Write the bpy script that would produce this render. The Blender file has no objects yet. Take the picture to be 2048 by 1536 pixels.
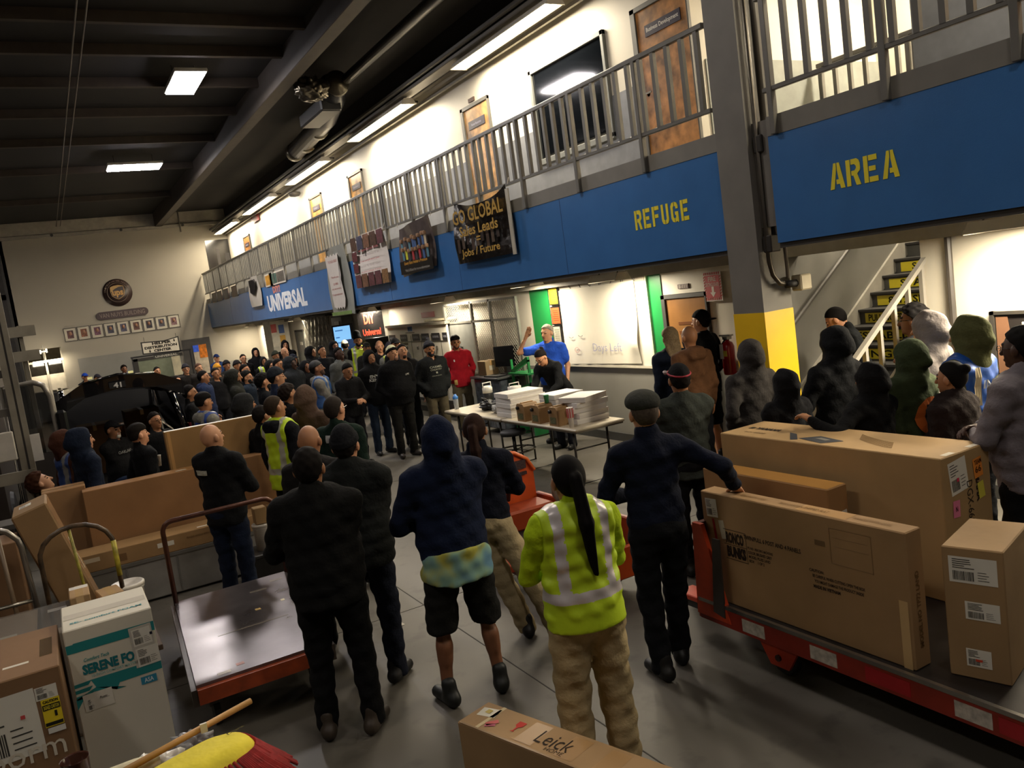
import bpy, math, random
import numpy as np
from mathutils import Matrix, Vector
random.seed(7)
SC = bpy.context.scene
COL = SC.collection
PI = math.pi

# ---------------- camera ----------------
cam_d = bpy.data.cameras.new('camera'); cam = bpy.data.objects.new('camera', cam_d); COL.objects.link(cam); SC.camera = cam
cam_d.sensor_width = 36.0; cam_d.lens = 1655.0 / 2048 * 36; cam_d.clip_start = 0.05; cam_d.clip_end = 200
def _n(v): v = np.array(v, float); return v / np.linalg.norm(v)
_Y = _n([90 - 1024, 705 - 768, 1655]); _X = _n([4000 - 1024, 165 - 768, 1655]); _X = _n(_X - _Y * _X.dot(_Y)); _Z = np.cross(_X, _Y)
_R = np.array([_X, _Y, _Z if _Z[1] < 0 else -_Z])            # camera axes (right, down, forward) to world
EYE = 2.5
cam.matrix_world = Matrix([[_R[i][0], -_R[i][1], -_R[i][2], (0, 0, EYE)[i]] for i in range(3)] + [[0, 0, 0, 1]])
# ---------------- world, exposure ----------------
W = bpy.data.worlds.new('world'); SC.world = W; W.use_nodes = True
W.node_tree.nodes['Background'].inputs[0].default_value = (1.0, 0.86, 0.68, 1); W.node_tree.nodes['Background'].inputs[1].default_value = 0.012
SC.view_settings.view_transform = 'Standard'; SC.view_settings.look = 'None'; SC.view_settings.gamma = 1; SC.view_settings.exposure = 0.0
SC.view_settings.use_curve_mapping = False
# ---------------- lamp powers (the lamps themselves are built with their fixtures) ----------------
P_UP, P_LOW, P_HIGH, P_BACK = 190.0, 66.0, 60.0, 60.0
WARM = (1.0, 0.87, 0.66); NEUT = (1.0, 0.86, 0.66); COOL = (1.0, 0.93, 0.82)
def area(loc, sx, sy, power, color, rot=(0, 0, 0)):
    d = bpy.data.lights.new('lamp_light', 'AREA'); d.shape = 'RECTANGLE'; d.size = sx; d.size_y = sy; d.energy = power; d.color = color
    o = bpy.data.objects.new('lamp_light', d); COL.objects.link(o); o.location = loc; o.rotation_euler = rot
    o.visible_camera = False
    return o

# ---------------- materials ----------------
_mats = {}
def lin(c):
    if isinstance(c, str):
        c = [int(c[i:i + 2], 16) / 255 for i in (0, 2, 4)]
    return tuple(x / 12.92 if x <= .04045 else ((x + .055) / 1.055) ** 2.4 for x in c)
def mat(c, rough=.6, metal=0, var=.12, scale=6, bump=0, bscale=60, spec=.5, emit=0, kind=None, alpha=1, coat=0):
    key = (str(c), rough, metal, var, scale, bump, bscale, spec, emit, kind, alpha, coat)
    if key in _mats: return _mats[key]
    m = bpy.data.materials.new('mat_%d' % len(_mats)); m.use_nodes = True; nt = m.node_tree; N = nt.nodes; L = nt.links
    b = N['Principled BSDF']; rgb = lin(c)
    b.inputs['Roughness'].default_value = rough; b.inputs['Metallic'].default_value = metal
    b.inputs['Specular IOR Level'].default_value = spec; b.inputs['Coat Weight'].default_value = coat
    b.inputs['Base Color'].default_value = (*rgb, 1)
    if emit:
        b.inputs['Emission Color'].default_value = (*rgb, 1); b.inputs['Emission Strength'].default_value = emit
    if alpha < 1: b.inputs['Alpha'].default_value = alpha
    if var > 0:
        tc = N.new('ShaderNodeTexCoord'); ns = N.new('ShaderNodeTexNoise'); ns.inputs['Scale'].default_value = scale; ns.inputs['Detail'].default_value = 4
        cr = N.new('ShaderNodeValToRGB')
        lo = tuple(x * (1 - var) for x in rgb); hi = tuple(min(1, x * (1 + var)) for x in rgb)
        cr.color_ramp.elements[0].position = .3; cr.color_ramp.elements[1].position = .7
        cr.color_ramp.elements[0].color = (*lo, 1); cr.color_ramp.elements[1].color = (*hi, 1)
        L.new(tc.outputs['Object'], ns.inputs['Vector']); L.new(ns.outputs['Fac'], cr.inputs['Fac']); L.new(cr.outputs['Color'], b.inputs['Base Color'])
    if bump > 0:
        tc2 = N.new('ShaderNodeTexCoord'); n2 = N.new('ShaderNodeTexNoise'); n2.inputs['Scale'].default_value = bscale; n2.inputs['Detail'].default_value = 3
        bp = N.new('ShaderNodeBump'); bp.inputs['Strength'].default_value = bump; bp.inputs['Distance'].default_value = .02
        L.new(tc2.outputs['Object'], n2.inputs['Vector']); L.new(n2.outputs['Fac'], bp.inputs['Height']); L.new(bp.outputs['Normal'], b.inputs['Normal'])
    _mats[key] = m
    return m
def cloth(c): return mat(c, .92, var=.18, scale=9, bump=.35, bscale=35, spec=.15)
def cardboard(c='b08a58'): return mat(c, .75, var=.10, scale=3, bump=.08, bscale=12, spec=.25)
def paint(c, r=.5): return mat(c, r, var=.06, scale=2)
def ink(c='2a2018'): return mat(c, .7, var=0, spec=.2)
def steel(c='8a8a88', r=.35): return mat(c, r, metal=.9, var=.1)

# ---------------- mesh helper ----------------
_inv = {}
def tag(o, label=None, cat=None, group=None, kind=None):
    if label: o['label'] = label
    if cat: o['category'] = cat
    if group: o['group'] = group
    if kind: o['kind'] = kind
    return o
def thing(name, label, cat, loc=(0, 0, 0), rz=0, group=None):
    o = bpy.data.objects.new(name, None); COL.objects.link(o); o.location = loc; o.rotation_euler = (0, 0, rz); o.empty_display_size = .1
    tag(o, label, cat, group)
    _inv[o.name] = (Matrix.Translation(loc) @ Matrix.Rotation(rz, 4, 'Z')).inverted()
    return o
def root_of(o):
    while o.parent: o = o.parent
    return o
def link_mesh(name, me, m, parent=None, smooth=False, world=False):
    if m is not None:
        for x in (m if isinstance(m, (list, tuple)) else [m]): me.materials.append(x)
    if smooth: me.shade_smooth()
    o = bpy.data.objects.new(name, me); COL.objects.link(o)
    if parent is not None:
        if world and root_of(parent).name in _inv: me.transform(_inv[root_of(parent).name])
        o.parent = parent
    return o
def rotm(rx=0, ry=0, rz=0): return np.array((Matrix.Rotation(rz, 3, 'Z') @ Matrix.Rotation(ry, 3, 'Y') @ Matrix.Rotation(rx, 3, 'X')))
class MB:
    def __init__(s): s.v = []; s.f = []; s.mi = []
    def add(s, vs, fs, mi=0):
        n = len(s.v); s.v += [tuple(map(float, p)) for p in vs]; s.f += [tuple(n + i for i in f) for f in fs]; s.mi += [mi] * len(fs); return s
    def box(s, x0, x1, y0, y1, z0, z1, mi=0, b=0):
        x0, x1 = min(x0, x1), max(x0, x1); y0, y1 = min(y0, y1), max(y0, y1); z0, z1 = min(z0, z1), max(z0, z1)
        return s.obox(((x0 + x1) / 2, (y0 + y1) / 2, (z0 + z1) / 2), (x1 - x0, y1 - y0, z1 - z0), None, mi, b)
    def obox(s, c, size, R=None, mi=0, b=0):
        hx, hy, hz = [q / 2 for q in size]
        if b <= 0:
            vs = [(sx * hx, sy * hy, sz * hz) for sx in (-1, 1) for sy in (-1, 1) for sz in (-1, 1)]
            fs = [(0, 1, 3, 2), (4, 6, 7, 5), (0, 4, 5, 1), (2, 3, 7, 6), (0, 2, 6, 4), (1, 5, 7, 3)]
        else:  # chamfered: 24 verts
            b = min(b, hx * .9, hy * .9, hz * .9)
            vs = []; idx = {}
            for sx in (-1, 1):
                for sy in (-1, 1):
                    for sz in (-1, 1):
                        for ax in range(3):
                            p = [sx * (hx - b), sy * (hy - b), sz * (hz - b)]; p[ax] = (sx * hx, sy * hy, sz * hz)[ax]
                            idx[(sx, sy, sz, ax)] = len(vs); vs.append(p)
            fs = []
            for sg in (-1, 1):
                q = [(-1, -1), (1, -1), (1, 1), (-1, 1)] if sg > 0 else [(-1, -1), (-1, 1), (1, 1), (1, -1)]
                fs.append(tuple(idx[(sg, a, c2, 0)] for a, c2 in q))
                fs.append(tuple(idx[(c2, sg, a, 1)] for a, c2 in q))
                fs.append(tuple(idx[(a, c2, sg, 2)] for a, c2 in q))
            for a in (-1, 1):
                for c2 in (-1, 1):
                    f1 = [idx[(a, c2, -1, 0)], idx[(a, c2, 1, 0)], idx[(a, c2, 1, 1)], idx[(a, c2, -1, 1)]]
                    f2 = [idx[(a, -1, c2, 0)], idx[(a, -1, c2, 2)], idx[(a, 1, c2, 2)], idx[(a, 1, c2, 0)]]
                    f3 = [idx[(-1, a, c2, 1)], idx[(1, a, c2, 1)], idx[(1, a, c2, 2)], idx[(-1, a, c2, 2)]]
                    if a * c2 > 0: f1.reverse(); f2.reverse(); f3.reverse()
                    f1.reverse()
                    fs += [tuple(f1), tuple(f2), tuple(f3)]
                    for sz in (-1, 1):
                        t = [idx[(a, c2, sz, 0)], idx[(a, c2, sz, 1)], idx[(a, c2, sz, 2)]]
                        if a * c2 * sz < 0: t.reverse()
                        fs.append(tuple(t))
        vs = np.array(vs, float)
        if R is not None: vs = vs @ np.array(R).T
        return s.add(vs + np.array(c, float), fs, mi)
    def tube(s, pts, r, n=8, mi=0, closed=False, cap=True):
        P = [np.array(p, float) for p in pts]; m = len(P); rs = r if isinstance(r, (list, tuple)) else [r] * m
        vs = []; prev = None
        for i in range(m):
            if closed: t = P[(i + 1) % m] - P[i - 1]
            else: t = P[min(i + 1, m - 1)] - P[max(i - 1, 0)]
            t = t / (np.linalg.norm(t) + 1e-9)
            if prev is None:
                a = np.array([0, 0, 1.]) if abs(t[2]) < .9 else np.array([1., 0, 0])
            else: a = prev
            u = a - t * a.dot(t); u /= np.linalg.norm(u) + 1e-9; w = np.cross(t, u); prev = u
            for k in range(n):
                g = 2 * PI * (k + .5) / n; vs.append(P[i] + rs[i] * (math.cos(g) * u + math.sin(g) * w))
        fs = []
        for i in range(m if closed else m - 1):
            j = (i + 1) % m
            for k in range(n): fs.append((i * n + k, i * n + (k + 1) % n, j * n + (k + 1) % n, j * n + k))
        if not closed and cap: fs += [tuple(range(n - 1, -1, -1)), tuple((m - 1) * n + k for k in range(n))]
        return s.add(vs, fs, mi)
    def cyl(s, p0, p1, r, n=12, mi=0): return s.tube([p0, p1], r, n, mi)
    def lathe(s, prof, c=(0, 0, 0), n=16, mi=0, ax=2):
        vs = []
        for r, z in prof:
            for k in range(n):
                g = 2 * PI * k / n; p = [r * math.cos(g), r * math.sin(g), z]
                if ax == 1: p = [p[0], p[2], -p[1]]
                if ax == 0: p = [p[2], p[0], p[1]]
                vs.append([p[i] + c[i] for i in range(3)])
        fs = []
        for i in range(len(prof) - 1):
            for k in range(n): fs.append((i * n + k, i * n + (k + 1) % n, (i + 1) * n + (k + 1) % n, (i + 1) * n + k))
        fs += [tuple(range(n - 1, -1, -1)), tuple((len(prof) - 1) * n + k for k in range(n))]
        return s.add(vs, fs, mi)
    def prism(s, poly, o, u, v, w, mi=0):
        """poly (a,b) in frame u,v at o, extruded by vector w"""
        o, u, v, w = [np.array(q, float) for q in (o, u, v, w)]; n = len(poly)
        A = [o + a * u + b * v for a, b in poly]; B = [p + w for p in A]
        fs = [tuple(range(n - 1, -1, -1)), tuple(range(n, 2 * n))] + [(i, (i + 1) % n, n + (i + 1) % n, n + i) for i in range(n)]
        if np.dot(np.cross(u, v), w) < 0: fs = [tuple(reversed(f)) for f in fs]
        return s.add(A + B, fs, mi)
    def build(s, name, m, parent=None, smooth=False, world=True):
        me = bpy.data.meshes.new(name); me.from_pydata(s.v, [], s.f)
        if any(s.mi): me.polygons.foreach_set('material_index', s.mi)
        me.update()
        return link_mesh(name, me, m, parent, smooth, world)

# text meshes, cached; returned as (verts Nx2 around origin centre, faces)
_txt = {}
def text_geo(st, bold=0, font_shear=0):
    k = (st, bold, font_shear)
    if k in _txt: return _txt[k]
    cu = bpy.data.curves.new('t', 'FONT'); cu.body = st; cu.resolution_u = 2; cu.offset = bold; cu.shear = font_shear; cu.fill_mode = 'FRONT'
    o = bpy.data.objects.new('t', cu); me = bpy.data.meshes.new_from_object(o)
    v = np.array([p.co[:2] for p in me.vertices]); f = [tuple(p.vertices) for p in me.polygons]
    bpy.data.objects.remove(o); bpy.data.meshes.remove(me); bpy.data.curves.remove(cu)
    if len(v) == 0: v = np.zeros((1, 2))
    lo, hi = v.min(0), v.max(0)
    _txt[k] = ((v - (lo + hi) / 2) / np.maximum(hi - lo, 1e-6), f, (hi - lo)[0] / max((hi - lo)[1], 1e-6))
    return _txt[k]
def add_text(mb, st, o, u, v, w, h=None, bold=.02, mi=0, shear=0):
    """text centred at o (3D), spanning width w along u and height h along v"""
    g, f, asp = text_geo(st, bold, shear)
    if h is None: h = w / asp
    o, u, v = [np.array(q, float) for q in (o, u, v)]
    mb.add([o + a * w * u + b * h * v for a, b in g], f, mi)
    return mb
def text_obj(name, st, o, u, v, w, h, m, parent, bold=.02, shear=0):
    return add_text(MB(), st, o, u, v, w, h, bold, 0, shear).build(name, m, parent)
def struct(o): o['kind'] = 'structure'; return o
def quadpatch(mb, o, u, v, a0, a1, b0, b1, mi=0):
    o, u, v = [np.array(q, float) for q in (o, u, v)]
    return mb.add([o + a0 * u + b0 * v, o + a1 * u + b0 * v, o + a1 * u + b1 * v, o + a0 * u + b1 * v], [(0, 1, 2, 3)], mi)
# =============================== SETTING ===============================
XF, XW, XU = 5.6, 7.29, 6.75           # fascia plane, lower wall plane, upper wall plane
YB = 33.0                              # back wall
ZD, ZC = 3.62, 6.95                    # deck level, ceiling
Z0, Z1 = 2.57, 3.47                    # blue band
def floor_mat():
    m = bpy.data.materials.new('concrete'); m.use_nodes = True; nt = m.node_tree; N = nt.nodes; L = nt.links; b = N['Principled BSDF']
    tc = N.new('ShaderNodeTexCoord'); n1 = N.new('ShaderNodeTexNoise'); n1.inputs['Scale'].default_value = .7; n1.inputs['Detail'].default_value = 6
    n2 = N.new('ShaderNodeTexNoise'); n2.inputs['Scale'].default_value = 5; n2.inputs['Detail'].default_value = 8
    cr = N.new('ShaderNodeValToRGB'); e = cr.color_ramp.elements; e[0].position = .3; e[0].color = (.066, .059, .047, 1); e[1].position = .72; e[1].color = (.125, .113, .092, 1)
    mx = N.new('ShaderNodeMixRGB'); mx.blend_type = 'MULTIPLY'; mx.inputs[0].default_value = .5
    cr2 = N.new('ShaderNodeValToRGB'); f = cr2.color_ramp.elements; f[0].position = .32; f[0].color = (.35, .33, .3, 1); f[1].position = .45; f[1].color = (1, 1, 1, 1)
    L.new(tc.outputs['Object'], n1.inputs['Vector']); L.new(tc.outputs['Object'], n2.inputs['Vector']); L.new(n1.outputs['Fac'], cr.inputs['Fac']); L.new(n2.outputs['Fac'], cr2.inputs['Fac'])
    L.new(cr.outputs['Color'], mx.inputs[1]); L.new(cr2.outputs['Color'], mx.inputs[2]); L.new(mx.outputs['Color'], b.inputs['Base Color'])
    cr3 = N.new('ShaderNodeMapRange'); cr3.inputs['To Min'].default_value = .45; cr3.inputs['To Max'].default_value = .62; L.new(n1.outputs['Fac'], cr3.inputs['Value']); L.new(cr3.outputs['Result'], b.inputs['Roughness'])
    return m
struct(MB().box(-16, 12, -6, 40, -.2, 0).build('floor', floor_mat()))
joints = MB()
for y in (1.5, 6.3, 11.1, 15.9, 20.7, 25.5): joints.box(-15, 7.25, y - .004, y + .004, 0, .0015)
for x in (-3, 2.35): joints.box(x - .004, x + .004, -5, 32.9, 0, .0015)
struct(joints.build('trim_1', mat('2c2923', .8, var=0)))
M_WHITE = mat('d9d2c2', .55, var=.04, scale=1.2, bump=.03, bscale=40)
M_GREY = mat('85837c', .45, var=.06, scale=2)
M_GREYD = mat('5f5d58', .5, var=.08, scale=2)
M_BLUE = mat('3d70ac', .25, var=.05, scale=3, bump=.05, bscale=90)
M_DARKC = mat('211e1b', .85, var=.12, scale=1.5)
M_YEL = mat('e8bd1e', .35, var=.05, scale=3)
# ceiling with purlins and girder
cl = struct(MB().box(-16, 12, -6, 40, ZC, ZC + .2).build('ceiling', M_DARKC))
for y in (-2, .3, 2.6, 5, 7.4, 9.6, 11.3, 12.65, 14.05, 15.8, 17.85, 20.3, 23.5, 28.1):
    MB().box(-16, 4.35, y - .05, y + .05, ZC - .16, ZC + .01).build('purlin', mat('40372e', .8), cl)
for x in (4.35, 4.38 + 0, ):
    pass
MB().box(4.25, 4.5, -6, 32.9, ZC - .48, ZC + .01, b=.01).build('girder', mat('463f38', .7, var=.1), cl)
MB().box(-4.6, -4.35, -6, 32.9, ZC - .48, ZC + .01, b=.01).build('girder', mat('463f38', .7, var=.1), cl)
for x in (1.1, 1.22): MB().cyl((x, -5, ZC - .2), (x, 32.9, ZC - .2), .012, 6).build('conduit', mat('6a6156', .6), cl)
# back wall, with the loading opening on the left (pieces round the openings)
bw = MB()
bw.box(-.85, .5, YB, YB + .2, 2.62, ZC); bw.box(.5, 7.3, YB, YB + .2, 0, ZC); bw.box(-.95, -.62, YB, YB + .2, 2.6, ZC)
wb = struct(bw.build('wall_back', mat('a39c8d', .6, var=.03, scale=.6)))
MB().box(-.72, 7.2, YB - .16, YB, 6.4, 6.5).build('trim_beam', mat('9b958a', .6), wb)
MB().box(-.72, 7.2, YB - .08, YB, 6.52, ZC).build('parapet_panel', mat('a8a193', .6), wb)
MB().box(.95, 4.35, YB - .012, YB, 0, 2.12).build('grey_band', M_GREY, wb)
MB().box(4.9, 7.28, YB - .012, YB, 0, 1.22).build('grey_band', M_GREY, wb)
for i, x in enumerate((.9, 3.1, 5.2)): MB().cyl((x, YB - .2, 6.45), (x, YB - .14, 6.45), .05, 8).build('bracket', mat('3c3a36'), wb)
MB().cyl((5.1, YB - .2, 6.2), (5.1, YB - .2, ZC), .03, 6).build('conduit', mat('6a665e'), wb)
# dark upper-storey window in the back wall
d = struct(MB().box(5.9, 6.88, YB - .02, YB, 4.55, 5.82).build('window_1', mat('120f0d', .15, var=0)))
MB().box(6.25, 6.36, YB - .03, YB - .018, 4.6, 5.5).build('mullion', mat('2b2521'), d)
MB().box(6.55, 6.72, YB - .03, YB - .018, 4.6, 5.3).build('mullion', mat('241f1c'), d)
# loading door opening: lit bay beyond it
bay = MB(); bay.box(-.7, .6, 36.5, 36.6, 0, 3); bay.box(.58, .66, YB + .2, 36.5, 0, 3); bay.box(-3.4, -3.3, YB + .2, 36.5, 0, 3); bay.box(-3.3, .6, YB + .2, 36.5, 2.9, 3)
bay.box(-3.3, -.7, 36.5, 36.6, 0, 3)
struct(bay.build('wall_bay', mat('c9c0ac', .6)))
dr = struct(MB().box(-.62, .52, YB + .15, YB + .19, 1.15, 1.72, b=.01).build('door_1', mat('d2c9b6', .5)))
for x in (-.62, -.07, .46): MB().box(x, x + .07, YB + .1, YB + .2, 0, 2.6).build('door_rail', mat('b8b0a0', .5), dr)
for i in range(2): MB().box(-.53 + i * .57, -.1 + i * .57, YB + .16, YB + .18, 1.74, 2.15).build('pane', mat('23201c', .1), dr)
MB().box(-.62, .52, YB + .12, YB + .2, 2.15, 2.22).build('door_rail', mat('b8b0a0', .5), dr)
MB().box(-.62, .52, YB + .14, YB + .19, .1, 1.12).build('door_panel', mat('1c1a18', .6), dr)
lf = thing('strip_light', 'lit fluorescent tube inside the loading opening at the back wall', 'light', (-.05, YB - .3, 2.2))
MB().cyl((-.42, YB - .3, 2.2), (.5, YB - .3, 2.2), .035, 10).build('tube', mat('fff0cc', .4, var=0, emit=9), lf)
MB().cyl((-.05, YB - .3, 2.2), (-.05, YB - .1, 2.75), .012, 6).build('bracket', steel(), lf)
area((0, YB - .4, 2.1), .9, .1, 14, WARM, (PI / 2, 0, 0))
fl = thing('wall_lamp', 'small twin-headed lamp above the loading opening', 'light', (-.05, YB, 2.58))
MB().box(-.13, .05, YB - .1, YB - .03, 2.52, 2.56).box(-.16, -.11, YB - .12, YB - .02, 2.47, 2.6).box(.03, .08, YB - .12, YB - .02, 2.49, 2.62).build('lamp_head', mat('fff4dc', .4, var=0, emit=3), fl)
MB().cyl((-.04, YB - .06, 2.2), (-.04, YB - .06, 2.52), .012, 6).build('bracket', steel(), fl)
# side and rear enclosing walls (behind the camera and far left, closing the warehouse)
struct(MB().box(-16.2, -16, -6, 40, 0, ZC).build('wall_left', mat('8e877a', .7)))
struct(MB().box(-16, 12, -6.2, -6, 0, ZC).build('wall_front', mat('8e877a', .7)))
# lower mezzanine wall with openings for door and stair
w = MB(); w.box(XW, XW + .15, 6.51, 33, 0, 2.62); w.box(XW, XW + .15, -6, 4.96, 0, 2.62)
wl = struct(w.build('wall_right', M_WHITE))
MB().box(XW - .012, XW, 8.75, 32.9, .12, 1.12).build('dado', M_GREY, wl)
MB().box(XW - .012, XW, 6.51, 7.85, .12, 1.12).build('dado', M_GREY, wl)
MB().box(XW - .012, XW, -6, 4.96, .12, 1.16).build('dado', M_GREY, wl)
for i, (a, b_) in enumerate(((8.75, 32.9), (6.51, 7.85), (-6, 4.94))):
    struct(MB().box(XW - .03, XW - .012, a, b_, 0, .13, b=.004).build('baseboard_right', mat('3b3a37', .6)))
MB().box(XW - .2, XW, -6, 32.9, 2.42, 2.62).build('header_beam', mat('8b867a', .6), wl)
# stair shaft
sw = MB(); sw.box(6.75, 10.6, 6.4, 6.5, 0, ZD - .12); sw.box(10.5, 10.6, 4.8, 6.4, 0, ZD); sw.box(XW + .15, 10.6, 4.84, 4.96, 0, ZD - .12)
ss = struct(sw.build('wall_stair', mat('77756f', .5, var=.05)))
sk = MB(); sk.prism([(6.76, .5), (6.76, .75), (10.4, 3.45), (10.4, 3.2)], (0, 6.37, 0), (1, 0, 0), (0, 0, 1), (0, .03, 0)); sk.build('stringer', mat('a19d93', .5), ss)
MB().tube([(6.76, 6.33, 1.5), (10.0, 6.33, 3.85)], .025, 8).build('wall_handrail', mat('4f4c47', .5), ss)
# mezzanine deck and fascia
dk = MB(); dk.box(XF + .03, XW + .2, 6.4, 33, 2.72, ZD); dk.box(XF + .03, 6.6, -6, 6.4, 2.72, ZD); dk.box(6.6, 12, -6, 4.5, 2.72, ZD)
deck = struct(dk.build('trim_2', mat('6e6b65', .6)))
def fascia(n, a, b_):
    f = struct(MB().box(XF, XF + .04, a, b_, Z0, Z1).build('trim_%d' % n, M_BLUE))
    MB().box(XF - .005, XF + .04, a, b_, Z1, ZD + .01).build('deck_edge', mat('77746c', .45, var=.07), f)
    MB().box(XF + .02, XF + .1, a, b_, Z0 - .045, Z0 + .002).build('bottom_angle', mat('37342f', .5), f)
    return f
f1 = fascia(3, 5.7, 32.95); f2 = fascia(4, -3, 5.12)
for y in (8.4, 11.3, 14.2, 17.1, 20, 22.9, 25.8, 28.7): MB().box(XF - .002, XF, y - .003, y + .003, Z0, Z1).build('seam', mat('163e70'), f1)
MB().box(XF - .002, XF, 2.66, 2.668, Z0, Z1).build('seam', mat('163e70'), f2)
# stencilled REFUGE / AREA
ST = {'R': [[(0, 0), (.22, 0), (.22, 1), (0, 1)], [(.28, .78), (.28, 1), (.62, 1), (.8, .88), (.8, .6), (.64, .48), (.28, .48), (.28, .3), (.28, .3), (.42, .3), (.62, 0), (.86, 0), (.66, .42), (.98, .56), (.98, .92), (.7, 1.0)]],
}
def stencil(ch):
    q = lambda a, b, c, d: [(a, b), (c, b), (c, d), (a, d)]
    if ch == 'R': return [q(0, 0, .25, 1), [(.31, 1), (.31, .8), (.52, .8), (.62, .72), (.62, .64), (.52, .56), (.31, .56), (.31, .38), (.42, .38), (.58, 0), (.86, 0), (.66, .42), (.84, .54), (.86, .62), (.86, .8), (.8, .93), (.66, 1)]]
    if ch == 'E': return [q(0, 0, .25, 1), q(.31, .8, .8, 1), q(.31, .41, .7, .59), q(.31, 0, .82, .2)]
    if ch == 'F': return [q(0, 0, .25, 1), q(.31, .8, .8, 1), q(.31, .41, .7, .59)]
    if ch == 'U': return [[(0, 1), (0, .2), (.12, .04), (.36, 0), (.36, .2), (.25, .24), (.25, 1)], [(.8, 1), (.8, .2), (.68, .04), (.43, 0), (.43, .2), (.55, .24), (.55, 1)]]
    if ch == 'G': return [[(.36, 1), (.14, .96), (0, .8), (0, .2), (.14, .04), (.36, 0), (.36, .2), (.25, .25), (.25, .75), (.36, .8)], [(.43, 1), (.43, .8), (.54, .76), (.54, .66), (.8, .66), (.8, .8), (.68, .95)], [(.43, 0), (.43, .2), (.54, .24), (.54, .36), (.44, .36), (.44, .52), (.8, .52), (.8, 0), (.66, 0), (.62, .06)]]
    if ch == 'A': return [[(0, 0), (.26, 0), (.45, .78), (.45, 1), (.30, 1)], [(.51, 1), (.66, 1), (.95, 0), (.68, 0), (.63, .18), (.42, .18), (.42, .36), (.58, .36), (.51, .7)]]
def stencil_word(word, y0, y1, z0, z1, parent):
    n = len(word); w = (y0 - y1) / (n * 1.0 - .12)
    for i, ch in enumerate(word):
        mb = MB()
        for poly in stencil(ch): mb.prism(poly, (XF - .001, y0 - i * w, z0), (0, -w * .93, 0), (0, 0, z1 - z0), (-.003, 0, 0))
        mb.build('letter', mat('efdf34', .4, var=.05), parent)
stencil_word('REFUGE', 7.02, 6.17, 2.92, 3.12, f1); stencil_word('AREA', 4.53, 3.92, 2.92, 3.12, f2)
# UNIVERSAL lettering with red sign above
U_, V_ = (0, -1, 0), (0, 0, 1)
text_obj('lettering', 'UNIVERSAL', (XF - .004, 21.6, 2.98), U_, V_, 3.9, .46, mat('dfe3e6', .5, var=0), f1, .05)
text_obj('lettering', 'DIY?', (XF - .004, 22.35, 3.33), U_, V_, .8, .2, mat('c07a66', .5, var=0), f1, .06)
# small pictures hung along the far end of the band
for i, (y, c) in enumerate(((31.2, '3a2a28'), (30.2, '2a1d1b'), (29.0, '1c2038'), (27.6, '4a3028'), (22.9, 'c08a30'), (22.4, '3f5a50'), (21.6, '59544c'))):
    o = MB().box(XF - .03, XF - .01, y - .42, y + .42, 3.44, 3.78).build('picture', mat('d0c8ba' if i > 3 else '5a4640', .5)); MB().box(XF - .034, XF - .03, y - .36, y + .36, 3.48, 3.74).build('print', mat(c, .4, var=.5, scale=8), o)
    tag(o, ('dark maroon', 'dark brown', 'dark blue', 'reddish brown', 'orange', 'green', 'grey-brown')[i] + ' poster panel tied to the far end of the balcony railing', 'poster', 'posters on the far railing')
# railing
def railing(name, a, b_, x, posts, label, z=ZD, step=.205, zt=4.6, zb=3.84, side=True):
    r = thing(name, label, 'railing', (x, a, z))
    MB().box(x - .025, x + .025, a, b_, zt - .04, zt + .01, b=.006).build('top_rail', M_RAIL, r)
    MB().box(x - .02, x + .02, a, b_, zb - .02, zb + .02, b=.005).build('bottom_rail', M_RAIL, r)
    for p in posts:
        MB().box(x - .028, x + .028, p - .028, p + .028, Z1 + .0 if side else z, zt - .03, b=.005).build('post', M_RAIL, r)
    y = a + .1; me = None
    while y < b_ - .05:
        if min(abs(y - p) for p in posts) > .07:
            if me is None:
                o = MB().box(x - .02, x + .02, -.024, .024, zb + .01, zt - .03).build('baluster', M_RAIL, r); me = o.data; o.location.y = y - a
                me.transform(Matrix.Translation((0, a, 0)))
            else:
                o = bpy.data.objects.new('baluster', me); COL.objects.link(o); o.parent = r; o.location.y = y - a
        y += step
    return r
M_RAIL = mat('6b6963', .38, metal=.2, var=.08)
railing('balcony_railing', 5.72, 32.9, XF - .02, [6.73, 7.92, 9.13, 10.3, 11.47, 12.7, 13.9, 15.1, 16.3, 17.5, 18.7, 19.9, 21.1, 22.3, 23.5, 24.7, 25.9, 27.1, 28.3, 29.5, 30.7, 31.9], 'long grey steel balcony railing running left of the yellow-banded column')
railing('balcony_railing', -2.5, 5.1, XF - .02, [-2.3, -.9, .45, 1.75, 3.03, 3.96, 5.02], 'grey steel balcony railing right of the column above AREA', step=.19)
# upper wall
w = MB(); w.box(XU, XU + .15, 7.1, 33, ZD, 6.4); w.box(XU, XU + .15, -6, 4.5, ZD, 6.4)
w.box(XU + .15, 10, 7.1, 7.25, ZD, ZC); w.box(9.85, 10, -6, 7.25, ZD, ZC); w.box(XU + .15, 9.9, 4.35, 4.5, ZD, ZC)
wu = struct(w.build('wall_upper', M_WHITE))
for a, b_ in ((7.1, 32.9), (-6, 4.5)): MB().box(XU - .012, XU, a, b_, ZD, 4.72).build('dado', mat('76787c', .4), wu)
MB().box(XU + .15, 9.85, 7.08, 7.1, ZD, 4.72).build('dado', mat('8c8f88', .5), wu)
MB().box(XU - .1, XU + .15, -6, 33, 6.2, 6.4).build('wall_cap', mat('8f897d', .6), wu)
MB().box(XU - .12, XU - .07, -6, 33, 5.98, 6.03).build('conduit_run', mat('8f897d', .6), wu)
MB().box(XU + .02, XU + .15, -6, 33, 6.4, ZC).build('bulkhead', mat('1e1e22', .8), wu)
railing('stair_guard_railing', 4.6, 7.0, 8.6, [4.65, 5.8, 6.95], 'short grey guard railing at the stair opening behind the AREA band', side=False, zt=4.64, zb=3.9)
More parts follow.
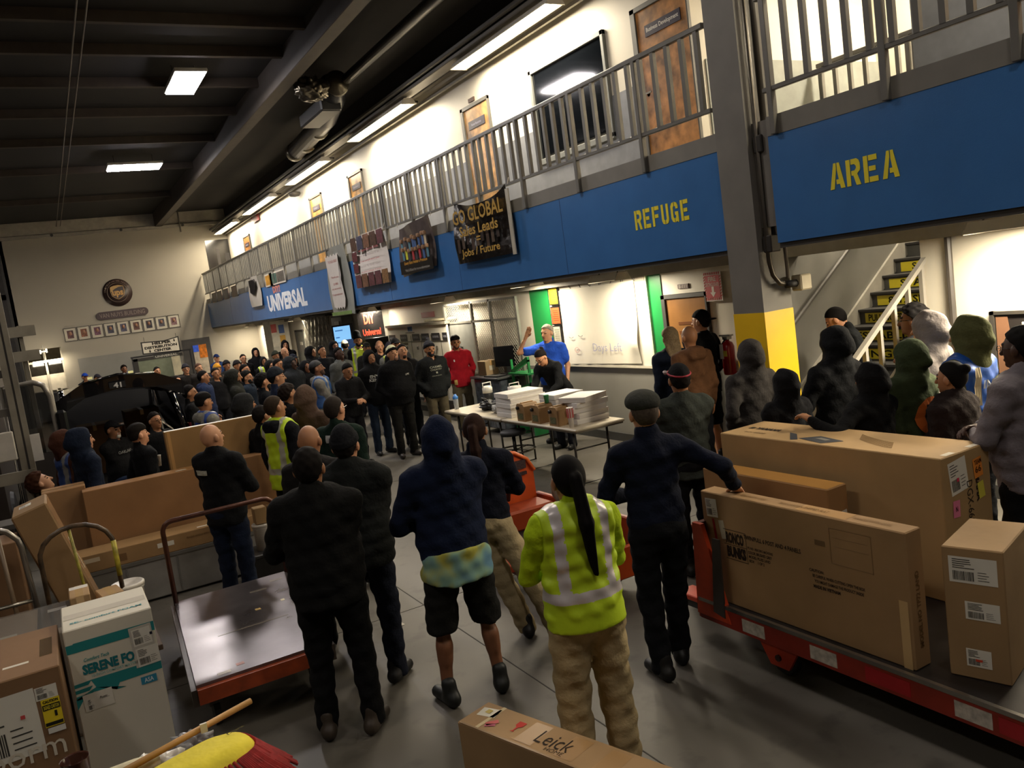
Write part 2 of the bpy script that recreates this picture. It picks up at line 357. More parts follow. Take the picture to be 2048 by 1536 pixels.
# column
c = MB(); c.box(5.56, 5.92, 5.32, 5.69, 1.98, ZC); col = struct(c.build('trim_5', mat('716e67', .6, var=.12, scale=3, bump=.1, bscale=8)))
MB().box(5.556, 5.924, 5.316, 5.694, 0, 1.98).build('yellow_band', M_YEL, col)
MB().box(5.8, 6.0, 5.69, 5.75, 0, 2.6).build('edge_plate', mat('aba698', .5), col)
# conduits on the column
cb = thing('conduit_bundle', 'dark pipes running down the corner of the column to a small grey box', 'conduit', (5.6, 5.25, 2.2))
MB().tube([(5.62, 5.26, ZC)] + [(5.62, 5.26, 2.42), (5.64, 5.25, 2.3), (5.7, 5.24, 2.22), (5.78, 5.22, 2.2)], .022, 8).build('bent_pipe', steel('57524a', .4), cb, True)
MB().tube([(5.7, 5.24, ZC), (5.7, 5.24, 2.62)], .03, 8).build('pipe', mat('37332e', .4), cb, True)
MB().tube([(5.79, 5.22, ZC), (5.79, 5.22, 2.25)], .018, 8).build('pipe', mat('6d685f', .4), cb, True)
for z in (3.36, 2.5): MB().box(5.6, 5.72, 5.2, 5.3, z, z + .15, b=.01).build('junction', mat('26221e'), cb)
MB().box(5.86, 6.0, 5.14, 5.26, 2.13, 2.27, b=.012).build('switch_box', mat('b3a98f', .5), cb)
MB().tube([(5.76, 5.22, 2.2), (5.88, 5.2, 2.2)], .035, 8).build('coupling', mat('1d1b19'), cb, True)
# upper doors and window
def updoor(n, y0, y1, c, sign=None, knob=False):
    d = struct(MB().box(XU - .03, XU - .01, y1, y0, ZD, 5.5).build('door_%d' % n, mat(c, .3, var=.6, scale=6, bump=.02)))
    for a, b2, z0, z1 in ((y0, y0 + .09, ZD, 5.56), (y1 - .02, y1, ZD, 5.56), (y1 - .02, y0 + .09, 5.5, 5.56)):
        MB().box(XU - .05, XU, a, b2, z0, z1, b=.006).build('door_frame', mat('55534e', .5), d)
    MB().box(XU - .04, XU - .03, y0 - .19 - .45 * (y0 - y1 - .2) - .22, y0 - .14, 5.17, 5.3).build('sign', mat('231a2b', .3, var=0), d) if not sign else None
    if sign:
        ym = (y0 + y1) / 2 - .02
        s = MB().box(XU - .04, XU - .03, ym - .31, ym + .31, 5.18, 5.31).build('sign', mat('2a2338', .3, var=0), d)
        text_obj('lettering', sign, (XU - .042, ym, 5.245), U_, V_, .56, .065, mat('d8d4cc', .5, var=0), d, .01)
    else:
        ym = y0 - .14 - .27
        text_obj('lettering', 'Human Resources', (XU - .042, ym, 5.235), U_, V_, .34, .04, mat('a9a6c0', .5, var=0), d, 0)
    if knob: MB().lathe([(.0, 0), (.03, 0), (.03, .02), (.012, .03), (.012, .06), (.02, .06)], (XU - .03, y0 - .08, 4.55), 10, ax=0).box(XU - .09, XU - .08, y0 - .2, y0 - .06, 4.54, 4.56).build('door_handle', steel('c0b8a8', .2), d)
    return d
updoor(2, 7.97, 7.1, 'a3713e', 'Business Development', True)
updoor(3, 12.6, 11.75, 'a67c44'); updoor(4, 18.6, 17.75, 'a67c44'); updoor(5, 21.8, 20.85, 'a67c44')
updoor(6, 30.2, 29.3, '8a5a28')
d = struct(MB().box(XU - .03, XU - .01, 3.02, 2.1, ZD, 5.5).build('door_7', mat('a3713e', .3, var=.3)))
wn = struct(MB().box(XU - .02, XU - .005, 8.68, 10.38, 4.28, 5.48).build('window_2', mat('0b0e12', .06, var=0, spec=.8)))
for a, b2, z0, z1 in ((10.38, 10.45, 4.22, 5.54), (8.62, 8.68, 4.22, 5.54), (8.62, 10.45, 5.48, 5.54), (8.62, 10.45, 4.2, 4.28)):
    MB().box(XU - .05, XU, a, b2, z0, z1, b=.005).build('window_frame', mat('6f716d', .5), wn)
# small plates over doors
for y in (12.3, 7.6): MB().box(XU - .02, XU - .0, y - .1, y + .1, 5.6, 5.66).build('number_plate', mat('4c3428'), wu)
# lower office door near the column
d = struct(MB().box(XW - .025, XW - .01, 7.9, 8.66, 0, 2.07).build('door_8', mat('94683a', .35, var=.25, scale=2.5)))
for a, b2, z0, z1 in ((8.66, 8.74, 0, 2.13), (7.86, 7.9, 0, 2.13), (7.86, 8.74, 2.07, 2.13)):
    MB().box(XW - .05, XW, a, b2, z0, z1, b=.006).build('door_frame', mat('3a3835', .5), d)
MB().box(XW - .03, XW - .025, 8.1, 8.45, 1.72, 1.76).build('sign', mat('6b3f1c', .4, var=0), d)
MB().box(XW - .03, XW - .025, 8.1, 8.45, 1.6, 1.64).build('sign', mat('6b3f1c', .4, var=0), d)
pl = MB().box(XW - .02, XW - .0, 8.2, 8.4, 2.19, 2.25).build('number_plate', mat('4c2c22', .4, var=0), wl)
text_obj('lettering', 'E-111', (XW - .022, 8.3, 2.22), U_, V_, .15, .04, mat('cfc4b4', var=0), wl)
# far office openings under the deck
d = struct(MB().box(XW - .02, XW - .005, 29.9, 30.7, 0, 2.1).build('door_9', mat('5c5850', .4)))
MB().box(XW - .05, XW, 30.65, 30.75, 0, 2.15).build('door_frame', mat('33302b'), d)
d = struct(MB().box(XW - .02, XW - .005, 26.6, 27.4, 0, 2.05).build('door_10', mat('6a6c66', .4)))
MB().box(XW - .05, XW, 27.4, 27.5, 0, 2.1).box(XW - .05, XW, 26.55, 27.5, 2.05, 2.1).build('door_frame', mat('2f2d2a'), d)
MB().box(XW - .03, XW - .02, 26.85, 27.1, 1.6, 1.7).build('sign', mat('c8c2b4'), d)
# back wall doorway (dark frame, lit office beyond only painted into its pale pane) and low window
d = struct(MB().box(4.45, 5.45, YB - .05, YB - .01, 0, 2.25).build('door_11', mat('4b4845', .4)))
MB().box(4.8, 5.28, YB - .07, YB - .05, .9, 2.0).build('pane', mat('cdbfa8', .3, var=.3, scale=5), d)
MB().box(5.0, 5.28, YB - .08, YB - .07, 1.5, 2.0).build('poster', mat('e07c22', .4, var=.5, scale=9), d)
MB().box(4.8, 5.0, YB - .08, YB - .07, 1.75, 2.0).build('poster', mat('3050b0', .3, var=.5, scale=12, emit=.4), d)  # blue poster brightened by a faint glow put into its material
wn = struct(MB().box(2.85, 4.3, YB - .04, YB - .01, 1.0, 1.72).build('window_3', mat('7d8470', .25, var=.1)))
for a, b2, z0, z1 in ((2.7, 2.85, .95, 1.82), (2.7, 4.4, 1.72, 1.82), (2.7, 4.4, .9, 1.0)): MB().box(a, b2, YB - .06, YB, z0, z1).build('window_frame', mat('2e2b27'), wn)
MB().box(4.0, 4.3, YB - .05, YB - .04, 1.0, 1.72).build('blind', mat('d8cfb0'), wn)
# =============================== LAMPS ===============================
def strip(y0, y1, x, z, label, power, group, w=.3, cat='light', em=14, tilt=0.0, col=WARM):
    t = thing('fluorescent_light', label, cat, (x, (y0 + y1) / 2, z), 0, group)
    ym = (y0 + y1) / 2
    MB().prism([(-w / 2, -.02), (-.07, .07), (.07, .07), (w / 2, -.02), (w / 2 - .012, -.026), (.06, .05), (-.06, .05), (-w / 2 + .012, -.026)], (x, y0, z), (1, 0, 0), (0, 0, 1), (0, y1 - y0, 0)).build('reflector', mat('e8e2d4', .35, var=0), t)
    for s in (-.05, .05): MB().cyl((x + s, y0 + .03, z + .0), (x + s, y1 - .03, z + .0), .02, 8).build('tube', mat('fff6e2', .4, var=0, emit=em), t)
    for yy in (y0, y1): MB().prism([(-w / 2, -.03), (-.08, .07), (.08, .07), (w / 2, -.03)], (x, yy - .01, z), (1, 0, 0), (0, 0, 1), (0, .02, 0)).build('end_cap', mat('cfc8ba', .4), t)
    if z < 2.6:
        for yy in (y0 + .1, y1 - .1): MB().cyl((x, yy, z + .06), (x, yy, 2.72), .01, 6).build('hanger', mat('4a463f', .5), t)
    if power: area((x, ym, z - .035), w * .8, y1 - y0 - .1, power, col, (0, tilt, 0))
    return t
names = ['nearest the camera, above the dark office window', 'above the wall left of the second upper door', 'third along the upper wall counting from the column', 'fourth along the upper wall counting from the column', 'fifth along the upper wall, close to the back wall']
for (a, b_), nm in zip(((8.98, 11.78), (13.8, 16.83), (18.8, 21.96), (23.8, 27.4), (29, 32.4)), names):
    t = strip(a, b_, 6.3, 5.98, 'long lit fluorescent fixture ' + nm, P_UP, 'fluorescent lights along the upper wall')
    for yy in (a + .3, b_ - .3): MB().box(6.3, XU - .13, yy - .02, yy + .02, 6.045, 6.08).build('bracket', mat('4a463f'), t)
t = strip(3.2, 6.0, 9.2, 6.0, 'fluorescent fixture over the stair landing behind the right balcony', P_UP * 2.2, 'fluorescent lights along the upper wall')
t = strip(1.2, 4.0, 6.3, 5.98, 'fluorescent fixture over the balcony right of the column', P_UP * .6, 'fluorescent lights along the upper wall')
# raceway that carries the upper fixtures
rw = thing('light_raceway', 'long grey channel above the upper fluorescent fixtures', 'channel', (6.3, 19, 6.1))
MB().box(6.18, 6.42, -4, 32.8, 6.09, 6.15, b=.01).build('channel', mat('6a655c', .5), rw)
MB().box(6.10, 6.17, -4, 32.8, 6.16, 6.22, b=.01).build('channel', mat('4c4841', .5), rw)
low = [(8.9, 'above the right edge of the whiteboard'), (14.3, 'above the wire cage'), (18.6, 'beside the black banner with red letters'), (25.2, 'under the balcony by the clear plastic curtain'), (31.6, 'under the far end of the balcony')]
for y, nm in low:
    t = strip(y, y + .62, 6.78, 2.44, 'lit fluorescent fixture under the balcony ' + (nm if not nm.startswith('under') else nm[nm.index(' by ') + 1:] if ' by ' in nm else 'close to the back wall'), P_LOW, 'fluorescent lights under the balcony', w=.28, tilt=0)
t = strip(11.1, 11.7, 6.78, 2.52, 'fluorescent fixture under the balcony above the wall phone', P_LOW * .8, 'fluorescent lights under the balcony', w=.28)
t = strip(5.1, 6.39, 7.9, 2.95, 'lit fluorescent tube over the stair, seen under the blue band', P_LOW * .12, 'fluorescent lights under the balcony', w=.14)
t = strip(2.6, 4.1, 6.72, 2.45, 'fluorescent fixture under the right balcony by the recessed wall box', P_LOW * 3.2, 'fluorescent lights under the balcony', w=.28)
# high-bay ceiling lights
def highbay(x, y, sx, sy, label, p=1.0):
    t = thing('high_bay_light', label, 'light', (x, y, 6.7), 0, 'high bay lights under the dark roof')
    MB().box(x - sx / 2, x + sx / 2, y - sy / 2, y + sy / 2, 6.66, 6.72, b=.01).build('housing', mat('b9b4aa', .4), t)
    MB().box(x - sx / 2 + .03, x + sx / 2 - .03, y - sy / 2 + .03, y + sy / 2 - .03, 6.64, 6.662).build('diffuser', mat('fff8ff', .4, var=0, emit=60 if p > 1 else 22), t)
    for s in (-1, 1): MB().cyl((x + s * sx * .35, y, 6.7), (x + s * sx * .35, y, ZC), .008, 6).build('hanger', mat('3b3834'), t)
    area((x, y, 6.63), sx, sy, P_HIGH * p, COOL if p >= 1 else WARM)
highbay(2.83, 15.05, .52, 1.35, 'bright square ceiling light in the dark roof, the higher one in the picture', 1.7)
highbay(2.67, 22.3, 1.25, .75, 'bright oblong ceiling light in the dark roof, the lower one in the picture', 3.2)
highbay(3.1, 7.9, .52, 1.35, 'roof light high above the empty flat cart', .85)
highbay(2.6, -.2, .52, 1.35, 'roof light behind the viewer over the boxes', .7)
highbay(-2.6, 3.5, .52, 1.35, 'roof light behind the viewer on the left', .85)
highbay(-3.0, 11.5, .52, 1.35, 'roof light left of the dark vehicle', .6)
highbay(-3.0, 22, .52, 1.35, 'roof light over the far left of the hall', .6)
# =============================== CARTONS ===============================
def frame(face, sx, sy, sz):
    return {'-X': ((-sx / 2, 0, sz / 2), (0, -1, 0), (0, 0, 1), (-1, 0, 0)), '+X': ((sx / 2, 0, sz / 2), (0, 1, 0), (0, 0, 1), (1, 0, 0)),
            '-Y': ((0, -sy / 2, sz / 2), (1, 0, 0), (0, 0, 1), (0, -1, 0)), 'T': ((0, 0, sz), (1, 0, 0), (0, 1, 0), (0, 0, 1)),
            'T2': ((0, 0, sz), (0, -1, 0), (1, 0, 0), (0, 0, 1))}[face]
class Carton:
    def __init__(s, name, label, cat, loc, size, rz=0, c='9c7c55', group=None, b=.006, m=None, tilt=None, bodyname='body'):
        s.t = thing(name, label, cat, loc, rz, group); s.size = size
        if tilt: s.t.rotation_euler = (tilt[0], tilt[1], rz)
        sx, sy, sz = size
        MB().box(-sx / 2, sx / 2, -sy / 2, sy / 2, 0, sz, b=b).build(bodyname, m or cardboard(c), s.t, world=False)
    def at(s, face, a, b, off=.0015):
        o, u, v, n = [np.array(q, float) for q in frame(face, *s.size)]
        return o + a * u + b * v + off * n, u, v, n
    def patch(s, face, a, b, w, h, c='dcd8cc', name='label', off=.0012, rot=0, rough=.4, var=.03):
        o, u, v, n = s.at(face, a, b, off)
        if rot: u, v = u * math.cos(rot) + v * math.sin(rot), -u * math.sin(rot) + v * math.cos(rot)
        m = MB(); quadpatch(m, o, u, v, -w / 2, w / 2, -h / 2, h / 2)
        return m.build(name, mat(c, rough, var=var), s.t, world=False)
    def text(s, face, st, a, b, w, h, c='2a2018', off=.0025, bold=.02, rot=0, shear=0, name='lettering'):
        o, u, v, n = s.at(face, a, b, off)
        if rot: u, v = u * math.cos(rot) + v * math.sin(rot), -u * math.sin(rot) + v * math.cos(rot)
        return add_text(MB(), st, o, u, v, w, h, bold, 0, shear).build(name, ink(c), s.t, world=False)
    def shipping(s, face, a, b, w=.15, h=.1, rot=0, c='d9d5c8', lift=0):
        """paper shipping label: bars and text lines"""
        s.patch(face, a, b, w, h, c, 'shipping_label', .0014 + lift, rot)
        o, u, v, n = s.at(face, a, b, .0024 + lift)
        if rot: u, v = u * math.cos(rot) + v * math.sin(rot), -u * math.sin(rot) + v * math.cos(rot)
        m = MB(); rr = random.Random(int(a * 999) + int(b * 777)); x = -w * .42
        while x < w * .02:
            q = w * rr.choice((.008, .014, .022)); quadpatch(m, o, u, v, x, x + q, -h * .4, -h * .05); x += q + w * .014
        for k in range(5): quadpatch(m, o, u, v, -w * .42, -w * .42 + w * rr.uniform(.25, .5), h * (.38 - .08 * k), h * (.40 - .08 * k) + .001)
        for k in range(4): quadpatch(m, o, u, v, w * .1, w * rr.uniform(.25, .42), h * (-.35 + .1 * k), h * (-.33 + .1 * k))
        return m.build('print', ink('3a3834'), s.t, world=False)
    def tape(s, along='y', c='b9935f', off=.001, w=.05):
        sx, sy, sz = s.size; m = MB()
        if along == 'y': quadpatch(m, (0, 0, sz + off), (1, 0, 0), (0, 1, 0), -w / 2, w / 2, -sy / 2, sy / 2); quadpatch(m, (0, -sy / 2 - off, sz), (1, 0, 0), (0, 0, 1), -w / 2, w / 2, -.08, 0)
        else: quadpatch(m, (0, 0, sz + off), (1, 0, 0), (0, 1, 0), -sx / 2, sx / 2, -w / 2, w / 2); quadpatch(m, (-sx / 2 - off, 0, sz), (0, -1, 0), (0, 0, 1), -w / 2, w / 2, -.08, 0)
        return m.build('tape', mat(c, .12, var=.08, coat=.5), s.t, world=False)
# ---- right-hand trailer cart ----
CX0, CX1, CY0, CY1, CZ = 3.42, 4.82, .9, 4.08, .33
tc = thing('trailer_cart', 'long low red and orange trailer cart carrying the cartons on the right', 'cart', (4.2, 2.5, 0))
MB().box(CX0, CX1, CY0, CY1, CZ - .03, CZ, b=.004).build('deck', mat('2e2a28', .35, metal=.5, var=.25), tc)
MB().box(CX0 - .012, CX0 + .012, CY0, CY1, CZ - .01, CZ + .014).build('edge_strip', steel('a09c96', .25), tc)
MB().box(CX0 - .006, CX0 + .03, CY0, CY1, CZ - .13, CZ - .012).build('side_rail', mat('8c2a1a', .5, var=.2), tc)
MB().box(CX1 - .03, CX1 + .006, CY0, CY1, CZ - .13, CZ - .03).build('side_rail', mat('8c2a1a', .5, var=.2), tc)
MB().box(CX0, CX1, CY1 - .02, CY1 + .02, CZ - .13, CZ + .02).build('end_rail', mat('a83a1c', .5, var=.2), tc)
for y in (3.62, 3.1, 2.25, 1.75, 1.2): MB().box(CX0 - .009, CX0 - .005, y - .1, y + .08, CZ - .11, CZ - .03).build('white_tape', mat('b3aca0', .5, var=.3, scale=30), tc)
for y in (2.7, 2.0, 1.48): MB().box(CX0 - .009, CX0 - .005, y - .14, y + .12, CZ - .11, CZ - .03).build('red_tape', mat('a01c22', .4, var=.15), tc)
# sloping orange end bracket at the far corner, tow hitch, caster forks
for x in (CX0 + .02, CX1 - .05): MB().prism([(0, 0), (.30, 0), (.12, .62), (.04, .62)], (x, CY1 + .02, CZ - .1), (0, -1, 0), (0, 0, 1), (-.03, 0, 0)).build('end_bracket', mat('c2421e', .45, var=.2), tc)
MB().box(CX0 + .02, CX1 - .05, CY1 - .07, CY1 - .03, CZ + .42, CZ + .52).build('end_bar', mat('5a2418', .5), tc)
MB().prism([(0, 0), (.10, -.02), (.12, .5), (.06, .5)], (CX0 - .005, CY1 - .14, CZ - .05), (0, -1, 0), (0, 0, 1), (-.012, 0, 0)).build('black_tape', mat('3a3430', .3), tc)
MB().box(CX0 + .02, CX0 + .16, CY1 + .05, CY1 + .25, CZ - .06, CZ - .02, b=.006).build('hitch_plate', mat('d8553a', .45, var=.15), tc)
MB().box(CX0 + .06, CX0 + .12, CY1 + .1, CY1 + .24, CZ - .13, CZ - .06, b=.006).build('hitch_pin', mat('3a3a3a', .4), tc)
for y in (3.45, 1.3):
    for x in (CX0 + .02, CX1 - .1):
        f = MB().prism([(-.2, 0), (.2, 0), (.07, -.22), (-.07, -.22)], (x, y, CZ - .05), (0, -1, 0), (0, 0, 1), (.02, 0, 0)).build('caster_fork', mat('b5391b', .45, var=.15), tc)
        MB().lathe([(.02, -.03), (.09, -.03), (.1, -.02), (.1, .02), (.09, .03), (.02, .03)], (x + .06, y, .1), 18, ax=0).build('wheel', mat('1d1c1c', .6), f)
        MB().lathe([(.0, -.01), (.02, -.01), (.02, .01), (0, .01)], (x - .005, y, .12), 8, ax=0).build('bolt', mat('3a2018', .4), f)
b = Carton('cardboard_box', 'long thin carton with a boxed logo on the near edge of the red cart', 'box', (3.545, 3.3, CZ), (.125, 1.46, .72), c='977853', group=None)
b.text('-X', 'TWIN/FULL 6 POST AND 4 PANELS', -.16, .12, .44, .028); b.text('-X', 'PO NO: 1858 DIRO #6CHONG', -.255, .055, .2, .018); b.text('-X', 'COLOR: BRUSHED GREY', -.26, .028, .19, .018)
b.text('-X', 'MODEL: PLUSS LAND', -.265, .001, .17, .018); b.text('-X', 'BOX     1 OF 2', -.29, -.026, .12, .018)
b.text('-X', 'CAUTION:', .16, .03, .1, .018); b.text('-X', 'BE CAREFUL WHEN CUTTING OPEN THE BOX', .3, -.0, .34, .018); b.text('-X', 'YOU MIGHT DAMAGE THE PRODUCT INSIDE', .3, -.03, .32, .018); b.text('-X', 'MADE IN VIETNAM', .22, -.062, .18, .02, bold=.04)
b.text('-X', 'RONCO', -.46, .09, .15, .075, bold=.05); b.text('-X', 'BUNKS', -.455, -.0, .16, .075, bold=.07)
for (a, h, w_, hh) in ((-.46, .14, .19, .004), (-.46, .045, .19, .004), (-.455, -.05, .19, .004), (-.365, .045, .004, .19)): b.patch('-X', a, h, w_, hh, '3a2a1c', 'logo_frame', .0018)
b.patch('-X', .2, .2, .07, .03, '6a5236', 'printed_patch', .0015)
for (a, h, w_, hh) in ((.4, .3, .26, .003), (.4, .1, .26, .003), (.27, .2, .003, .2), (.53, .2, .003, .2), (.4, .25, .22, .002), (.4, .2, .22, .002)): b.patch('-X', a, h, w_, hh, '7d6140', 'printed_frame', .0018)
b.shipping('-X', -.64, .26, .1, .12, .05); b.patch('-X', -.56, .13, .045, .12, 'b9b09a', 'torn_tape', rot=.15); b.patch('-X', -.63, .12, .02, .14, '8f1f1c', 'red_label', rot=.1)
b.patch('T', 0, -.2, .1, .34, 'b08a5c', 'printed_patch'); b.text('T2', 'THIS CARTON SHIPPED FLAT', .05, .0, .35, .03, '8a6a44'); b.text('T2', 'HANDLE WITH CARE', -.35, .0, .25, .03, '8a6a44'); b.text('T2', 'HANDLE WITH CARE', .5, .0, .22, .03, '8a6a44')
b.patch('-X', .69, -.2, .05, .4, 'c0a070', 'tape', rough=.1)
b.text('-Y', 'MODEL NO TP72 LAND', 0, -.05, .4, .03, '6d5232', rot=PI / 2)
b = Carton('cardboard_box', 'plain tan carton tucked between the long thin printed carton and the largest carton', 'box', (4.12, 4.05, CZ), (.18, 1.12, .67), c='916d45')
b.patch('T2', 0, 0, 1.1, .17, 'b98848', 'tape', rough=.2); b.shipping('-Y', .03, .12, .09, .1, .1)
b = Carton('cardboard_box', 'largest tan carton on the red cart, coloured stickers on its end', 'box', (4.545, 3.8, CZ), (.47, 1.78, .87), c='a3855b')
b.text('T2', 'YAMAHA', -.62, -.0, .24, .06, bold=.05); b.patch('T2', -.78, .0, .05, .05, '352a20', 'logo'); b.text('T2', 'NX 680B', -.64, -.12, .2, .03, '7a6040')
m = MB(); q = b.at('T2', 0, 0, .002)
m.add([q[0] + a * q[1] + h * q[2] for a, h in ((-.32, -.04), (-.2, -.17), (-.24, -.2), (-.4, -.02))], [(0, 1, 2, 3)]); m.add([q[0] + a * q[1] + h * q[2] for a, h in ((-.12, -.03), (.12, -.09), (.02, -.2), (-.22, -.14))], [(0, 1, 2, 3)])
m.build('printed_keyboard', ink('3b3c40'), b.t, world=False)
m = MB(); m.add([q[0] + a * q[1] + h * q[2] + .001 * q[3] for a, h in ((-.08, -.07), (.02, -.1), (-.0, -.13), (-.11, -.1))], [(0, 1, 2, 3)]); m.build('printed_key', ink('77746c'), b.t, world=False)
m = MB()
for k in range(7):
    pts = [b.at('T2', .1 + .34 * math.sin(t_ * .5) + k * .012, .12 - .02 * k - .1 * t_ + .02 * t_ * t_, .003)[0] for t_ in np.linspace(0, 2.6, 9)]
    m.tube(pts, .0016, 4)
m.build('printed_swirl', ink('8a7048'), b.t, world=False)
b.shipping('-Y', -.08, .3, .17, .2, .12); b.patch('-Y', .11, .31, .085, .12, 'e0872a', 'orange_sticker', .003, .12); b.text('-Y', 'TEAM', .11, .345, .07, .028, '40200a', .0045, rot=.12); b.text('-Y', '66', .11, .3, .06, .04, '40200a', .0045, rot=.12)
b.patch('-Y', .13, .17, .06, .1, 'd3c944', 'yellow_sticker', .003, .15); b.patch('-Y', -.12, .11, .065, .1, 'd96f96', 'pink_sticker', .003, -.05); b.text('-Y', 'N', -.12, .11, .02, .03, '502030', .0045)
b.text('-Y', 'DGX-660B', .02, .1, .3, .055, rot=-PI / 2, bold=.0); b.text('-Y', 'YAMAHA', .1, .23, .25, .035, rot=-PI / 2, bold=.05)
b.shipping('-Y', .04, -.16, .24, .15, .15); b.patch('-Y', -.09, .28, .022, .022, 'd02050', 'pink_dot', .004)
for a in (-.12, .12): b.patch('T', a, -.86, .09, .04, 'efe6d2', 'shiny_tape', .0015, rough=.05)
b = Carton('cardboard_box', 'upright carton with three white shipping labels at the near end of the red cart', 'box', (3.83, 2.38, CZ), (.46, .27, .66), rz=.28, c='997c57')
b.shipping('-X', -.0, .22, .21, .13, .0); b.shipping('-X', .03, .02, .15, .09); b.shipping('-X', .0, -.22, .11, .09); b.patch('-X', .0, -.23, .03, .012, 'd0482c', 'red_mark', .003)
# ---- flat cart in the middle ----
fc = thing('platform_truck', 'empty flat platform truck with worn shiny deck and rusty hoop handle', 'cart', (.95, 6.2, 0))
MB().prism([(.55, 7.12), (1.46, 7.12), (1.27, 5.3), (.44, 5.3)][::-1], (0, 0, .345), (1, 0, 0), (0, 1, 0), (0, 0, .02)).build('deck', None, fc)
dm = bpy.data.materials.new('worn_deck'); dm.use_nodes = True; N = dm.node_tree.nodes; L = dm.node_tree.links; bb = N['Principled BSDF']
tcn = N.new('ShaderNodeTexCoord'); ns = N.new('ShaderNodeTexNoise'); ns.inputs['Scale'].default_value = 4; ns.inputs['Detail'].default_value = 8
cr = N.new('ShaderNodeValToRGB'); cr.color_ramp.elements[0].color = (.10, .085, .085, 1); cr.color_ramp.elements[1].color = (.33, .30, .31, 1)
mr = N.new('ShaderNodeMapRange'); bb.inputs['Metallic'].default_value = .8; mr.inputs['To Min'].default_value = .2; mr.inputs['To Max'].default_value = .42
bp = N.new('ShaderNodeBump'); bp.inputs['Strength'].default_value = .12; bp.inputs['Distance'].default_value = .006
L.new(tcn.outputs['Object'], ns.inputs['Vector']); L.new(ns.outputs['Fac'], cr.inputs['Fac']); L.new(cr.outputs['Color'], bb.inputs['Base Color']); L.new(ns.outputs['Fac'], mr.inputs['Value']); L.new(mr.outputs['Result'], bb.inputs['Roughness']); L.new(ns.outputs['Fac'], bp.inputs['Height']); L.new(bp.outputs['Normal'], bb.inputs['Normal'])
bb.inputs['Specular IOR Level'].default_value = .9
fc.children[0].data.materials.append(dm)
MB().prism([(.44, 5.3), (1.27, 5.3), (1.27, 5.26), (.44, 5.26)][::-1], (0, 0, .25), (1, 0, 0), (0, 1, 0), (0, 0, .095)).build('end_rail', mat('8d3a18', .5, var=.3, scale=12), fc)
MB().prism([(.44, 5.28), (.55, 7.12), (.515, 7.12), (.405, 5.28)], (0, 0, .24), (1, 0, 0), (0, 1, 0), (0, 0, .105)).build('side_rail', mat('3d342c', .4, var=.3, scale=12), fc)
MB().prism([(1.27, 5.28), (1.46, 7.12), (1.5, 7.12), (1.31, 5.28)][::-1], (0, 0, .24), (1, 0, 0), (0, 1, 0), (0, 0, .105)).build('side_rail', mat('3d342c', .4, var=.3, scale=12), fc)
hp = [(.56, 7.1, .2), (.56, 7.1, .95)] + [(.56 + .08 * (1 - math.cos(a)), 7.1, .95 + .08 * math.sin(a)) for a in np.linspace(.3, PI / 2, 4)]
hp += [(1.46 - .1 * (1 - math.cos(a)), 7.1, .93 + .1 * math.sin(a)) for a in np.linspace(PI / 2, .3, 4)] + [(1.46, 7.1, .9), (1.46, 7.1, .2)]
MB().tube(hp, .02, 10).build('handle', mat('4a2a1c', .35, metal=.4, var=.4, scale=14), fc, True)
MB().box(1.3, 1.36, 5.8, 6.1, .37, .4).build('latch', mat('8c7a3a', .4), fc)
for i, (x, y, w_, c) in enumerate(((1.15, 6.8, .13, '6c665e'), (.62, 5.36, .08, 'b8b2a6'), (.73, 5.42, .05, 'a06a60'), (1.05, 6.35, .04, 'c0a46a'), (1.25, 6.4, .03, 'cfc5a0'), (1.33, 6.95, .1, '8d8478'))):
    MB().box(x - w_ / 2, x + w_ / 2, y - .02, y + .02, .3651, .3665).build('torn_sticker', mat(c, .4, var=.3, scale=20), fc)
MB().box(.7, 1.2, 6.03, 6.05, .365, .3665).build('scratch', mat('6d655c', .3), fc)
for x, y in ((.55, 5.5), (1.2, 5.5), (.62, 6.95), (1.36, 6.95)):
    f = MB().box(x - .04, x + .04, y - .05, y + .05, .14, .345).build('caster_fork', mat('3c3630', .5), fc)
    MB().lathe([(.02, -.02), (.085, -.02), (.085, .02), (.02, .02)], (x, y, .085), 16, ax=0).build('wheel', mat('1d1c1c', .6), f)
# ---- left foreground cartons ----
b = Carton('foam_box', 'tall white and teal mattress carton standing beside the brown carton', 'box', (.04, 5.42, 0), (.46, .5, .96), c='cfc9b8', m=mat('d3cdbb', .55, var=.04, scale=2))
T_ = '1f7f80'
b.patch('-Y', 0, .37, .458, .05, T_, 'teal_band'); 
m = MB(); o_, u_, v_, n_ = b.at('-Y', 0, 0, .0013)
for poly in ([(-.19, .40), (.229, .40), (.229, .345), (-.22, .345)], [(-.14, .17), (.229, .17), (.229, .11), (.0, .105), (-.02, .07), (.03, .07), (-.05, .09), (-.17, .10), (-.229, .02), (-.229, .08), (-.12, .12)],):
    m.add([o_ + a * u_ + h * v_ for a, h in poly], [tuple(range(len(poly)))])
for a0, h0 in ((-.225, .165), (-.225, .13), (-.225, .095)): m.add([o_ + a * u_ + h * v_ for a, h in ((a0, h0), (a0 + .09, h0 + .005), (a0 + .07, h0 - .018), (a0, h0 - .02))], [(0, 3, 2, 1)])
m.build('teal_print', mat(T_, .5, var=.03), b.t, world=False)
b.text('-Y', 'SERENE FO', -.035, .235, .27, .06, '1f6d74', bold=.05); b.text('-Y', '10-INCH COMFORT MATTRESS', .0, .19, .26, .016, '7fb0ac'); b.text('-Y', 'Comfort Tech', -.09, .29, .13, .02, '2c8a8a', shear=.3)
b.patch('-Y', .155, .275, .12, .24, 'bcb7aa', 'paper_sheet', .0025, .03); b.shipping('-Y', .155, .33, .1, .1, .03, lift=.002); b.patch('-Y', .205, .335, .014, .016, '151528', 'black_square', .0045); b.shipping('-Y', .17, .21, .12, .11, .03, lift=.002)
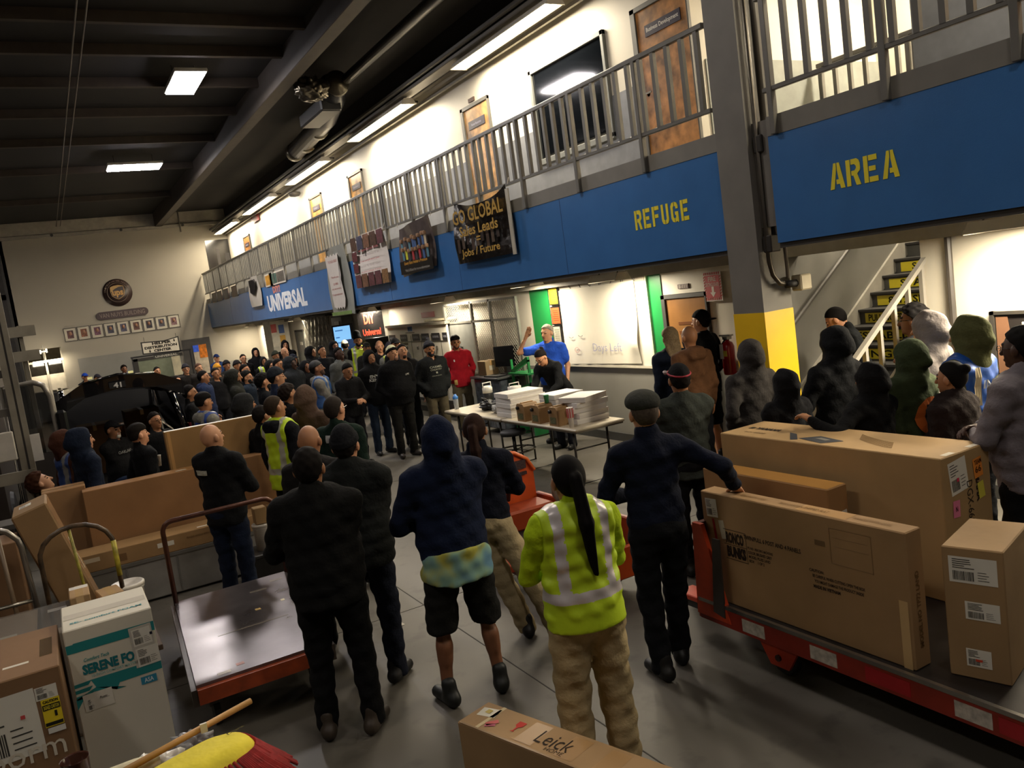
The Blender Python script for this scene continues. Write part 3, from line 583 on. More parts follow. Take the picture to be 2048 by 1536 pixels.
b.patch('-Y', .15, .07, .085, .045, '2f87a6', 'blue_patch', .0025); b.text('-Y', 'ASA', .15, .07, .05, .026, 'd8e4e8', .004)
b.patch('-Y', -.12, .045, .15, .1, 'd6d1c3', 'paper_sheet', .0025, .02); b.shipping('-Y', -.16, .03, .035, .07, .0, lift=.002); b.text('-Y', 'Pottic...', -.09, .055, .05, .015, '3a3834', .004, shear=.4)
b.text('T', 'SE- comfort FOAM', .0, -.14, .38, .03, '3a8c92', bold=.03); b.patch('T', 0, .0, .44, .1, 'dcd6c8', 'clear_tape', rough=.08)
b = Carton('cardboard_box', 'large brown carton with caution label and cut-off white lettering at the left edge', 'box', (-.62, 5.2, 0), (.8, .74, .9), c='806245')
b.shipping('-Y', .1, .2, .34, .34, .02); b.shipping('-Y', .32, .33, .1, .07, .0); b.patch('-Y', .33, .22, .085, .15, 'e3c928', 'caution_label', .003); b.text('-Y', 'CAUTION', .33, .28, .07, .016, '1a1a14', .0045, .05)
b.patch('-Y', .33, .25, .08, .03, '1b1b16', 'caution_band', .0042); b.patch('-Y', .33, .16, .08, .018, '1b1b16', 'caution_band', .0042); b.text('-Y', 'SIGNED CARTON', .33, .25, .07, .02, 'd9c83a', .0055); b.patch('-Y', .345, .21, .012, .03, '1b1b16', 'caution_figure', .0045); b.patch('-Y', .335, .125, .08, .03, 'd5d2ca', 'barcode_strip', .0045)
b.text('-Y', 'uporm', .15, .01, .42, .12, 'cfc6b4', .0028, .0); b.patch('-Y', .12, -.2, .36, .18, 'c5c0b4', 'paper_sheet', .003, .04); b.patch('T', .2, -.18, .12, .03, 'ddd5c2', 'paper_strip', rough=.3); b.patch('T', .34, 0, .06, .3, '5c4a34', 'black_tape', rough=.2)
b.patch('-Y', .2, .24, .02, .02, 'c94a4a', 'red_stamp', .0055)
b = Carton('wrapped_box', 'plastic-wrapped brown box with a dark panel behind the brown carton', 'box', (-.6, 6.35, 0), (.9, .7, .72), c='56493a')
b.patch('T', .34, .05, .2, .6, '25262a', 'dark_panel', rough=.15); b.patch('T', .36, .2, .12, .07, '7d7a74', 'label', .003); b.patch('T', -.05, -.2, .35, .15, '8c887c', 'clear_label', .003, rough=.15)
MB().box(-.46, .46, -.36, .36, .01, .73, b=.02).build('plastic_wrap', mat('c9c5bd', .08, var=0, alpha=.16), b.t, world=False)
# leaning tall carton
b = Carton('tall_box', 'tall narrow tape-wrapped carton leaning to the left beside the hoop handle', 'box', (.02, 7.62, .02), (.26, .5, 1.34), c='846948', tilt=(0, -.26, 0), b=.012)
b.patch('+X', 0, .0, .46, 1.3, 'a98460', 'tape', rough=.15); b.shipping('T', -.03, .05, .09, .12); b.patch('+X', .02, .15, .06, .3, 'b9ab92', 'torn_label', .003)
b.patch('-Y', .02, -.52, .05, .04, '3a2a1c', 'hole_mark')
b = Carton('cardboard_box', 'brown carton with rounded lid between the leaning carton and the long flat carton', 'box', (-.08, 9.22, 0), (.38, .3, 1.17), c='8f6d4a'); b.tape('x')
# silver bin with long cartons
sb = thing('metal_bin', 'long grey metal bin with flat cartons stacked on it', 'bin', (1.0, 9.0, 0))
MB().box(-.15, 2.15, 8.55, 9.45, .02, .43, b=.01).build('body', mat('8b8984', .4, metal=.3, var=.25, scale=3), sb)
MB().box(-.16, 2.16, 8.535, 8.55, .39, .43, b=.004).build('rim', mat('77756f', .4, metal=.4), sb)
for x in (.3, .75, 1.2, 1.65): MB().box(x, x + .012, 8.54, 8.552, .03, .39).build('seam', mat('6b6964', .5), sb)
b = Carton('flat_box', 'low flat carton lying along the front of the grey metal bin', 'box', (.9, 8.7, .43), (2.1, .33, .165), c='94754f')
b.patch('-Y', -.22, .01, .15, .045, 'cfcabc', 'label'); b.patch('T', .15, -.1, .12, .04, 'd8d2c2', 'label'); b.patch('-Y', -.62, -.01, .1, .07, '6f5334', 'printed_patch', .002); b.text('-Y', 'FRAGILE HANDLE WITH CARE KEEP DRY', .15, .02, .35, .02, '6f5334'); b.patch('-Y', -.92, .03, .25, .04, 'c8b79a', 'tape', rough=.1)
b = Carton('long_box', 'long plain carton standing on edge behind the low flat carton', 'box', (1.08, 9.02, .43), (2.02, .22, .70), c='8d6844')
b.patch('T', .1, .0, .4, .2, '7d5a34', 'tape'); b.patch('T', -.1, -.06, .1, .05, 'e0d6c2', 'crumpled_tape', .003, rough=.05)
b = Carton('panel_box', 'upright panel carton with white top edge behind the bald man with the reflective patch', 'box', (1.5, 9.33, .43), (1.16, .1, 1.08), c='947348')
b.patch('T', 0, 0, 1.15, .09, 'd9d3c6', 'white_edge'); b.patch('-Y', -.54, 0, .03, 1.07, 'b78c54', 'edge_fold')
# hoop-handled hand cart and small items
hc = thing('hand_cart', 'small cart with scuffed yellow and brown hoop handle', 'cart', (-.05, 6.75, 0))
MB().box(-.3, .36, 6.3, 7.3, .3, .34, b=.004).build('deck', mat('4a3a2c', .5), hc)
hoop = [(-.3, 7.05, .3), (-.3, 7.05, .98)] + [(-.05 - .25 * math.cos(a), 7.05, .98 + .2 * math.sin(a)) for a in np.linspace(.2, PI - .2, 9)] + [(.2, 7.05, .98), (.2, 7.05, .3)]
MB().tube(hoop, .018, 10).build('hoop_handle', mat('4a3a28', .4, var=.8, scale=14), hc, True)
MB().tube([(-.08, 7.06, 1.17), (-.03, 7.06, .3)], .012, 8).build('centre_bar', mat('8c8430', .4, var=.5, scale=20), hc, True)
MB().tube([(.2, 7.035, 1.0), (.2, 7.035, .72)], .02, 8).build('yellow_paint', mat('a79a34', .4, var=.5, scale=20), hc, True)
for x in (-.2, .26):
    for y in (6.4, 7.2): MB().lathe([(.02, -.02), (.1, -.02), (.1, .02), (.02, .02)], (x, y, .1), 14, ax=0).build('wheel', mat('1d1c1c', .6), hc); MB().box(x - .03, x + .03, y - .03, y + .03, .12, .3).build('caster_fork', mat('3c3630', .5), hc)
b = Carton('small_box', 'small tape-wrapped carton on the hand cart behind the white foam carton', 'box', (-.09, 6.62, .34), (.13, .3, .45), c='a98a62'); b.tape('y', 'c9a877'); b.text('-Y', '7', 0, .15, .03, .05); b.patch('T', 0, .1, .12, .08, 'd9d4ca', 'label')
b = Carton('small_box', 'second small taped carton leaning next to the white bucket on the hand cart', 'box', (.1, 6.6, .34), (.15, .24, .4), c='a08057', tilt=(0, .0, 0), rz=.15); b.tape('y', 'c9a877')
def bucket(x, y, z, r, h, label):
    t = thing('bucket', label, 'bucket', (x, y, z))
    MB().lathe([(0, 0), (r * .88, 0), (r * .96, h * .8), (r * 1.02, h * .82), (r * 1.02, h * .86), (r * .97, h * .9)], (x, y, z), 24).build('body', mat('cdc8bc', .35, var=.04), t, True)
    MB().lathe([(r * 1.06, h * .88), (r * 1.06, h * .97), (r * .98, h), (r * .9, h * .97), (0, h * .97)], (x, y, z), 24).build('lid', mat('d9d4c8', .35, var=.03), t, True)
bucket(.24, 7.15, .34, .12, .28, 'white lidded plastic bucket on the hand cart')
bk = thing('storage_tub', 'dark tub holding the white jar behind the bald man', 'tub', (1.5, 8.2, 0)); MB().box(1.36, 1.7, 8.05, 8.4, 0, .3, b=.02).build('body', mat('22211f', .5), bk); MB().box(1.34, 1.72, 8.03, 8.42, .27, .31, b=.01).build('rim', mat('2c2b29', .4), bk)
bucket(1.53, 8.22, .31, .09, .26, 'white ribbed plastic jar right of the bald man with the patch'); b = Carton('small_box', 'small carton on the white jar right of the bald man', 'box', (1.53, 8.22, .572), (.12, .12, .16), c='a3855b')
ch = thing('steel_cart_handle', 'grey steel hoop cart frame at the left edge beside the plastic-wrapped box', 'cart', (-.6, 7.0, 0))
MB().tube([(-.95, 6.85, .05), (-.95, 6.85, 1.15)] + [(-.67 - .28 * math.cos(a), 6.85, 1.15 + .2 * math.sin(a)) for a in np.linspace(.3, PI - .3, 7)] + [(-.39, 6.85, 1.15), (-.34, 6.85, .05)], .02, 10).build('hoop_handle', steel('8f8b84', .3), ch, True)
MB().tube([(-.52, 6.86, 1.3), (-.48, 6.86, .05)], .016, 8).build('bar', mat('6d5a44', .4), ch, True)
MB().tube([(-.95, 6.85, .75), (-.36, 6.85, .75)], .014, 8).build('cross_bar', steel('a09c94', .3), ch, True)
MB().box(-1.0, -.3, 6.8, 7.2, .02, .06).build('deck', mat('55504a', .5), ch)
b = Carton('cardboard_box', 'brown carton stack inside the grey hoop cart at the left edge', 'box', (-.68, 7.3, .0), (.5, .4, 1.15), c='71553b')
# ---- foreground carton with writing ----
A0 = np.array([1.35, 3.43]); B0 = np.array([1.55, 3.48]); D0 = np.array([.3, -1.0]); D0 = D0 / np.linalg.norm(D0)
cen = (A0 + B0) / 2 + D0 * .72
b = Carton('long_box', 'long brown carton with a red wine glass mark at the bottom edge of the picture', 'box', (cen[0], cen[1], 0), (.21, 1.44, .55), rz=math.atan2(D0[1], D0[0]) + PI / 2, c='a3845e')
b.text('T2', 'Leick', -.2, -.0, .19, .09, bold=-.005); b.text('T2', 'HOME', -.16, -.062, .1, .025, bold=-.005)
b.patch('T2', -.64, .03, .1, .07, 'd3cdb8', 'label', rot=.2); b.patch('T2', -.645, .035, .03, .03, 'b9a23a', 'label_mark', .003); b.patch('T2', -.56, -.03, .06, .03, 'c2403c', 'red_tape', .003, .9); b.patch('T2', -.555, -.05, .05, .02, 'b03a5a', 'red_tape', .003, .6)
m = MB(); o_, u_, v_, n_ = b.at('T2', -.43, -.0, .0025)
m.add([o_ + a * u_ + h * v_ for a, h in ((-.022, .045), (.022, .045), (.02, .012), (.005, .0), (.003, -.03), (.016, -.036), (-.016, -.036), (-.003, -.03), (-.005, .0), (-.02, .012))], [(9, 8, 7, 6, 5, 4, 3, 2, 1, 0)]); m.build('glass_mark', ink('b5352c'), b.t, world=False)
b.patch('T2', -.6, .0, .02, .2, 'dcc9a0', 'tape', rough=.08); b.patch('T2', 0, -.1, 1.4, .012, '8a6c44', 'torn_edge', .002)
for a in (-.33, -.1, .1): b.patch('T2', a, 0, .1, .16, 'a27e52', 'paper_mark', .0012)
# ---- hamper with mop, bag, cup at bottom left ----
hm = thing('cleaning_cart', 'grey cleaning cart under the dust mop at the lower left corner', 'cart', (.0, 3.0, 0))
MB().box(-.5, .22, 2.86, 3.42, .1, .78, b=.03).build('tray_body', mat('4a4c50', .5), hm)
for x in (-.4, .12):
    for y in (2.95, 3.3): MB().lathe([(.01, -.02), (.05, -.02), (.05, .02), (.01, .02)], (x, y, .05), 12, ax=0).build('wheel', mat('1d1c1c', .6), hm)
mp = thing('dust_mop', 'dust mop with yellow pad, red fringe and wooden handle at the lower left', 'mop', (.2, 3.15, .95))
hd = np.array([.48, .18, 0.]); hd /= np.linalg.norm(hd)
MB().tube([(-.12, 3.165, .99), (.47, 3.39, 1.0)], .0125, 10).build('handle', mat('b98a4a', .5, var=.15), mp, True)
nrm = np.array([hd[1], -hd[0], 0])
def pad(r, s0, s1, wz, z, dz, nn=14):
    c0 = np.array([-.03, 3.02, z]); pts = []
    L_ = .46; out = []
    for k in range(nn * 2):
        a = 2 * PI * k / (nn * 2); ca, sa = math.cos(a), math.sin(a); ex = .45
        p = c0 + hd * (L_ / 2 + (L_ / 2 + r) * abs(ca) ** ex * np.sign(ca)) + nrm * ((.1 + r) * abs(sa) ** .8 * np.sign(sa) + s0)
        out.append(p)
    return out
top = pad(0, 0, 0, 0, .975, 0); mid = pad(.015, 0, 0, 0, .95, 0); bot = pad(.085, .03, 0, 0, .88, 0); n_ = len(top)
top2 = [p * [1, 1, 1] + np.array([0, 0, .02]) - .25 * (p - np.array(top).mean(0)) for p in top]
m = MB(); m.add(list(top2) + list(top) + list(mid), [tuple(range(n_))] + [(i, n_ + i, n_ + (i + 1) % n_, (i + 1) % n_) for i in range(n_)] + [(n_ + i, 2 * n_ + i, 2 * n_ + (i + 1) % n_, n_ + (i + 1) % n_) for i in range(n_)]); m.build('yellow_pad', mat('e6d42f', .7, var=.1, scale=8, bump=.5, bscale=12), mp, True)
m = MB(); rr = random.Random(3)
for i in range(n_ * 7):
    t_ = i / 7; i0 = int(t_) % n_; i1 = (i0 + 1) % n_; fr = t_ - int(t_)
    p = mid[i0] * (1 - fr) + mid[i1] * fr; q = bot[i0] * (1 - fr) + bot[i1] * fr
    m.tube([p + [0, 0, .01], (p + q) / 2 + (q - p) * .1 * rr.uniform(-1, 1), q + (q - p) * rr.uniform(-.1, .5)], [.006, .008, .006], 5)
fr_ = m.build('red_fringe', mat('8a1f1c', .95, var=.25, scale=40), mp, True); fr_['kind'] = 'stuff'
text_obj('lettering', 'Dura', (.37, 3.19, 1.0), hd, (-hd[1], hd[0], 0), .07, .015, ink('5a5020'), mp)
MB().box(.26, .285, 3.29, 3.3, .985, 1.02).build('paper_tag', mat('ddd8cc'), mp)
pb = thing('plastic_bag', 'crumpled white plastic bag beside the brown cup', 'bag', (.02, 3.35, .8))
def blob(name, c, r, m, parent, amp=.15, fr=9, sub=3, seed=0, flat=1):
    me = bpy.data.meshes.new(name); import bmesh
    bm = bmesh.new(); bmesh.ops.create_icosphere(bm, subdivisions=sub, radius=1); rr = random.Random(seed); ph = [rr.uniform(0, 6) for _ in range(6)]
    for v in bm.verts:
        d = v.co.normalized(); k = 1 + amp * (math.sin(fr * d.x + ph[0] + 2 * d.z) * math.sin(fr * d.y + ph[1]) + .6 * math.sin(1.9 * fr * d.z + ph[2] + 3 * d.x) * math.sin(1.7 * fr * d.x + ph[3]))
        v.co = Vector((c[0] + r[0] * d.x * k, c[1] + r[1] * d.y * k, c[2] + r[2] * max(d.z * k, -flat)))
    bm.to_mesh(me); bm.free()
    return link_mesh(name, me, m, parent, True, True)
blob('bag_body', (.04, 3.33, .87), (.19, .09, .075), mat('cfccc6', .2, var=.1, spec=.6), pb, .22, 11, 4, 2)
blob('bag_neck', (.22, 3.44, .88), (.08, .05, .055), mat('8b8a8a', .25, var=.3, scale=20), pb, .3, 9, 4, 3)
MB().box(.1, .14, 3.25, 3.255, .9, .94).build('printed_mark', ink('2a2a2c'), pb)
br = thing('whisk_brush', 'pale cream bristle brush lying on the white bag', 'brush', (-.02, 3.28, .96))
MB().tube([(-.12, 3.26, .955), (-.07, 3.262, .96), (.02, 3.27, .96), (.1, 3.285, .95)], [.012, .032, .03, .024], 10).build('bristles', mat('d9cfae', .8, var=.1, scale=40), br, True)
MB().tube([(-.18, 3.18, .86), (-.13, 3.24, .94)], .008, 8).build('red_grip', mat('b3333c', .5), br, True)
cp = thing('brown_tumbler', 'dark brown translucent tumbler standing at the lower left', 'tumbler', (-.165, 3.33, .79))
MB().lathe([(0, 0), (.036, 0), (.048, .25), (.05, .255), (.046, .25), (.034, .01), (0, .01)], (-.165, 3.33, .79), 20).build('body', mat('4a2c22', .12, var=.1, alpha=.88), cp, True)
text_obj('lettering', 'fl', (-.155, 3.286, .9), (1, .1, 0), (0, 0, 1), .02, .05, ink('8a7a70'), cp)
tw = thing('cleaning_rag', 'crumpled cream rag at the bottom left corner', 'rag', (-.33, 3.3, .8)); blob('cloth', (-.3, 3.3, .86), (.1, .08, .08), mat('c8c0a2', .9, var=.15), tw, .28, 7, 4, 8)
# =============================== TABLES AND FOOD ===============================
def table(y0, y1, label):
    t = thing('folding_table', label, 'table', (5.58, (y0 + y1) / 2, 0), 0, 'folding tables joined end to end')
    MB().box(5.22, 5.95, y0, y1, .715, .75, b=.012).build('tabletop', mat('b5aa93', .45, var=.06, scale=4), t)
    MB().box(5.24, 5.93, y0 + .02, y1 - .02, .695, .717).build('apron', mat('6a6458', .5), t)
    for y in (y0 + .25, y1 - .25):
        MB().tube([(5.34, y, .7), (5.34, y, .02), (5.84, y, .02), (5.84, y, .7)], .016, 8).build('leg', mat('3e3c39', .35, metal=.5), t, True)
        MB().tube([(5.34, y, .45), (5.84, y, .45)], .01, 6).build('brace', mat('3e3c39', .35, metal=.5), t, True)
    return t
table(8.1, 9.93, 'folding table nearer the column with coffee boxes and white pastry boxes'); table(9.96, 11.8, 'farther folding table with the black bag and drink bottle')
n_box = [0]
def pastry(x, y, z, rz, s=(.5, .42, .075), lab='', cut=False):
    b = Carton('pastry_box', lab, 'box', (x, y, z), s, rz=rz, group='white pastry boxes on the folding table', m=mat('cdc9c4', .5, var=.03), b=.004)
    sx, sy, sz = s; MB().box(-sx / 2 - .002, sx / 2 + .002, -sy / 2 - .002, -sy / 2 + .01, sz * .62, sz + .001, b=.001).build('lid_flap', mat('d6d2cc', .5, var=.02), b.t, world=False)
ordn = ['bottom', 'second from the bottom', 'third from the bottom', 'fourth from the bottom', 'top']
for k in range(5): pastry(5.6 + .01 * (k % 2), 10.02 + .015 * math.sin(k * 2), .75 + k * .066, .05 * math.sin(k * 3), (.56, .42, .065), 'white pastry box, %s in the left stack on the table' % ordn[k])
for k in range(5): pastry(5.66 + .012 * (k % 2), 8.55 + .02 * math.sin(k), .75 + k * .066, .14 * math.sin(k * 2.2) + (.3 if k == 4 else 0), (.48, .4, .065), 'white pastry box, %s in the front right stack on the table' % ordn[k])
for k in range(5): pastry(5.7, 9.05 + .01 * k, .75 + k * .066, .04 * math.sin(k), (.44, .4, .065), 'white pastry box, %s in the rear right stack near the kneeling woman'.replace('kneeling', 'leaning') % ordn[k])
for k, (y, nm) in enumerate(((9.42, 'left'), (9.05, 'middle'), (8.62, 'right'))):
    t = thing('coffee_box', 'brown cardboard coffee carrier with spout, %s one of the three' % nm, 'box', (5.36, y, .75), 0, 'coffee carriers on the table')
    MB().prism([(-.1, 0), (.1, 0), (.1, .2), (.07, .235), (-.07, .235), (-.1, .2)], (5.36 - .11, y, .75), (0, 1, 0), (0, 0, 1), (.22, 0, 0)).build('body', mat('8a6a42', .7, var=.12), t)
    MB().box(5.27, 5.45, y - .02, y + .02, .975, 1.0, b=.005).build('carry_handle', mat('9a7a50', .7), t)
    MB().cyl((5.25, y + .04, .93), (5.22, y + .04, .93), .022, 12).build('spout', mat('15130f', .3), t, True)
    MB().box(5.2465, 5.2485, y - .06, y + .07, .78, .86).build('printed_label', mat('5a5a3c', .5, var=.5, scale=60), t)
for (x, y, z, c, lab, r) in ((5.42, 9.0, .99, '2f7a4c', 'green paper cup stack between the coffee carriers', .035), (5.3, 8.3, .75, 'c23a3a', 'red and white striped cup standing at the end of the coffee carriers', .04)):
    t = thing('paper_cup', lab, 'cup', (x, y, z)); h_ = .1 if c == '2f7a4c' else .24
    MB().lathe([(0, 0), (r * .75, 0), (r, h_), (r * 1.04, h_ + .004), (r * .95, h_), (0, h_ - .01)], (x, y, z), 18).build('cup_body', mat('dcd6ce' if c != '2f7a4c' else c, .5, var=0), t, True)
    if c != '2f7a4c':
        for k in range(9):
            a = 2 * PI * k / 9; p0 = np.array([x + r * .92 * math.cos(a), y + r * .92 * math.sin(a), z + h_ * .5]); p1 = np.array([x + (r + .001) * math.cos(a), y + (r + .001) * math.sin(a), z + h_ - .004]); MB().tube([p0, p1], .005, 4).build('red_stripe', mat('c0262c', .5, var=0), t)
t = thing('drink_bottle', 'clear shaker bottle with blue lid at the far end of the table', 'bottle', (5.4, 11.7, .75)); MB().lathe([(0, 0), (.035, 0), (.042, .16), (.04, .165)], (5.4, 11.7, .75), 16).build('body', mat('b6bcc0', .1, alpha=.6, var=0), t, True); MB().lathe([(.043, .16), (.045, .2), (.025, .21), (.02, .235), (0, .235)], (5.4, 11.7, .75), 16).build('lid', mat('3b7fd0', .3, var=0), t, True)
t = thing('black_bag', 'crumpled black bag lying on the far table', 'bag', (5.6, 10.9, .75)); blob('bag_body', (5.62, 10.95, .81), (.15, .22, .08), mat('121214', .5), t, .25, 6, 4, 5); MB().tube([(5.55, 10.9, .87), (5.5, 10.85, .93), (5.5, 11.0, .94), (5.57, 11.05, .87)], .01, 6).build('strap', mat('1a1a1c'), t, True)
t = thing('plastic_bag', 'clear crumpled plastic bag between the black bag and the pastry boxes', 'bag', (5.6, 10.5, .75)); blob('bag_body', (5.55, 10.48, .81), (.13, .16, .075), mat('a8a8a6', .15, spec=.8, var=.3, scale=30), t, .3, 12, 4, 6)
t = thing('water_jug', 'white-topped dark drink jug behind the black bag', 'jug', (5.85, 11.45, .75)); MB().lathe([(0, 0), (.07, 0), (.075, .2), (.06, .22)], (5.85, 11.45, .75), 16).build('body', mat('2c2d30', .3), t, True); MB().lathe([(.08, .19), (.08, .27), (.05, .3), (0, .3)], (5.85, 11.45, .75), 16).build('lid', mat('e2dfd6', .3), t, True); MB().tube([(5.78, 11.45, 1.02), (5.78, 11.45, 1.1), (5.92, 11.45, 1.1), (5.92, 11.45, 1.02)], .01, 6).build('handle', mat('e2dfd6', .3), t, True)
t = thing('white_lid_tub', 'white tub with a loop handle behind the left pastry stack', 'tub', (5.75, 10.52, .75)); MB().lathe([(0, 0), (.09, 0), (.1, .3), (.1, .34), (0, .35)], (5.78, 10.45, .75), 18).build('body', mat('d4d0c8', .4), t, True); MB().tube([(5.7, 10.45, 1.09), (5.7, 10.45, 1.14), (5.86, 10.45, 1.14), (5.86, 10.45, 1.09)], .008, 6).build('handle', mat('d4d0c8', .4), t, True)
# stool with foot ring under the table
t = thing('drafting_stool', 'black stool with round foot ring in front of the food table', 'stool', (5.25, 9.7, 0))
MB().tube([(5.25 + .27 * math.cos(a), 9.7 + .27 * math.sin(a), .34) for a in np.linspace(0, 2 * PI, 29)[:-1]], .012, 8, closed=True).build('foot_ring', steel('8d8880', .25), t, True)
MB().cyl((5.25, 9.7, .12), (5.25, 9.7, .56), .025, 10).build('post', steel('3a3835'), t, True)
for k in range(4):
    a = k * PI / 2 + .4; MB().tube([(5.25, 9.7, .34), (5.25 + .27 * math.cos(a), 9.7 + .27 * math.sin(a), .34)], .008, 6).build('spoke', steel('6d6860'), t, True)
    MB().tube([(5.25, 9.7, .14), (5.25 + .24 * math.cos(a), 9.7 + .24 * math.sin(a), .0)], .014, 6).build('leg', mat('1d1c1b', .4), t, True)
MB().lathe([(0, .55), (.17, .55), (.18, .58), (.17, .61), (0, .62)], (5.25, 9.7, 0), 20).build('seat', mat('17171a', .6), t, True)
# =============================== TUGGER ===============================
OR_ = mat('c8501c', .4, var=.15, scale=5)
t = thing('electric_tugger', 'orange ride-on tugger with round gauges between the ponytailed women', 'vehicle', (3.6, 6.0, 0))
prof = [(0, 0), (.62, 0), (.62, .38), (.56, .5), (.44, .58), (.3, .61), (.28, .57), (.0, .57)]
MB().prism(prof, (3.12, 6.62, .42), (1, 0, 0), (0, 0, 1), (0, .05, 0)).build('dash_panel', OR_, t)
MB().tube([(3.12, 6.61, .99), (3.4, 6.61, .99), (3.43, 6.61, 1.03), (3.56, 6.61, 1.0), (3.68, 6.61, .92), (3.745, 6.61, .8)], .018, 8).build('panel_rim', mat('dc6a30', .35), t, True)
MB().box(3.14, 3.4, 6.60, 6.62, .86, .95).build('sticker', mat('8a857c', .4), t)
for x in (3.2, 3.32):
    g = MB().lathe([(0, 0), (.045, 0), (.048, -.02), (.038, -.022), (0, -.018)], (x, 6.61, .79), 18, ax=1).build('gauge', mat('20201e', .3), t, True)
    MB().lathe([(0, -.0), (.034, -.0), (.034, -.004), (0, -.004)], (x, 6.59, .79), 16, ax=1).build('dial', mat('b9b6ae', .3, var=.2, scale=60), g)
MB().box(3.54, 3.66, 6.60, 6.62, .84, .92).box(3.54, 3.66, 6.6, 6.62, .78, .81).build('warning_label', mat('3a2a2c', .4, var=.6, scale=60), t)
MB().box(3.44, 3.5, 6.6, 6.62, .78, .9).build('green_label', mat('6d9a3e', .4, var=.5, scale=30), t)
MB().box(3.1, 3.75, 5.2, 6.62, .3, .36, b=.01).build('platform', mat('34302e', .5), t)
MB().box(3.07, 3.11, 5.2, 6.66, .12, .40, b=.01).build('side_plate', mat('7a3018', .45, var=.15), t)
MB().box(3.06, 3.14, 5.2, 6.66, .38, .42, b=.008).build('side_rim', OR_, t)
MB().box(3.75, 3.8, 5.2, 6.66, .12, .58, b=.01).build('side_plate', mat('a03c1a', .45, var=.15), t)
MB().box(3.1, 3.78, 5.18, 5.22, .12, .38, b=.01).build('rear_plate', OR_, t)
MB().box(3.12, 3.74, 6.3, 6.6, .36, .55, b=.02).build('footwell', mat('a9441e', .45), t)
MB().tube([(3.4, 6.55, .6), (3.36, 6.4, .82)], .02, 8).build('steering_column', mat('17171a'), t, True)
MB().tube([(3.36 + .1 * math.cos(a), 6.4 + .07 * math.sin(a), .82 + .07 * math.sin(a)) for a in np.linspace(0, 2 * PI, 17)[:-1]], .012, 6, closed=True).build('steering_wheel', mat('17171a'), t, True)
MB().box(3.35, 3.7, 5.65, 6.0, .36, .6, b=.03).build('seat_base', mat('2a1c20', .5), t)
blob('wrapped_backrest', (3.62, 5.9, .78), (.12, .1, .2), mat('8f8474', .35, var=.25, scale=14), t, .08, 8, 4, 11)
for x, y in ((3.2, 5.45), (3.66, 5.45), (3.2, 6.45), (3.66, 6.45)): MB().lathe([(.02, -.05), (.13, -.05), (.13, .05), (.02, .05)], (x, y, .131), 18, ax=0).build('wheel', mat('1a1a1a', .7), t)
MB().box(2.9, 3.07, 5.9, 6.2, .18, .24, b=.006).build('tow_arm', mat('b5492a', .5), t)
# long low rail cart right of the tugger
t = thing('tow_rail', 'low red tow rail running right of the tugger along the floor', 'rail', (4.3, 5.2, 0)); MB().tube([(3.9, 6.1, .36), (4.55, 4.9, .33)], .03, 6).build('bar', mat('8c3a24', .5, var=.2), t); MB().tube([(4.05, 5.85, .1), (4.05, 5.85, .36)], .02, 6).build('foot', mat('3a2a24'), t); MB().tube([(4.45, 5.1, .1), (4.45, 5.1, .34)], .02, 6).build('foot', mat('3a2a24'), t); MB().box(4.0, 4.1, 5.8, 5.9, 0, .1).build('pad', mat('2a2a2a'), t); MB().box(4.4, 4.5, 5.05, 5.15, 0, .1).build('pad', mat('2a2a2a'), t)

for x, y, r_, nm in ((2.02, 6.05, .05, 'white paper scrap on the floor left of the navy hooded person'), (2.75, 4.75, .03, 'torn pale scrap on the floor between the khaki-trousered women'), (1.95, 8.6, .04, 'small crumpled scrap on the floor beyond the knit-cap man')):
    t = thing('paper_scrap', nm, 'paper', (x, y, 0)); m = MB(); m.add([(x - r_, y - r_ * .5, .003), (x + r_, y - r_ * .3, .004), (x + r_ * .8, y + r_ * .6, .012), (x - r_ * .6, y + r_ * .4, .004)], [(0, 1, 2, 3)]); m.build('scrap', mat('c8c2b4', .8), t)
# =============================== WALL ITEMS ===============================
V3 = np.array
def flat(name, y0, y1, z0, z1, x, c, parent=None, rough=.5, var=.03, th=.004, **k):
    return MB().box(x - th, x, min(y0, y1), max(y0, y1), z0, z1).build(name, mat(c, rough, var=var, **k), parent)
def wtext(st, y, z, w, h, x, c, parent, bold=.02, name='lettering', shear=0): return text_obj(name, st, (x - .001, y, z), U_, V_, w, h, ink(c), parent, bold, shear)
# whiteboard and its paper sheet
t = thing('whiteboard', 'large whiteboard behind the paper sheet reading Days Left', 'board', (XW, 10.1, 1.17))
MB().box(XW - .03, XW - .013, 9.03, 11.2, 1.17, 2.42, b=.004).build('panel', mat('dcd8cc', .3, var=.02), t); MB().box(XW - .05, XW - .012, 9.0, 9.03, 1.15, 2.43).box(XW - .05, XW - .012, 9.0, 11.24, 1.13, 1.17).build('frame', mat('c8c2b0', .4), t)
t = thing('paper_sheet', 'wide white paper sheet with faint Days Left lettering and a curled corner', 'poster', (XW - .04, 10.2, 1.2))
m = MB(); ny, nz = 30, 16; vs = []
for j in range(nz + 1):
    for i in range(ny + 1):
        y = 11.22 - 1.94 * i / ny; z = 1.17 + 1.18 * j / nz + .03 * i / ny
        q = max(0, 1 - math.hypot((y - 9.35) / .35, (z - 1.5) / .45)); r = .012 * math.sin(y * 9 + z * 3) * (1 - j / nz)
        vs.append((XW - .045 - .09 * q * q * (1 if i > 22 else .6) - abs(r), y, z))
m.add(vs, [(j * (ny + 1) + i, (j + 1) * (ny + 1) + i, (j + 1) * (ny + 1) + i + 1, j * (ny + 1) + i + 1) for j in range(nz) for i in range(ny)]); m.build('sheet', mat('e2dccc', .6, var=.02), t, True)
wtext('Days Left', 10.05, 1.42, .72, .16, XW - .075, '9a9cc0', t, -.012)
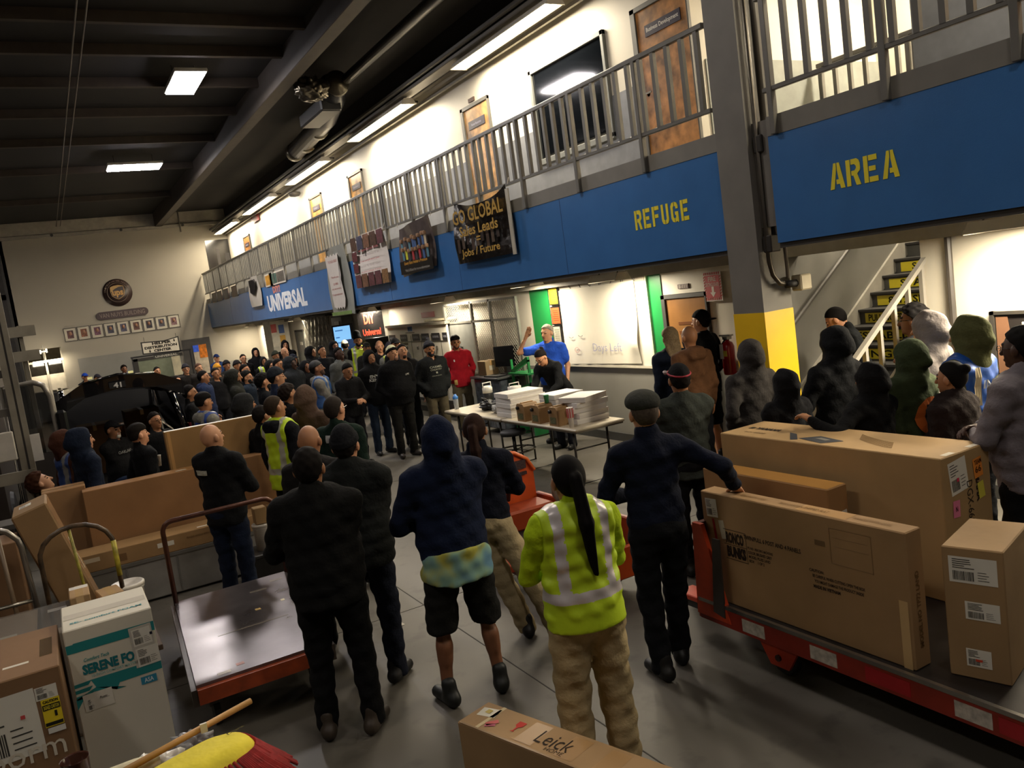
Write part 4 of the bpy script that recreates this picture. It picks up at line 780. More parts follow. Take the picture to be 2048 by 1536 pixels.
for yy, zz, r_ in ((10.98, 1.62, .06), (10.72, 1.64, .06)): MB().tube([(XW - .07, yy + r_ * math.cos(a), zz + r_ * .5 * math.sin(a)) for a in np.linspace(3.5, 6, 8)], .004, 4).build('drawn_brow', ink('6a6a6c'), t)
MB().tube([(XW - .07, 10.86 + .06 * math.cos(a), 1.4 + .04 * math.sin(a)) for a in np.linspace(0, 6.28, 14)], .003, 4).build('drawn_mouth', ink('c08880'), t)
t = tag(flat('paper_strip', 11.18, 9.05, 2.35, 2.44, XW - .035, 'b8b2a2'), 'strip of doodled grey paper along the top edge of the whiteboard', 'paper')
for k in range(7): MB().tube([(XW - .041, 10.9 - k * .27 + .03 * math.cos(a), 2.395 + .03 * math.sin(a * 1.3 + k)) for a in np.linspace(0, 6, 10)], .003, 4).build('doodle', ink('55555e'), t)
for y0, y1 in ((11.6, 12.18), (8.74, 9.0)): flat('green_panel', y0, y1, .12, 2.42, XW - .012, '1d7d3e', wl, rough=.4)
def notice(y, z, w_, h_, c, lab, fc='1a1917', lines='55503c', group=None):
    t = thing('framed_notice', lab, 'notice', (XW - .03, y, z)); MB().box(XW - .04, XW - .012, y - w_ / 2 - .02, y + w_ / 2 + .02, z - h_ / 2 - .02, z + h_ / 2 + .02, b=.003).build('frame', mat(fc, .4), t)
    flat('sheet', y - w_ / 2, y + w_ / 2, z - h_ / 2, z + h_ / 2, XW - .04, c, t)
    for k in range(6): flat('print_line', y - w_ * .35, y + w_ * (.35 - .06 * (k % 3)), z + h_ * (.3 - .12 * k), z + h_ * (.3 - .12 * k) + .008, XW - .044, lines, t, th=.001)
notice(11.4, 2.28, .24, .26, 'c9b524', 'yellow framed notice beside the green panel, above the orange one'); notice(11.4, 1.96, .24, .26, 'd2552c', 'orange framed notice left of the whiteboard', lines='8a2a14'); notice(11.42, 1.64, .2, .28, 'a8a494', 'grey framed notice below the orange notice')
# fire extinguisher and sign
t = thing('fire_extinguisher_sign', 'red and white FIRE EXTINGUISHER sign with down arrow right of the office door', 'sign', (XW - .05, 7.72, 2.0))
flat('plate', 7.57, 7.88, 2.0, 2.36, XW - .04, 'd8cfc8', t, th=.006)
for k in range(9):
    a = 7.6 + k * .032
    for zz in (2.335, 2.02): MB().prism([(0, 0), (.016, 0), (.03, .03), (.014, .03)], (XW - .047, a + .015, zz - .008), U_, V_, (-.001, 0, 0)).build('stripe', ink('b8242a'), t)
for k in range(8):
    for yy in (7.875, 7.6): MB().prism([(0, 0), (.025, .02), (.025, .036), (0, .016)], (XW - .047, yy, 2.045 + k * .034), U_, V_, (-.001, 0, 0)).build('stripe', ink('b8242a'), t)
flat('red_field', 7.605, 7.845, 2.04, 2.32, XW - .0475, 'b8242a', t, th=.001); wtext('FIRE', 7.725, 2.275, .13, .055, XW - .049, 'f2ece4', t); wtext('EXTINGUISHER', 7.725, 2.205, .22, .045, XW - .049, 'f2ece4', t, .0)
MB().prism([(-.02, .07), (.02, .07), (.02, 0), (.05, 0), (0, -.06), (-.05, 0), (-.02, 0)], (XW - .049, 7.725, 2.11), U_, V_, (-.001, 0, 0)).build('arrow', ink('f2ece4'), t)
t = thing('fire_extinguisher', 'red fire extinguisher hanging between the office door and the column', 'extinguisher', (XW - .1, 7.5, 1.12))
MB().lathe([(0, 0), (.075, 0), (.08, .02), (.08, .34), (.06, .39), (.025, .41), (.025, .43), (0, .43)], (XW - .12, 7.5, 1.1), 20).build('cylinder', mat('a31218', .25, var=.04, coat=.5), t, True)
MB().box(XW - .16, XW - .08, 7.46, 7.54, 1.53, 1.57).box(XW - .15, XW - .09, 7.42, 7.6, 1.57, 1.59).build('handle', steel('a8a49c', .3), t); MB().tube([(XW - .12, 7.52, 1.54), (XW - .14, 7.6, 1.45), (XW - .14, 7.6, 1.2)], .012, 8).build('hose', mat('161616', .5), t, True)
MB().box(XW - .203, XW - .2, 7.5, 7.56, 1.3, 1.48).build('tag', mat('cfcac0'), t); MB().box(XW - .205, XW - .2, 7.44, 7.5, 1.33, 1.4).build('yellow_label', mat('c8b040'), t)
# wire cage
t = thing('wire_cage', 'grey steel cage with diamond mesh panels beside the red-jacketed man', 'cage', (7.05, 13.6, 0))
for y in (15.12, 13.95, 13.2, 12.25): MB().box(7.0, 7.05, y - .03, y + .03, 0, 2.36, b=.004).build('post', mat('7f7d76', .4, metal=.4), t)
for z in (.05, 1.0, 1.98, 2.34): MB().box(7.0, 7.04, 12.25, 15.12, z - .02, z + .02).build('rail', mat('7f7d76', .4, metal=.4), t)
def diamond(y0, y1, z0, z1, st=.075):
    m = MB(); W_ = y1 - y0; H_ = z1 - z0
    for sgn in (1, -1):
        c0 = -H_
        while c0 < W_:
            a0 = max(0, c0); a1 = min(W_, c0 + H_)
            if a1 > a0:
                za, zb_ = (a0 - c0), (a1 - c0)
                if sgn < 0: za, zb_ = H_ - za, H_ - zb_
                m.tube([(7.02, y0 + a0, z0 + za), (7.02, y0 + a1, z0 + zb_)], .004, 3, cap=False)
            c0 += st
    return m
for y0, y1, z0, z1 in ((13.98, 15.09, 2.0, 2.32), (13.23, 13.92, 1.02, 2.32), (12.28, 13.17, 1.02, 2.32), (13.23, 13.92, .07, .98)):
    o = diamond(y0, y1, z0, z1).build('mesh_panel', mat('a09c90', .4, metal=.3), t); o['kind'] = 'stuff'
MB().box(7.01, 7.03, 13.98, 15.09, .07, 1.96).build('solid_panel', mat('6f706c', .45), t); MB().box(7.01, 7.03, 12.28, 13.17, .07, .98).build('solid_panel', mat('6f706c', .45), t)
MB().cyl((7.0, 14.5, 1.5), (6.97, 14.5, 1.5), .03, 10).build('lock', mat('2a2826'), t)
# white board of lockers with black cards
t = thing('card_board', 'long white panel with black name cards and hooks behind the crowd', 'board', (6.95, 16.5, .4))
MB().box(6.93, 6.97, 14.95, 18.2, .42, 1.99, b=.004).build('panel', mat('c9c4b8', .4, var=.03), t); MB().box(6.9, 7.0, 14.93, 18.22, 1.98, 2.03).build('top_edge', mat('6a655a', .5), t); MB().box(6.91, 6.99, 14.95, 18.2, .36, .42).build('bottom_rail', mat('2a2926', .5), t)
for y in (17.4, 16.85, 16.3, 15.75, 15.3): flat('divider', y - .006, y + .006, .45, 1.78, 6.93, '24221f', t)
flat('divider', 15, 18.1, 1.635, 1.65, 6.929, '24221f', t)
for k, y in enumerate((17.95, 17.25, 16.55, 16.05, 15.52, 15.08)): flat('name_card', y - (.2 if k < 5 else .11), y + .2 if k < 5 else y + .11, 1.66, 1.81, 6.928, '1b1a20', t); wtext(('ARETA', 'NORTH', 'UNIVERSAL', 'HOLLYWOOD', 'BURBANK', 'VN')[k], y, 1.735, .3 if k < 5 else .14, .05, 6.923, '8c8c96', t)
flat('blue_header', 16.7, 16.95, 1.87, 1.98, 6.928, '5c7fb4', t); wtext('METRO', 16.82, 1.925, .22, .08, 6.924, '1b2f60', t); flat('black_strip', 16.6, 17.1, 1.835, 1.848, 6.928, '1b1a20', t); flat('black_strip', 17.05, 17.45, 1.58, 1.62, 6.927, '1b1a20', t)
for y in (17.1, 16.5, 15.5): 
    for z in (1.52, 1.2): MB().box(6.9, 6.925, y - .03, y + .03, z - .05, z + .03, b=.01).build('hook', mat('3a3630'), t)
b = tag(MB().box(7.05, 7.25, 15.1, 16.3, 2.04, 2.09, b=.01).build('paper_stack', mat('d8cfb0', .6, var=.2)), 'loose papers lying on top of the white card panel', 'papers')
tag(flat('red_sign', 16.2, 16.9, 2.12, 2.24, XW - .012, '9a2028'), 'small red sign on the wall above the white card panel', 'sign')
# computer on green stand by the cage
t = thing('green_stand', 'green painted steel stand with sloping shelf behind the speaker', 'stand', (6.9, 12.0, 0))
G = mat('1f7a40', .4, var=.05)
for y in (11.73, 12.3): MB().prism([(0, 0), (.04, 0), (.04, .9), (0, .9)], (6.8, y, .4), (1, 0, 0), (0, 0, 1), (0, .03, 0)).build('upright', G, t)
MB().prism([(0, 0), (.62, .22), (.62, .3), (.58, .3), (.0, .06)], (6.8, 12.35, 1.05), (0, -1, 0), (0, 0, 1), (.04, 0, 0)).build('brace', G, t); MB().box(6.75, 7.15, 11.7, 12.35, 1.05, 1.08).box(6.75, 7.15, 11.7, 12.35, .7, .73).build('shelf', G, t)
MB().prism([(0, 0), (.62, .12), (.62, .2), (0, .05)], (6.8, 12.35, .72), (0, -1, 0), (0, 0, 1), (.04, 0, 0)).build('brace', G, t)
for y in (11.73, 12.31): MB().box(6.77, 7.12, y, y + .03, 0, .42).build('leg', G, t)
t = thing('computer_monitor', 'black computer monitor standing left of the speaker', 'monitor', (6.95, 12.75, 1.05)); MB().obox((6.95, 12.7, 1.34), (.03, .5, .36), rotm(0, 0, .5), b=.01).build('screen', mat('101012', .2, var=0), t); MB().box(6.9, 7.0, 12.65, 12.75, 1.04, 1.16).box(6.84, 7.04, 12.6, 12.8, 1.025, 1.05).build('stand', mat('151517', .4), t)
t = thing('wrapped_desk', 'dark desk wrapped in clear crinkled plastic under the monitor', 'desk', (6.85, 12.6, 0)); MB().box(6.6, 6.97, 12.42, 13.4, .1, .98, b=.02).build('body', mat('3a3f45', .15, var=.5, scale=9, bump=.6, bscale=10), t); MB().box(6.55, 6.98, 12.4, 13.45, .98, 1.02, b=.01).build('desktop', mat('3d3f40', .3), t); MB().obox((6.68, 12.7, 1.035), (.2, .42, .02), rotm(0, 0, .1)).build('keyboard', mat('161618', .5), t)
b = Carton('cardboard_box', 'small open brown carton on the wrapped desk inside the cage', 'box', (6.82, 13.2, 1.02), (.25, .3, .26), c='9a8464'); b.patch('-Y', 0, 0, .1, .08, 'b8b2a0', 'label'); b.tape('y')
# screens and banner further back
t = thing('wall_screen', 'upright lit blue-white screen on the wall behind the man in the tall hat', 'screen', (6.9, 21, 1.5))
R_ = rotm(0, 0, -.52); c0 = V3((6.85, 21.2, 1.6))
MB().obox(c0, (.56, .07, 1.12), R_, b=.01).build('housing', mat('1d1d20', .4), t); u = R_ @ V3((1, 0, 0)); n_ = R_ @ V3((0, -1, 0))
m = MB(); quadpatch(m, c0 + n_ * .04, u, (0, 0, 1), -.24, .2, -.52, .52); m.build('display', mat('7fb8e8', .3, var=0, emit=1.1), t)
m = MB()
for k, (a, w_) in enumerate(((.4, .2), (.22, .1), (.08, .3), (-.06, .22), (-.2, .3), (-.33, .2))): quadpatch(m, c0 + n_ * .042, u, (0, 0, 1), -.2, -.2 + w_, a, a + .03)
m.build('screen_text', mat('4a86c0', .3, var=0, emit=.6), t)
t = thing('banner', 'glossy black banner with red lettering hanging under the balcony', 'banner', (7.0, 19.0, 1.85))
R_ = rotm(0, 0, -.6); c0 = V3((6.85, 19.0, 2.12)); u = R_ @ V3((1, 0, 0)); n_ = R_ @ V3((0, -1, 0))
MB().obox(c0, (.62, .01, .74), R_).build('sheet', mat('1d1b1b', .2, var=.4, scale=3, bump=.5, bscale=5), t)
text_obj('lettering', 'DIY', c0 + n_ * .008 + V3((0, 0, .12)) - u * .03, u, V_, .26, .24, mat('e2402c', .5, var=0), t, .03); text_obj('lettering', 'Universal', c0 + n_ * .008 + V3((0, 0, -.2)) - u * .0, u, V_, .44, .16, mat('e2402c', .5, var=0), t, .03)
for k, y in enumerate((20.1, 19.3, 18.6)):
    t = thing('desk_monitor', ('dark monitor under the black banner, leftmost with blue side', 'dark monitor under the black banner, middle one', 'dark monitor under the black banner, rightmost')[k], 'monitor', (6.9, y, 1.3)); MB().obox((6.85, y, 1.58), (.66, .04, .42), rotm(0, 0, -.5), b=.01).build('screen', mat(('3a5a98', '17181a', '17181a')[k], .2, var=.1), t); MB().box(6.82, 6.9, y - .04, y + .04, 1.2, 1.4).build('stand', mat('17181a'), t)
t = thing('monitor_desk', 'long desk below the dark monitors behind the crowd', 'desk', (6.9, 19.3, 0)); MB().box(6.6, 7.2, 18.3, 20.6, 1.16, 1.2).build('desktop', mat('4a4843'), t)
for y in (18.4, 20.5): MB().box(6.62, 7.15, y - .03, y + .03, 0, 1.16).build('side_panel', mat('4a4843'), t)
t = thing('wall_cabinet', 'grey wall cabinet between the plastic curtain and the lit screen', 'cabinet', (7.1, 21.9, 1.75)); MB().box(6.95, 7.27, 21.5, 22.4, 1.8, 2.38, b=.01).build('body', mat('55544d', .5), t); MB().box(6.93, 6.95, 21.7, 22.1, 1.9, 2.25).build('door_panel', mat('7a786e', .4), t)
t = thing('plastic_curtain', 'crumpled clear plastic curtain hanging under the balcony', 'curtain', (7.0, 24.1, .9)); m = MB(); ny, nz = 70, 14; vs = []
for j in range(nz + 1):
    for i in range(ny + 1):
        y = 22.8 + 2.5 * i / ny; z = .9 + 1.55 * j / nz; vs.append((7.0 + .05 * math.sin(i * 1.7 + .5 * math.sin(j * .8)) + .03 * math.sin(i * .6 + j * .9), y, z))
m.add(vs, [(j * (ny + 1) + i, j * (ny + 1) + i + 1, (j + 1) * (ny + 1) + i + 1, (j + 1) * (ny + 1) + i) for j in range(nz) for i in range(ny)]); m.build('sheet', mat('9a968a', .12, var=.35, scale=14, spec=.9, alpha=.72), t, True); MB().box(6.9, 7.1, 22.7, 25.4, 2.44, 2.48).build('hanging_rail', mat('35332f'), t)
t = thing('notice_pillar', 'white pillar covered with small coloured notices at the rear', 'pillar', (6.9, 28.4, 0)); MB().box(6.6, 7.2, 28.0, 29.0, 0, 2.5).build('pillar_body', mat('cfcabc', .5), t)
for k, (xx, z, c) in enumerate(((6.7, 2.25, 'b0403c'), (6.95, 2.2, '3a5c9c'), (6.7, 1.9, 'c8c4b8'), (6.95, 1.85, 'd0a03c'), (6.7, 1.5, 'b8b4a8'), (6.95, 1.5, 'b0403c'))): MB().box(xx - .09, xx + .09, 27.985, 27.998, z - .14, z + .14).build('notice', mat(c, .5), t)
# ---- banners on the balcony ----
def banner(y0, y1, z0, z1, lab, name='banner', c='1d1815', amp=.03, sag=.0, curl=0, slant=0, rough=.18, m_=None):
    t = thing(name, lab, 'banner', (XF - .06, (y0 + y1) / 2, z0)); m = MB(); ny, nz = 16, 14; vs = []
    for j in range(nz + 1):
        for i in range(ny + 1):
            a, b_ = i / ny, j / nz; y = y0 + (y1 - y0) * a; z = z0 + (z1 - z0) * b_ + slant * (a - .5) + sag * b_ * (-math.sin(a * PI)); vs.append((XF - .065 - amp * math.sin(a * 9 + b_ * 4) * b_ * .8 - .02 * math.sin(b_ * 5 + a * 3) - (curl * max(0, a - .93) * 2), y, z))
    f = [(j * (ny + 1) + i, (j + 1) * (ny + 1) + i, (j + 1) * (ny + 1) + i + 1, j * (ny + 1) + i + 1) for j in range(nz) for i in range(ny)]
    m.add(vs, f); m.build('sheet', m_ or mat(c, rough, var=.35, scale=7, bump=.4, bscale=6, spec=.6), t, True)
    for a in (0, 1): MB().cyl((XF - .06, y0 + (y1 - y0) * a, z1), (XF - .03, y0 + (y1 - y0) * a, z1 + .08), .006, 5).build('tie', mat('c8c4b8'), t)
    return t
GO = 'b58f3c'
t = banner(11.15, 9.46, 2.95, 3.84, 'dark banner reading GO GLOBAL Sales Leads = Jobs / Future hung on the balcony', sag=.12, amp=.04)
for st, y, z, w_, h_ in (('GO GLOBAL', 10.27, 3.60, 1.5, .2), ('Sales Leads', 10.28, 3.39, 1.15, .15), ('_', 10.3, 3.23, .12, .02), ('_', 10.3, 3.27, .12, .02), ('Jobs / Future', 10.3, 3.07, 1.15, .14)): wtext(st, y, z, w_, h_, XF - .142, GO, t, .02)
MB().box(XF - .09, XF - .075, 9.42, 9.5, 2.93, 3.78).build('folded_edge', mat('b8b2a2', .4), t)
for k in range(9): MB().box(XF - .112, XF - .11, 10.95 - k * .15, 11.03 - k * .15, 3.1 + .05 * (k % 3), 3.3 + .04 * (k % 4)).build('dim_figure', mat(('4a3a30', '5a4a3c', '3c302a')[k % 3], .3, var=.4, scale=20), t)
t = banner(13.35, 11.95, 2.97, 3.78, 'dark banner of a cheering crowd with yellow caption, second from the column', c='3f3836', slant=.08, m_=mat('544b48', .2, var=.2, scale=5, bump=.3, bscale=5))
MB().box(XF - .112, XF - .108, 11.98, 13.33, 2.97, 3.19).build('caption_band', mat('17130f', .3), t)
wtext('Every Box Holds a Promise', 12.65, 3.14, .95, .07, XF - .114, 'c08a2c', t); wtext('Visit UPSers for more information', 12.62, 3.03, 1.0, .045, XF - .114, 'a8a49c', t, 0)
rr = random.Random(5)
for k in range(16):
    y = 13.1 - (k % 8) * .14 + rr.uniform(-.03, .03); z = 3.28 + (k // 8) * .17 + rr.uniform(-.02, .03); c = rr.choice(['a8242a', '3a5a8c', 'c8b89a', '2c2c34', '8c6a4c', 'c8c832', '4a7a8c'])
    f = MB().box(XF - .116, XF - .112, y - .04, y + .04, z - .1, z + .05, b=.001).build('printed_figure', mat(c, .4, var=.2), t); MB().lathe([(0, 0), (.03, 0), (.035, .02), (.03, .055), (0, .065)], (XF - .118, y, z + .05), 8).build('printed_head', mat('a98464', .5), f)
t = banner(15.75, 13.95, 2.9, 3.88, 'white banner framed with small photographs, third from the column', c='c8c0b8', slant=.0, m_=mat('cbc4bc', .35, var=.04, bump=.2, bscale=4))
for k in range(5):
    for z in (3.74, 3.03): MB().box(XF - .112, XF - .108, 15.68 - k * .36, 15.38 - k * .36, z - .13, z + .12).build('photo', mat(rr.choice(['4a3428', '6a4a38', '5a3438', '3a3a4c', '7a5a3a']), .35, var=.7, scale=22), t)
for z in (3.5, 3.28): MB().box(XF - .112, XF - .108, 15.7, 15.42, z - .09, z + .09).build('photo', mat('5a2c30', .35, var=.7, scale=22), t)
for k in range(5): wtext(('I appreciate YOUR CHOICES', 'every day bringing smiles', 'to everyone in our town', 'and My Family thanks', 'you all for coming'), ) if False else wtext(['we appreciate your SALES', 'that bring business to all', 'of our people every year', 'because My Family counts', 'on every package of yours'][k], 14.75, 3.58 - k * .1, 1.05, .05, XF - .115, ('b0565a', '9a8a86')[k % 2], t, 0)
t = banner(17.55, 16.15, 2.42, 3.85, 'tall white receipt-shaped banner with zigzag edge, fourth from the column', c='b8b2ac', m_=mat('8f9088', .3, var=.2, scale=2, bump=.2, bscale=4))
m = MB(); pts = [(-.5, 1.25)] + [(-.5 + .1 * k, 1.25 - .05 * (k % 2)) for k in range(1, 10)] + [(.36, 1.25), (.38, .8), (.34, .7), (.44, .3), (.36, .15)] + [(.36 - .08 * k, .15 - .05 * (k % 2)) for k in range(1, 9)] + [(-.36, .15)]
m.prism(pts[::-1], (XF - .118, 16.9, 2.45), U_, V_, (-.003, 0, 0)); m.build('receipt', mat('cfc8c0', .4, var=.03), t)
for st, z, w_ in (('THE SALES CREDIT', 3.55, .6), ('Thank you', 3.22, .5), ('$1000', 3.08, .3), ('every lead turned in', 2.98, .6), ('Congratulations', 2.86, .65)): wtext(st, 16.92, z, w_, .055, XF - .124, 'a8625c', t, 0)
MB().box(XF - .12, XF - .115, 16.2, 17.5, 2.43, 2.5).build('green_base', mat('6f8a48', .5, var=.2), t)
t = banner(25.3, 23.95, 2.98, 3.84, 'narrow white banner with black figure far along the balcony', m_=mat('c4bdb0', .4, var=.05))
MB().prism([(-.4, .0), (.1, -.1), (.4, .15), (.2, .35), (-.3, .3)], (XF - .11, 24.6, 3.4), U_, V_, (-.004, 0, 0)).build('black_print', ink('1f1c1c'), t); wtext('EN', 24.6, 3.65, .8, .2, XF - .112, '1f1c1c', t, .05)
# far red sign and dome on the upper wall
t = tag(flat('red_sign', 27.4, 28.5, 5.78, 6.08, XU - .06, '8c1c20'), 'red FIRE sign high on the far end of the upper wall', 'sign'); wtext('FIRE', 27.95, 5.97, .6, .14, XU - .066, 'd8cfc8', t)
t = thing('ceiling_speaker', 'small dark dome fixture on the upper wall', 'speaker', (XU - .1, 22.6, 5.78)); MB().lathe([(0, -.07), (.12, -.05), (.16, 0), (.16, .05), (0, .06)], (XU - .18, 22.6, 5.8), 16).build('dome', mat('4a4640', .4), t, True)
# ---- back wall: round emblem, plaque, framed pictures, hanging sign ----
YW = YB
t = thing('round_emblem', 'round dark brown emblem with a gold shield on the back wall', 'sign', (2.62, YW, 4.3)); c0 = V3((2.62, YW - .03, 4.27))
MB().lathe([(0, .0), (.49, .0), (.49, .03), (.46, .05), (.36, .05), (.35, .035), (0, .035)], tuple(c0), 48, ax=1).build('disc', mat('3a2a26', .4, var=.1), t, True)
MB().tube([(2.62 + .34 * math.cos(a), YW - .07, 4.27 + .34 * math.sin(a)) for a in np.linspace(0, 2 * PI, 49)[:-1]], .008, 6, closed=True).build('ring', mat('8a7a6c', .4), t, True)
sh = [(-.22, .2), (-.1, .245), (.05, .26), (.22, .22), (.235, .05), (.2, -.12), (.1, -.2), (0, -.25), (-.1, -.2), (-.2, -.12), (-.235, .05)]
MB().prism(sh, (2.62, YW - .075, 4.27), (1, 0, 0), (0, 0, 1), (0, -.012, 0)).build('shield', mat('b8904a', .4), t)
MB().prism([(a * .92, b_ * .93) for a, b_ in sh[3:]] + [(-.2, .03), (-.1, .12), (.05, .19)], (2.62, YW - .088, 4.27), (1, 0, 0), (0, 0, 1), (0, -.004, 0)).build('shield_field', mat('2c1c1a', .4), t)
text_obj('lettering', 'ups', (2.62, YW - .096, 4.21), (1, 0, 0), V_, .36, .24, mat('c8984c', .4, var=0), t, .04)
for k, st in enumerate('UNITEDPARCELSERVICE'): 
    a = PI * .95 - k * PI * .9 / 18; add = MB(); add_text(add, st, (2.62 + .41 * math.cos(a), YW - .084, 4.27 + .41 * math.sin(a)), (math.sin(a), 0, -math.cos(a)), (math.cos(a), 0, math.sin(a)), .05, .055, 0); add.build('letter', mat('7a6658', .5, var=0), t)
t = thing('name_plaque', 'rounded brown plaque reading VAN NUYS BUILDING', 'sign', (2.65, YW, 3.4)); zc, hh_, L_ = 3.5, .14, .87
poly = [(L_ - hh_ + hh_ * math.cos(a), hh_ * math.sin(a)) for a in np.linspace(-PI / 2, PI / 2, 9)] + [(-L_ + hh_ + hh_ * math.cos(a), hh_ * math.sin(a)) for a in np.linspace(PI / 2, 3 * PI / 2, 9)]
MB().prism(poly, (2.65, YW - .02, zc), (1, 0, 0), (0, 0, 1), (0, -.03, 0)).build('board', mat('3c2826', .4), t); text_obj('lettering', 'VAN NUYS BUILDING', (2.65, YW - .054, zc), (1, 0, 0), V_, 1.5, .15, mat('8f7f74', .5, var=0), t, .0)
pos = ['leftmost', 'second from the left', 'third from the left', 'fourth from the left', 'middle', 'fourth from the right', 'third from the right', 'second from the right', 'rightmost']
for k in range(9):
    x = .88 + k * .43; t = thing('framed_photo', 'small black-framed portrait photo on the back wall, %s of the nine' % pos[k], 'picture', (x, YW, 2.76), 0, 'row of framed portraits on the back wall'); z0_ = 2.76
    for a, b_, c, d_ in ((-.2, -.185, 0, .47), (.185, .2, 0, .47), (-.2, .2, 0, .015), (-.2, .2, .455, .47)): MB().box(x + a, x + b_, YW - .03, YW - .0, z0_ + c, z0_ + d_).build('frame', mat('231c18', .4), t)
    MB().box(x - .185, x + .185, YW - .015, YW - .005, z0_ + .015, z0_ + .455).build('mount', mat('c2bba8', .5), t); MB().box(x - .1, x + .1, YW - .02, YW - .015, z0_ + .1, z0_ + .38).build('photo', mat(['5a3a3a', '7a4a30', '6a4050', '3a3848', '48465c', '5c3a30', '2c2630', '4a4650', '7a5a5c'][k], .4, var=.8, scale=25), t)
    MB().lathe([(0, -.06), (.04, -.05), (.05, 0), (.035, .06), (0, .07)], (x, YW - .021, z0_ + .27), 10).build('portrait_face', mat('9a7058', .5), t)
t = thing('hanging_sign', 'white hand-lettered HELPER DISTRIBUTION CENTER sign hanging before the back wall', 'sign', (3.4, 30.0, 1.9))
MB().prism([(-.62, .0), (.58, -.06), (.58, .46), (.1, .38), (-.62, .42)], (3.4, 30.0, 1.98), (1, 0, 0), (0, 0, 1), (0, -.02, 0)).build('board', mat('1f1a18', .5), t); MB().prism([(-.58, .04), (.54, -.02), (.54, .42), (.1, .345), (-.58, .38)], (3.4, 29.978, 1.98), (1, 0, 0), (0, 0, 1), (0, -.004, 0)).build('face', mat('d5ccb8', .5, var=.02), t)
for st, z, w_, x in (('HELPER', 2.30, .6, 3.42), ('DISTRIBUTION', 2.18, 1.02, 3.38), ('CENTER', 2.06, .55, 3.42)): text_obj('lettering', st, (x, 29.968, z), (1, .0, .0), (0, 0, 1), w_, .09, ink('17120f'), t, .05)
for x, z in ((3.02, 2.06), (3.82, 2.32)): MB().prism([(-.015, .05), (.015, .05), (.015, 0), (.04, 0), (0, -.05), (-.04, 0), (-.015, 0)], (x, 29.968, z), (1, 0, 0), (0, 0, 1), (0, -.002, 0)).build('arrow', ink('17120f'), t)
for x in (2.9, 3.9): MB().cyl((x, 30, 2.35), (x, 30, 2.55 + .0), .006, 5).build('hook', mat('2a2622'), t)
MB().box(3.1, 3.9, 29.99, 30.0, 1.8, 1.9).build('lower_plate', mat('3a3a34'), t); text_obj('lettering', 'UNIVERSAL', (3.5, 29.985, 1.85), (1, 0, 0), V_, .7, .07, ink('b8b4a4'), t, .02)
MB().box(2.4, 4.3, 29.98, 30.02, 1.9, 1.96).build('cross_bar', mat('1c1a18'), t); MB().box(2.42, 2.46, 29.98, 30.02, 0, 1.9).box(4.24, 4.28, 29.98, 30.02, 0, 1.9).build('leg', mat('1c1a18'), t)
# ---- duct work ----
t = thing('air_duct', 'round grey air duct with silver collars hung beside the girder', 'duct', (5.4, 12, 6.4)); DM = mat('1b1b1e', .4, metal=.2, var=.15); SV = steel('6c675a', .3)
MB().cyl((5.45, 6.0, 6.55), (5.45, 14.4, 6.55), .09, 16).build('thin_pipe', DM, t, True)
MB().tube([(5.2, 14.6, 6.5), (5.5, 15.3, 6.45), (5.75, 16.6, 6.4), (5.9, 19.6, 6.35)], .2, 18).build('main_duct', DM, t, True)
for p, q in (((5.28, 14.45, 6.5), (5.32, 14.6, 6.5)), ((5.82, 17.4, 6.38), (5.84, 17.6, 6.38)), ((5.9, 18.6, 6.36), (5.91, 18.85, 6.36)), ((5.9, 19.5, 6.35), (5.9, 19.75, 6.35))): MB().cyl(p, q, .215, 18).build('collar', SV, t, True)
blob('foil_wrap', (4.85, 14.6, 6.42), (.3, .22, .2), steel('5f5a50', .3), t, .22, 8, 4, 4); MB().tube([(4.9, 14.6, 6.45), (5.3, 14.6, 6.5)], .12, 12).build('branch', DM, t, True)
MB().box(5.1, 5.5, 15.0, 16.4, 6.15, 6.4, b=.03).build('fan_box', mat('1c1c1e', .5), t); MB().cyl((5.45, 10, 6.6), (5.45, 10, ZC), .008, 6).build('hanger', DM, t)
# ---- stairs and rails ----
st_ = thing('staircase', 'grey stair with yellow lettered strips on its risers behind the crowd on the right', 'stair', (8, 5.7, 0)); SG = mat('4b4a47', .6, var=.1)
words = ['', '', '', '', '', '', 'USING LEGS', 'KEEP', 'ESTABLISH EYE', 'PULLING FROM A CURB-LOOK', '8-12 SECONDS', 'STALE GREEN', 'SCAN MIRRORS', '', '', '', '', '', '']
for k in range(20):
    x = 6.05 + k * .236; z = (k + 1) * .17
    if z > 3.5: break
    MB().box(x, x + .02, 4.98, 6.38, z - .17, z).build('riser', SG, st_); MB().box(x - .03, x + .25, 4.98, 6.38, z - .02, z + .01, b=.004).build('tread', mat('32302e', .6, var=.1), st_)
for k, st in zip((7, 8, 9, 10, 11, 12), ('USING LEGS', 'ESTABLISH EYE', 'PULLING FROM A CURB-LOOK', '8-12 SECONDS', 'STALE GREEN', 'SCAN MIRRORS')):
    x = 6.05 + k * .236; z = (k + 1) * .17; MB().box(x - .004, x, 5.05, 6.3, z - .145, z - .035).build('yellow_strip', mat('d2c22c', .4, var=.05), st_); text_obj('lettering', st, (x - .006, 5.68, z - .09), U_, V_, 1.15 if len(st) > 12 else .95, .08, ink('22200f'), st_, .02)
t = thing('stair_handrail', 'light grey square-tube stair handrail with balusters', 'railing', (6.1, 4.9, 0)); RM = mat('9b968c', .4, metal=.1, var=.04)
def sl(x): return 1.42 + (x - 6.1) * .72
MB().prism([(6.05, sl(6.05) - .04), (7.25, sl(7.25) - .04), (7.25, sl(7.25) + .01), (6.05, sl(6.05) + .01)], (0, 4.88, 0), (1, 0, 0), (0, 0, 1), (0, .05, 0)).build('top_rail', RM, t)
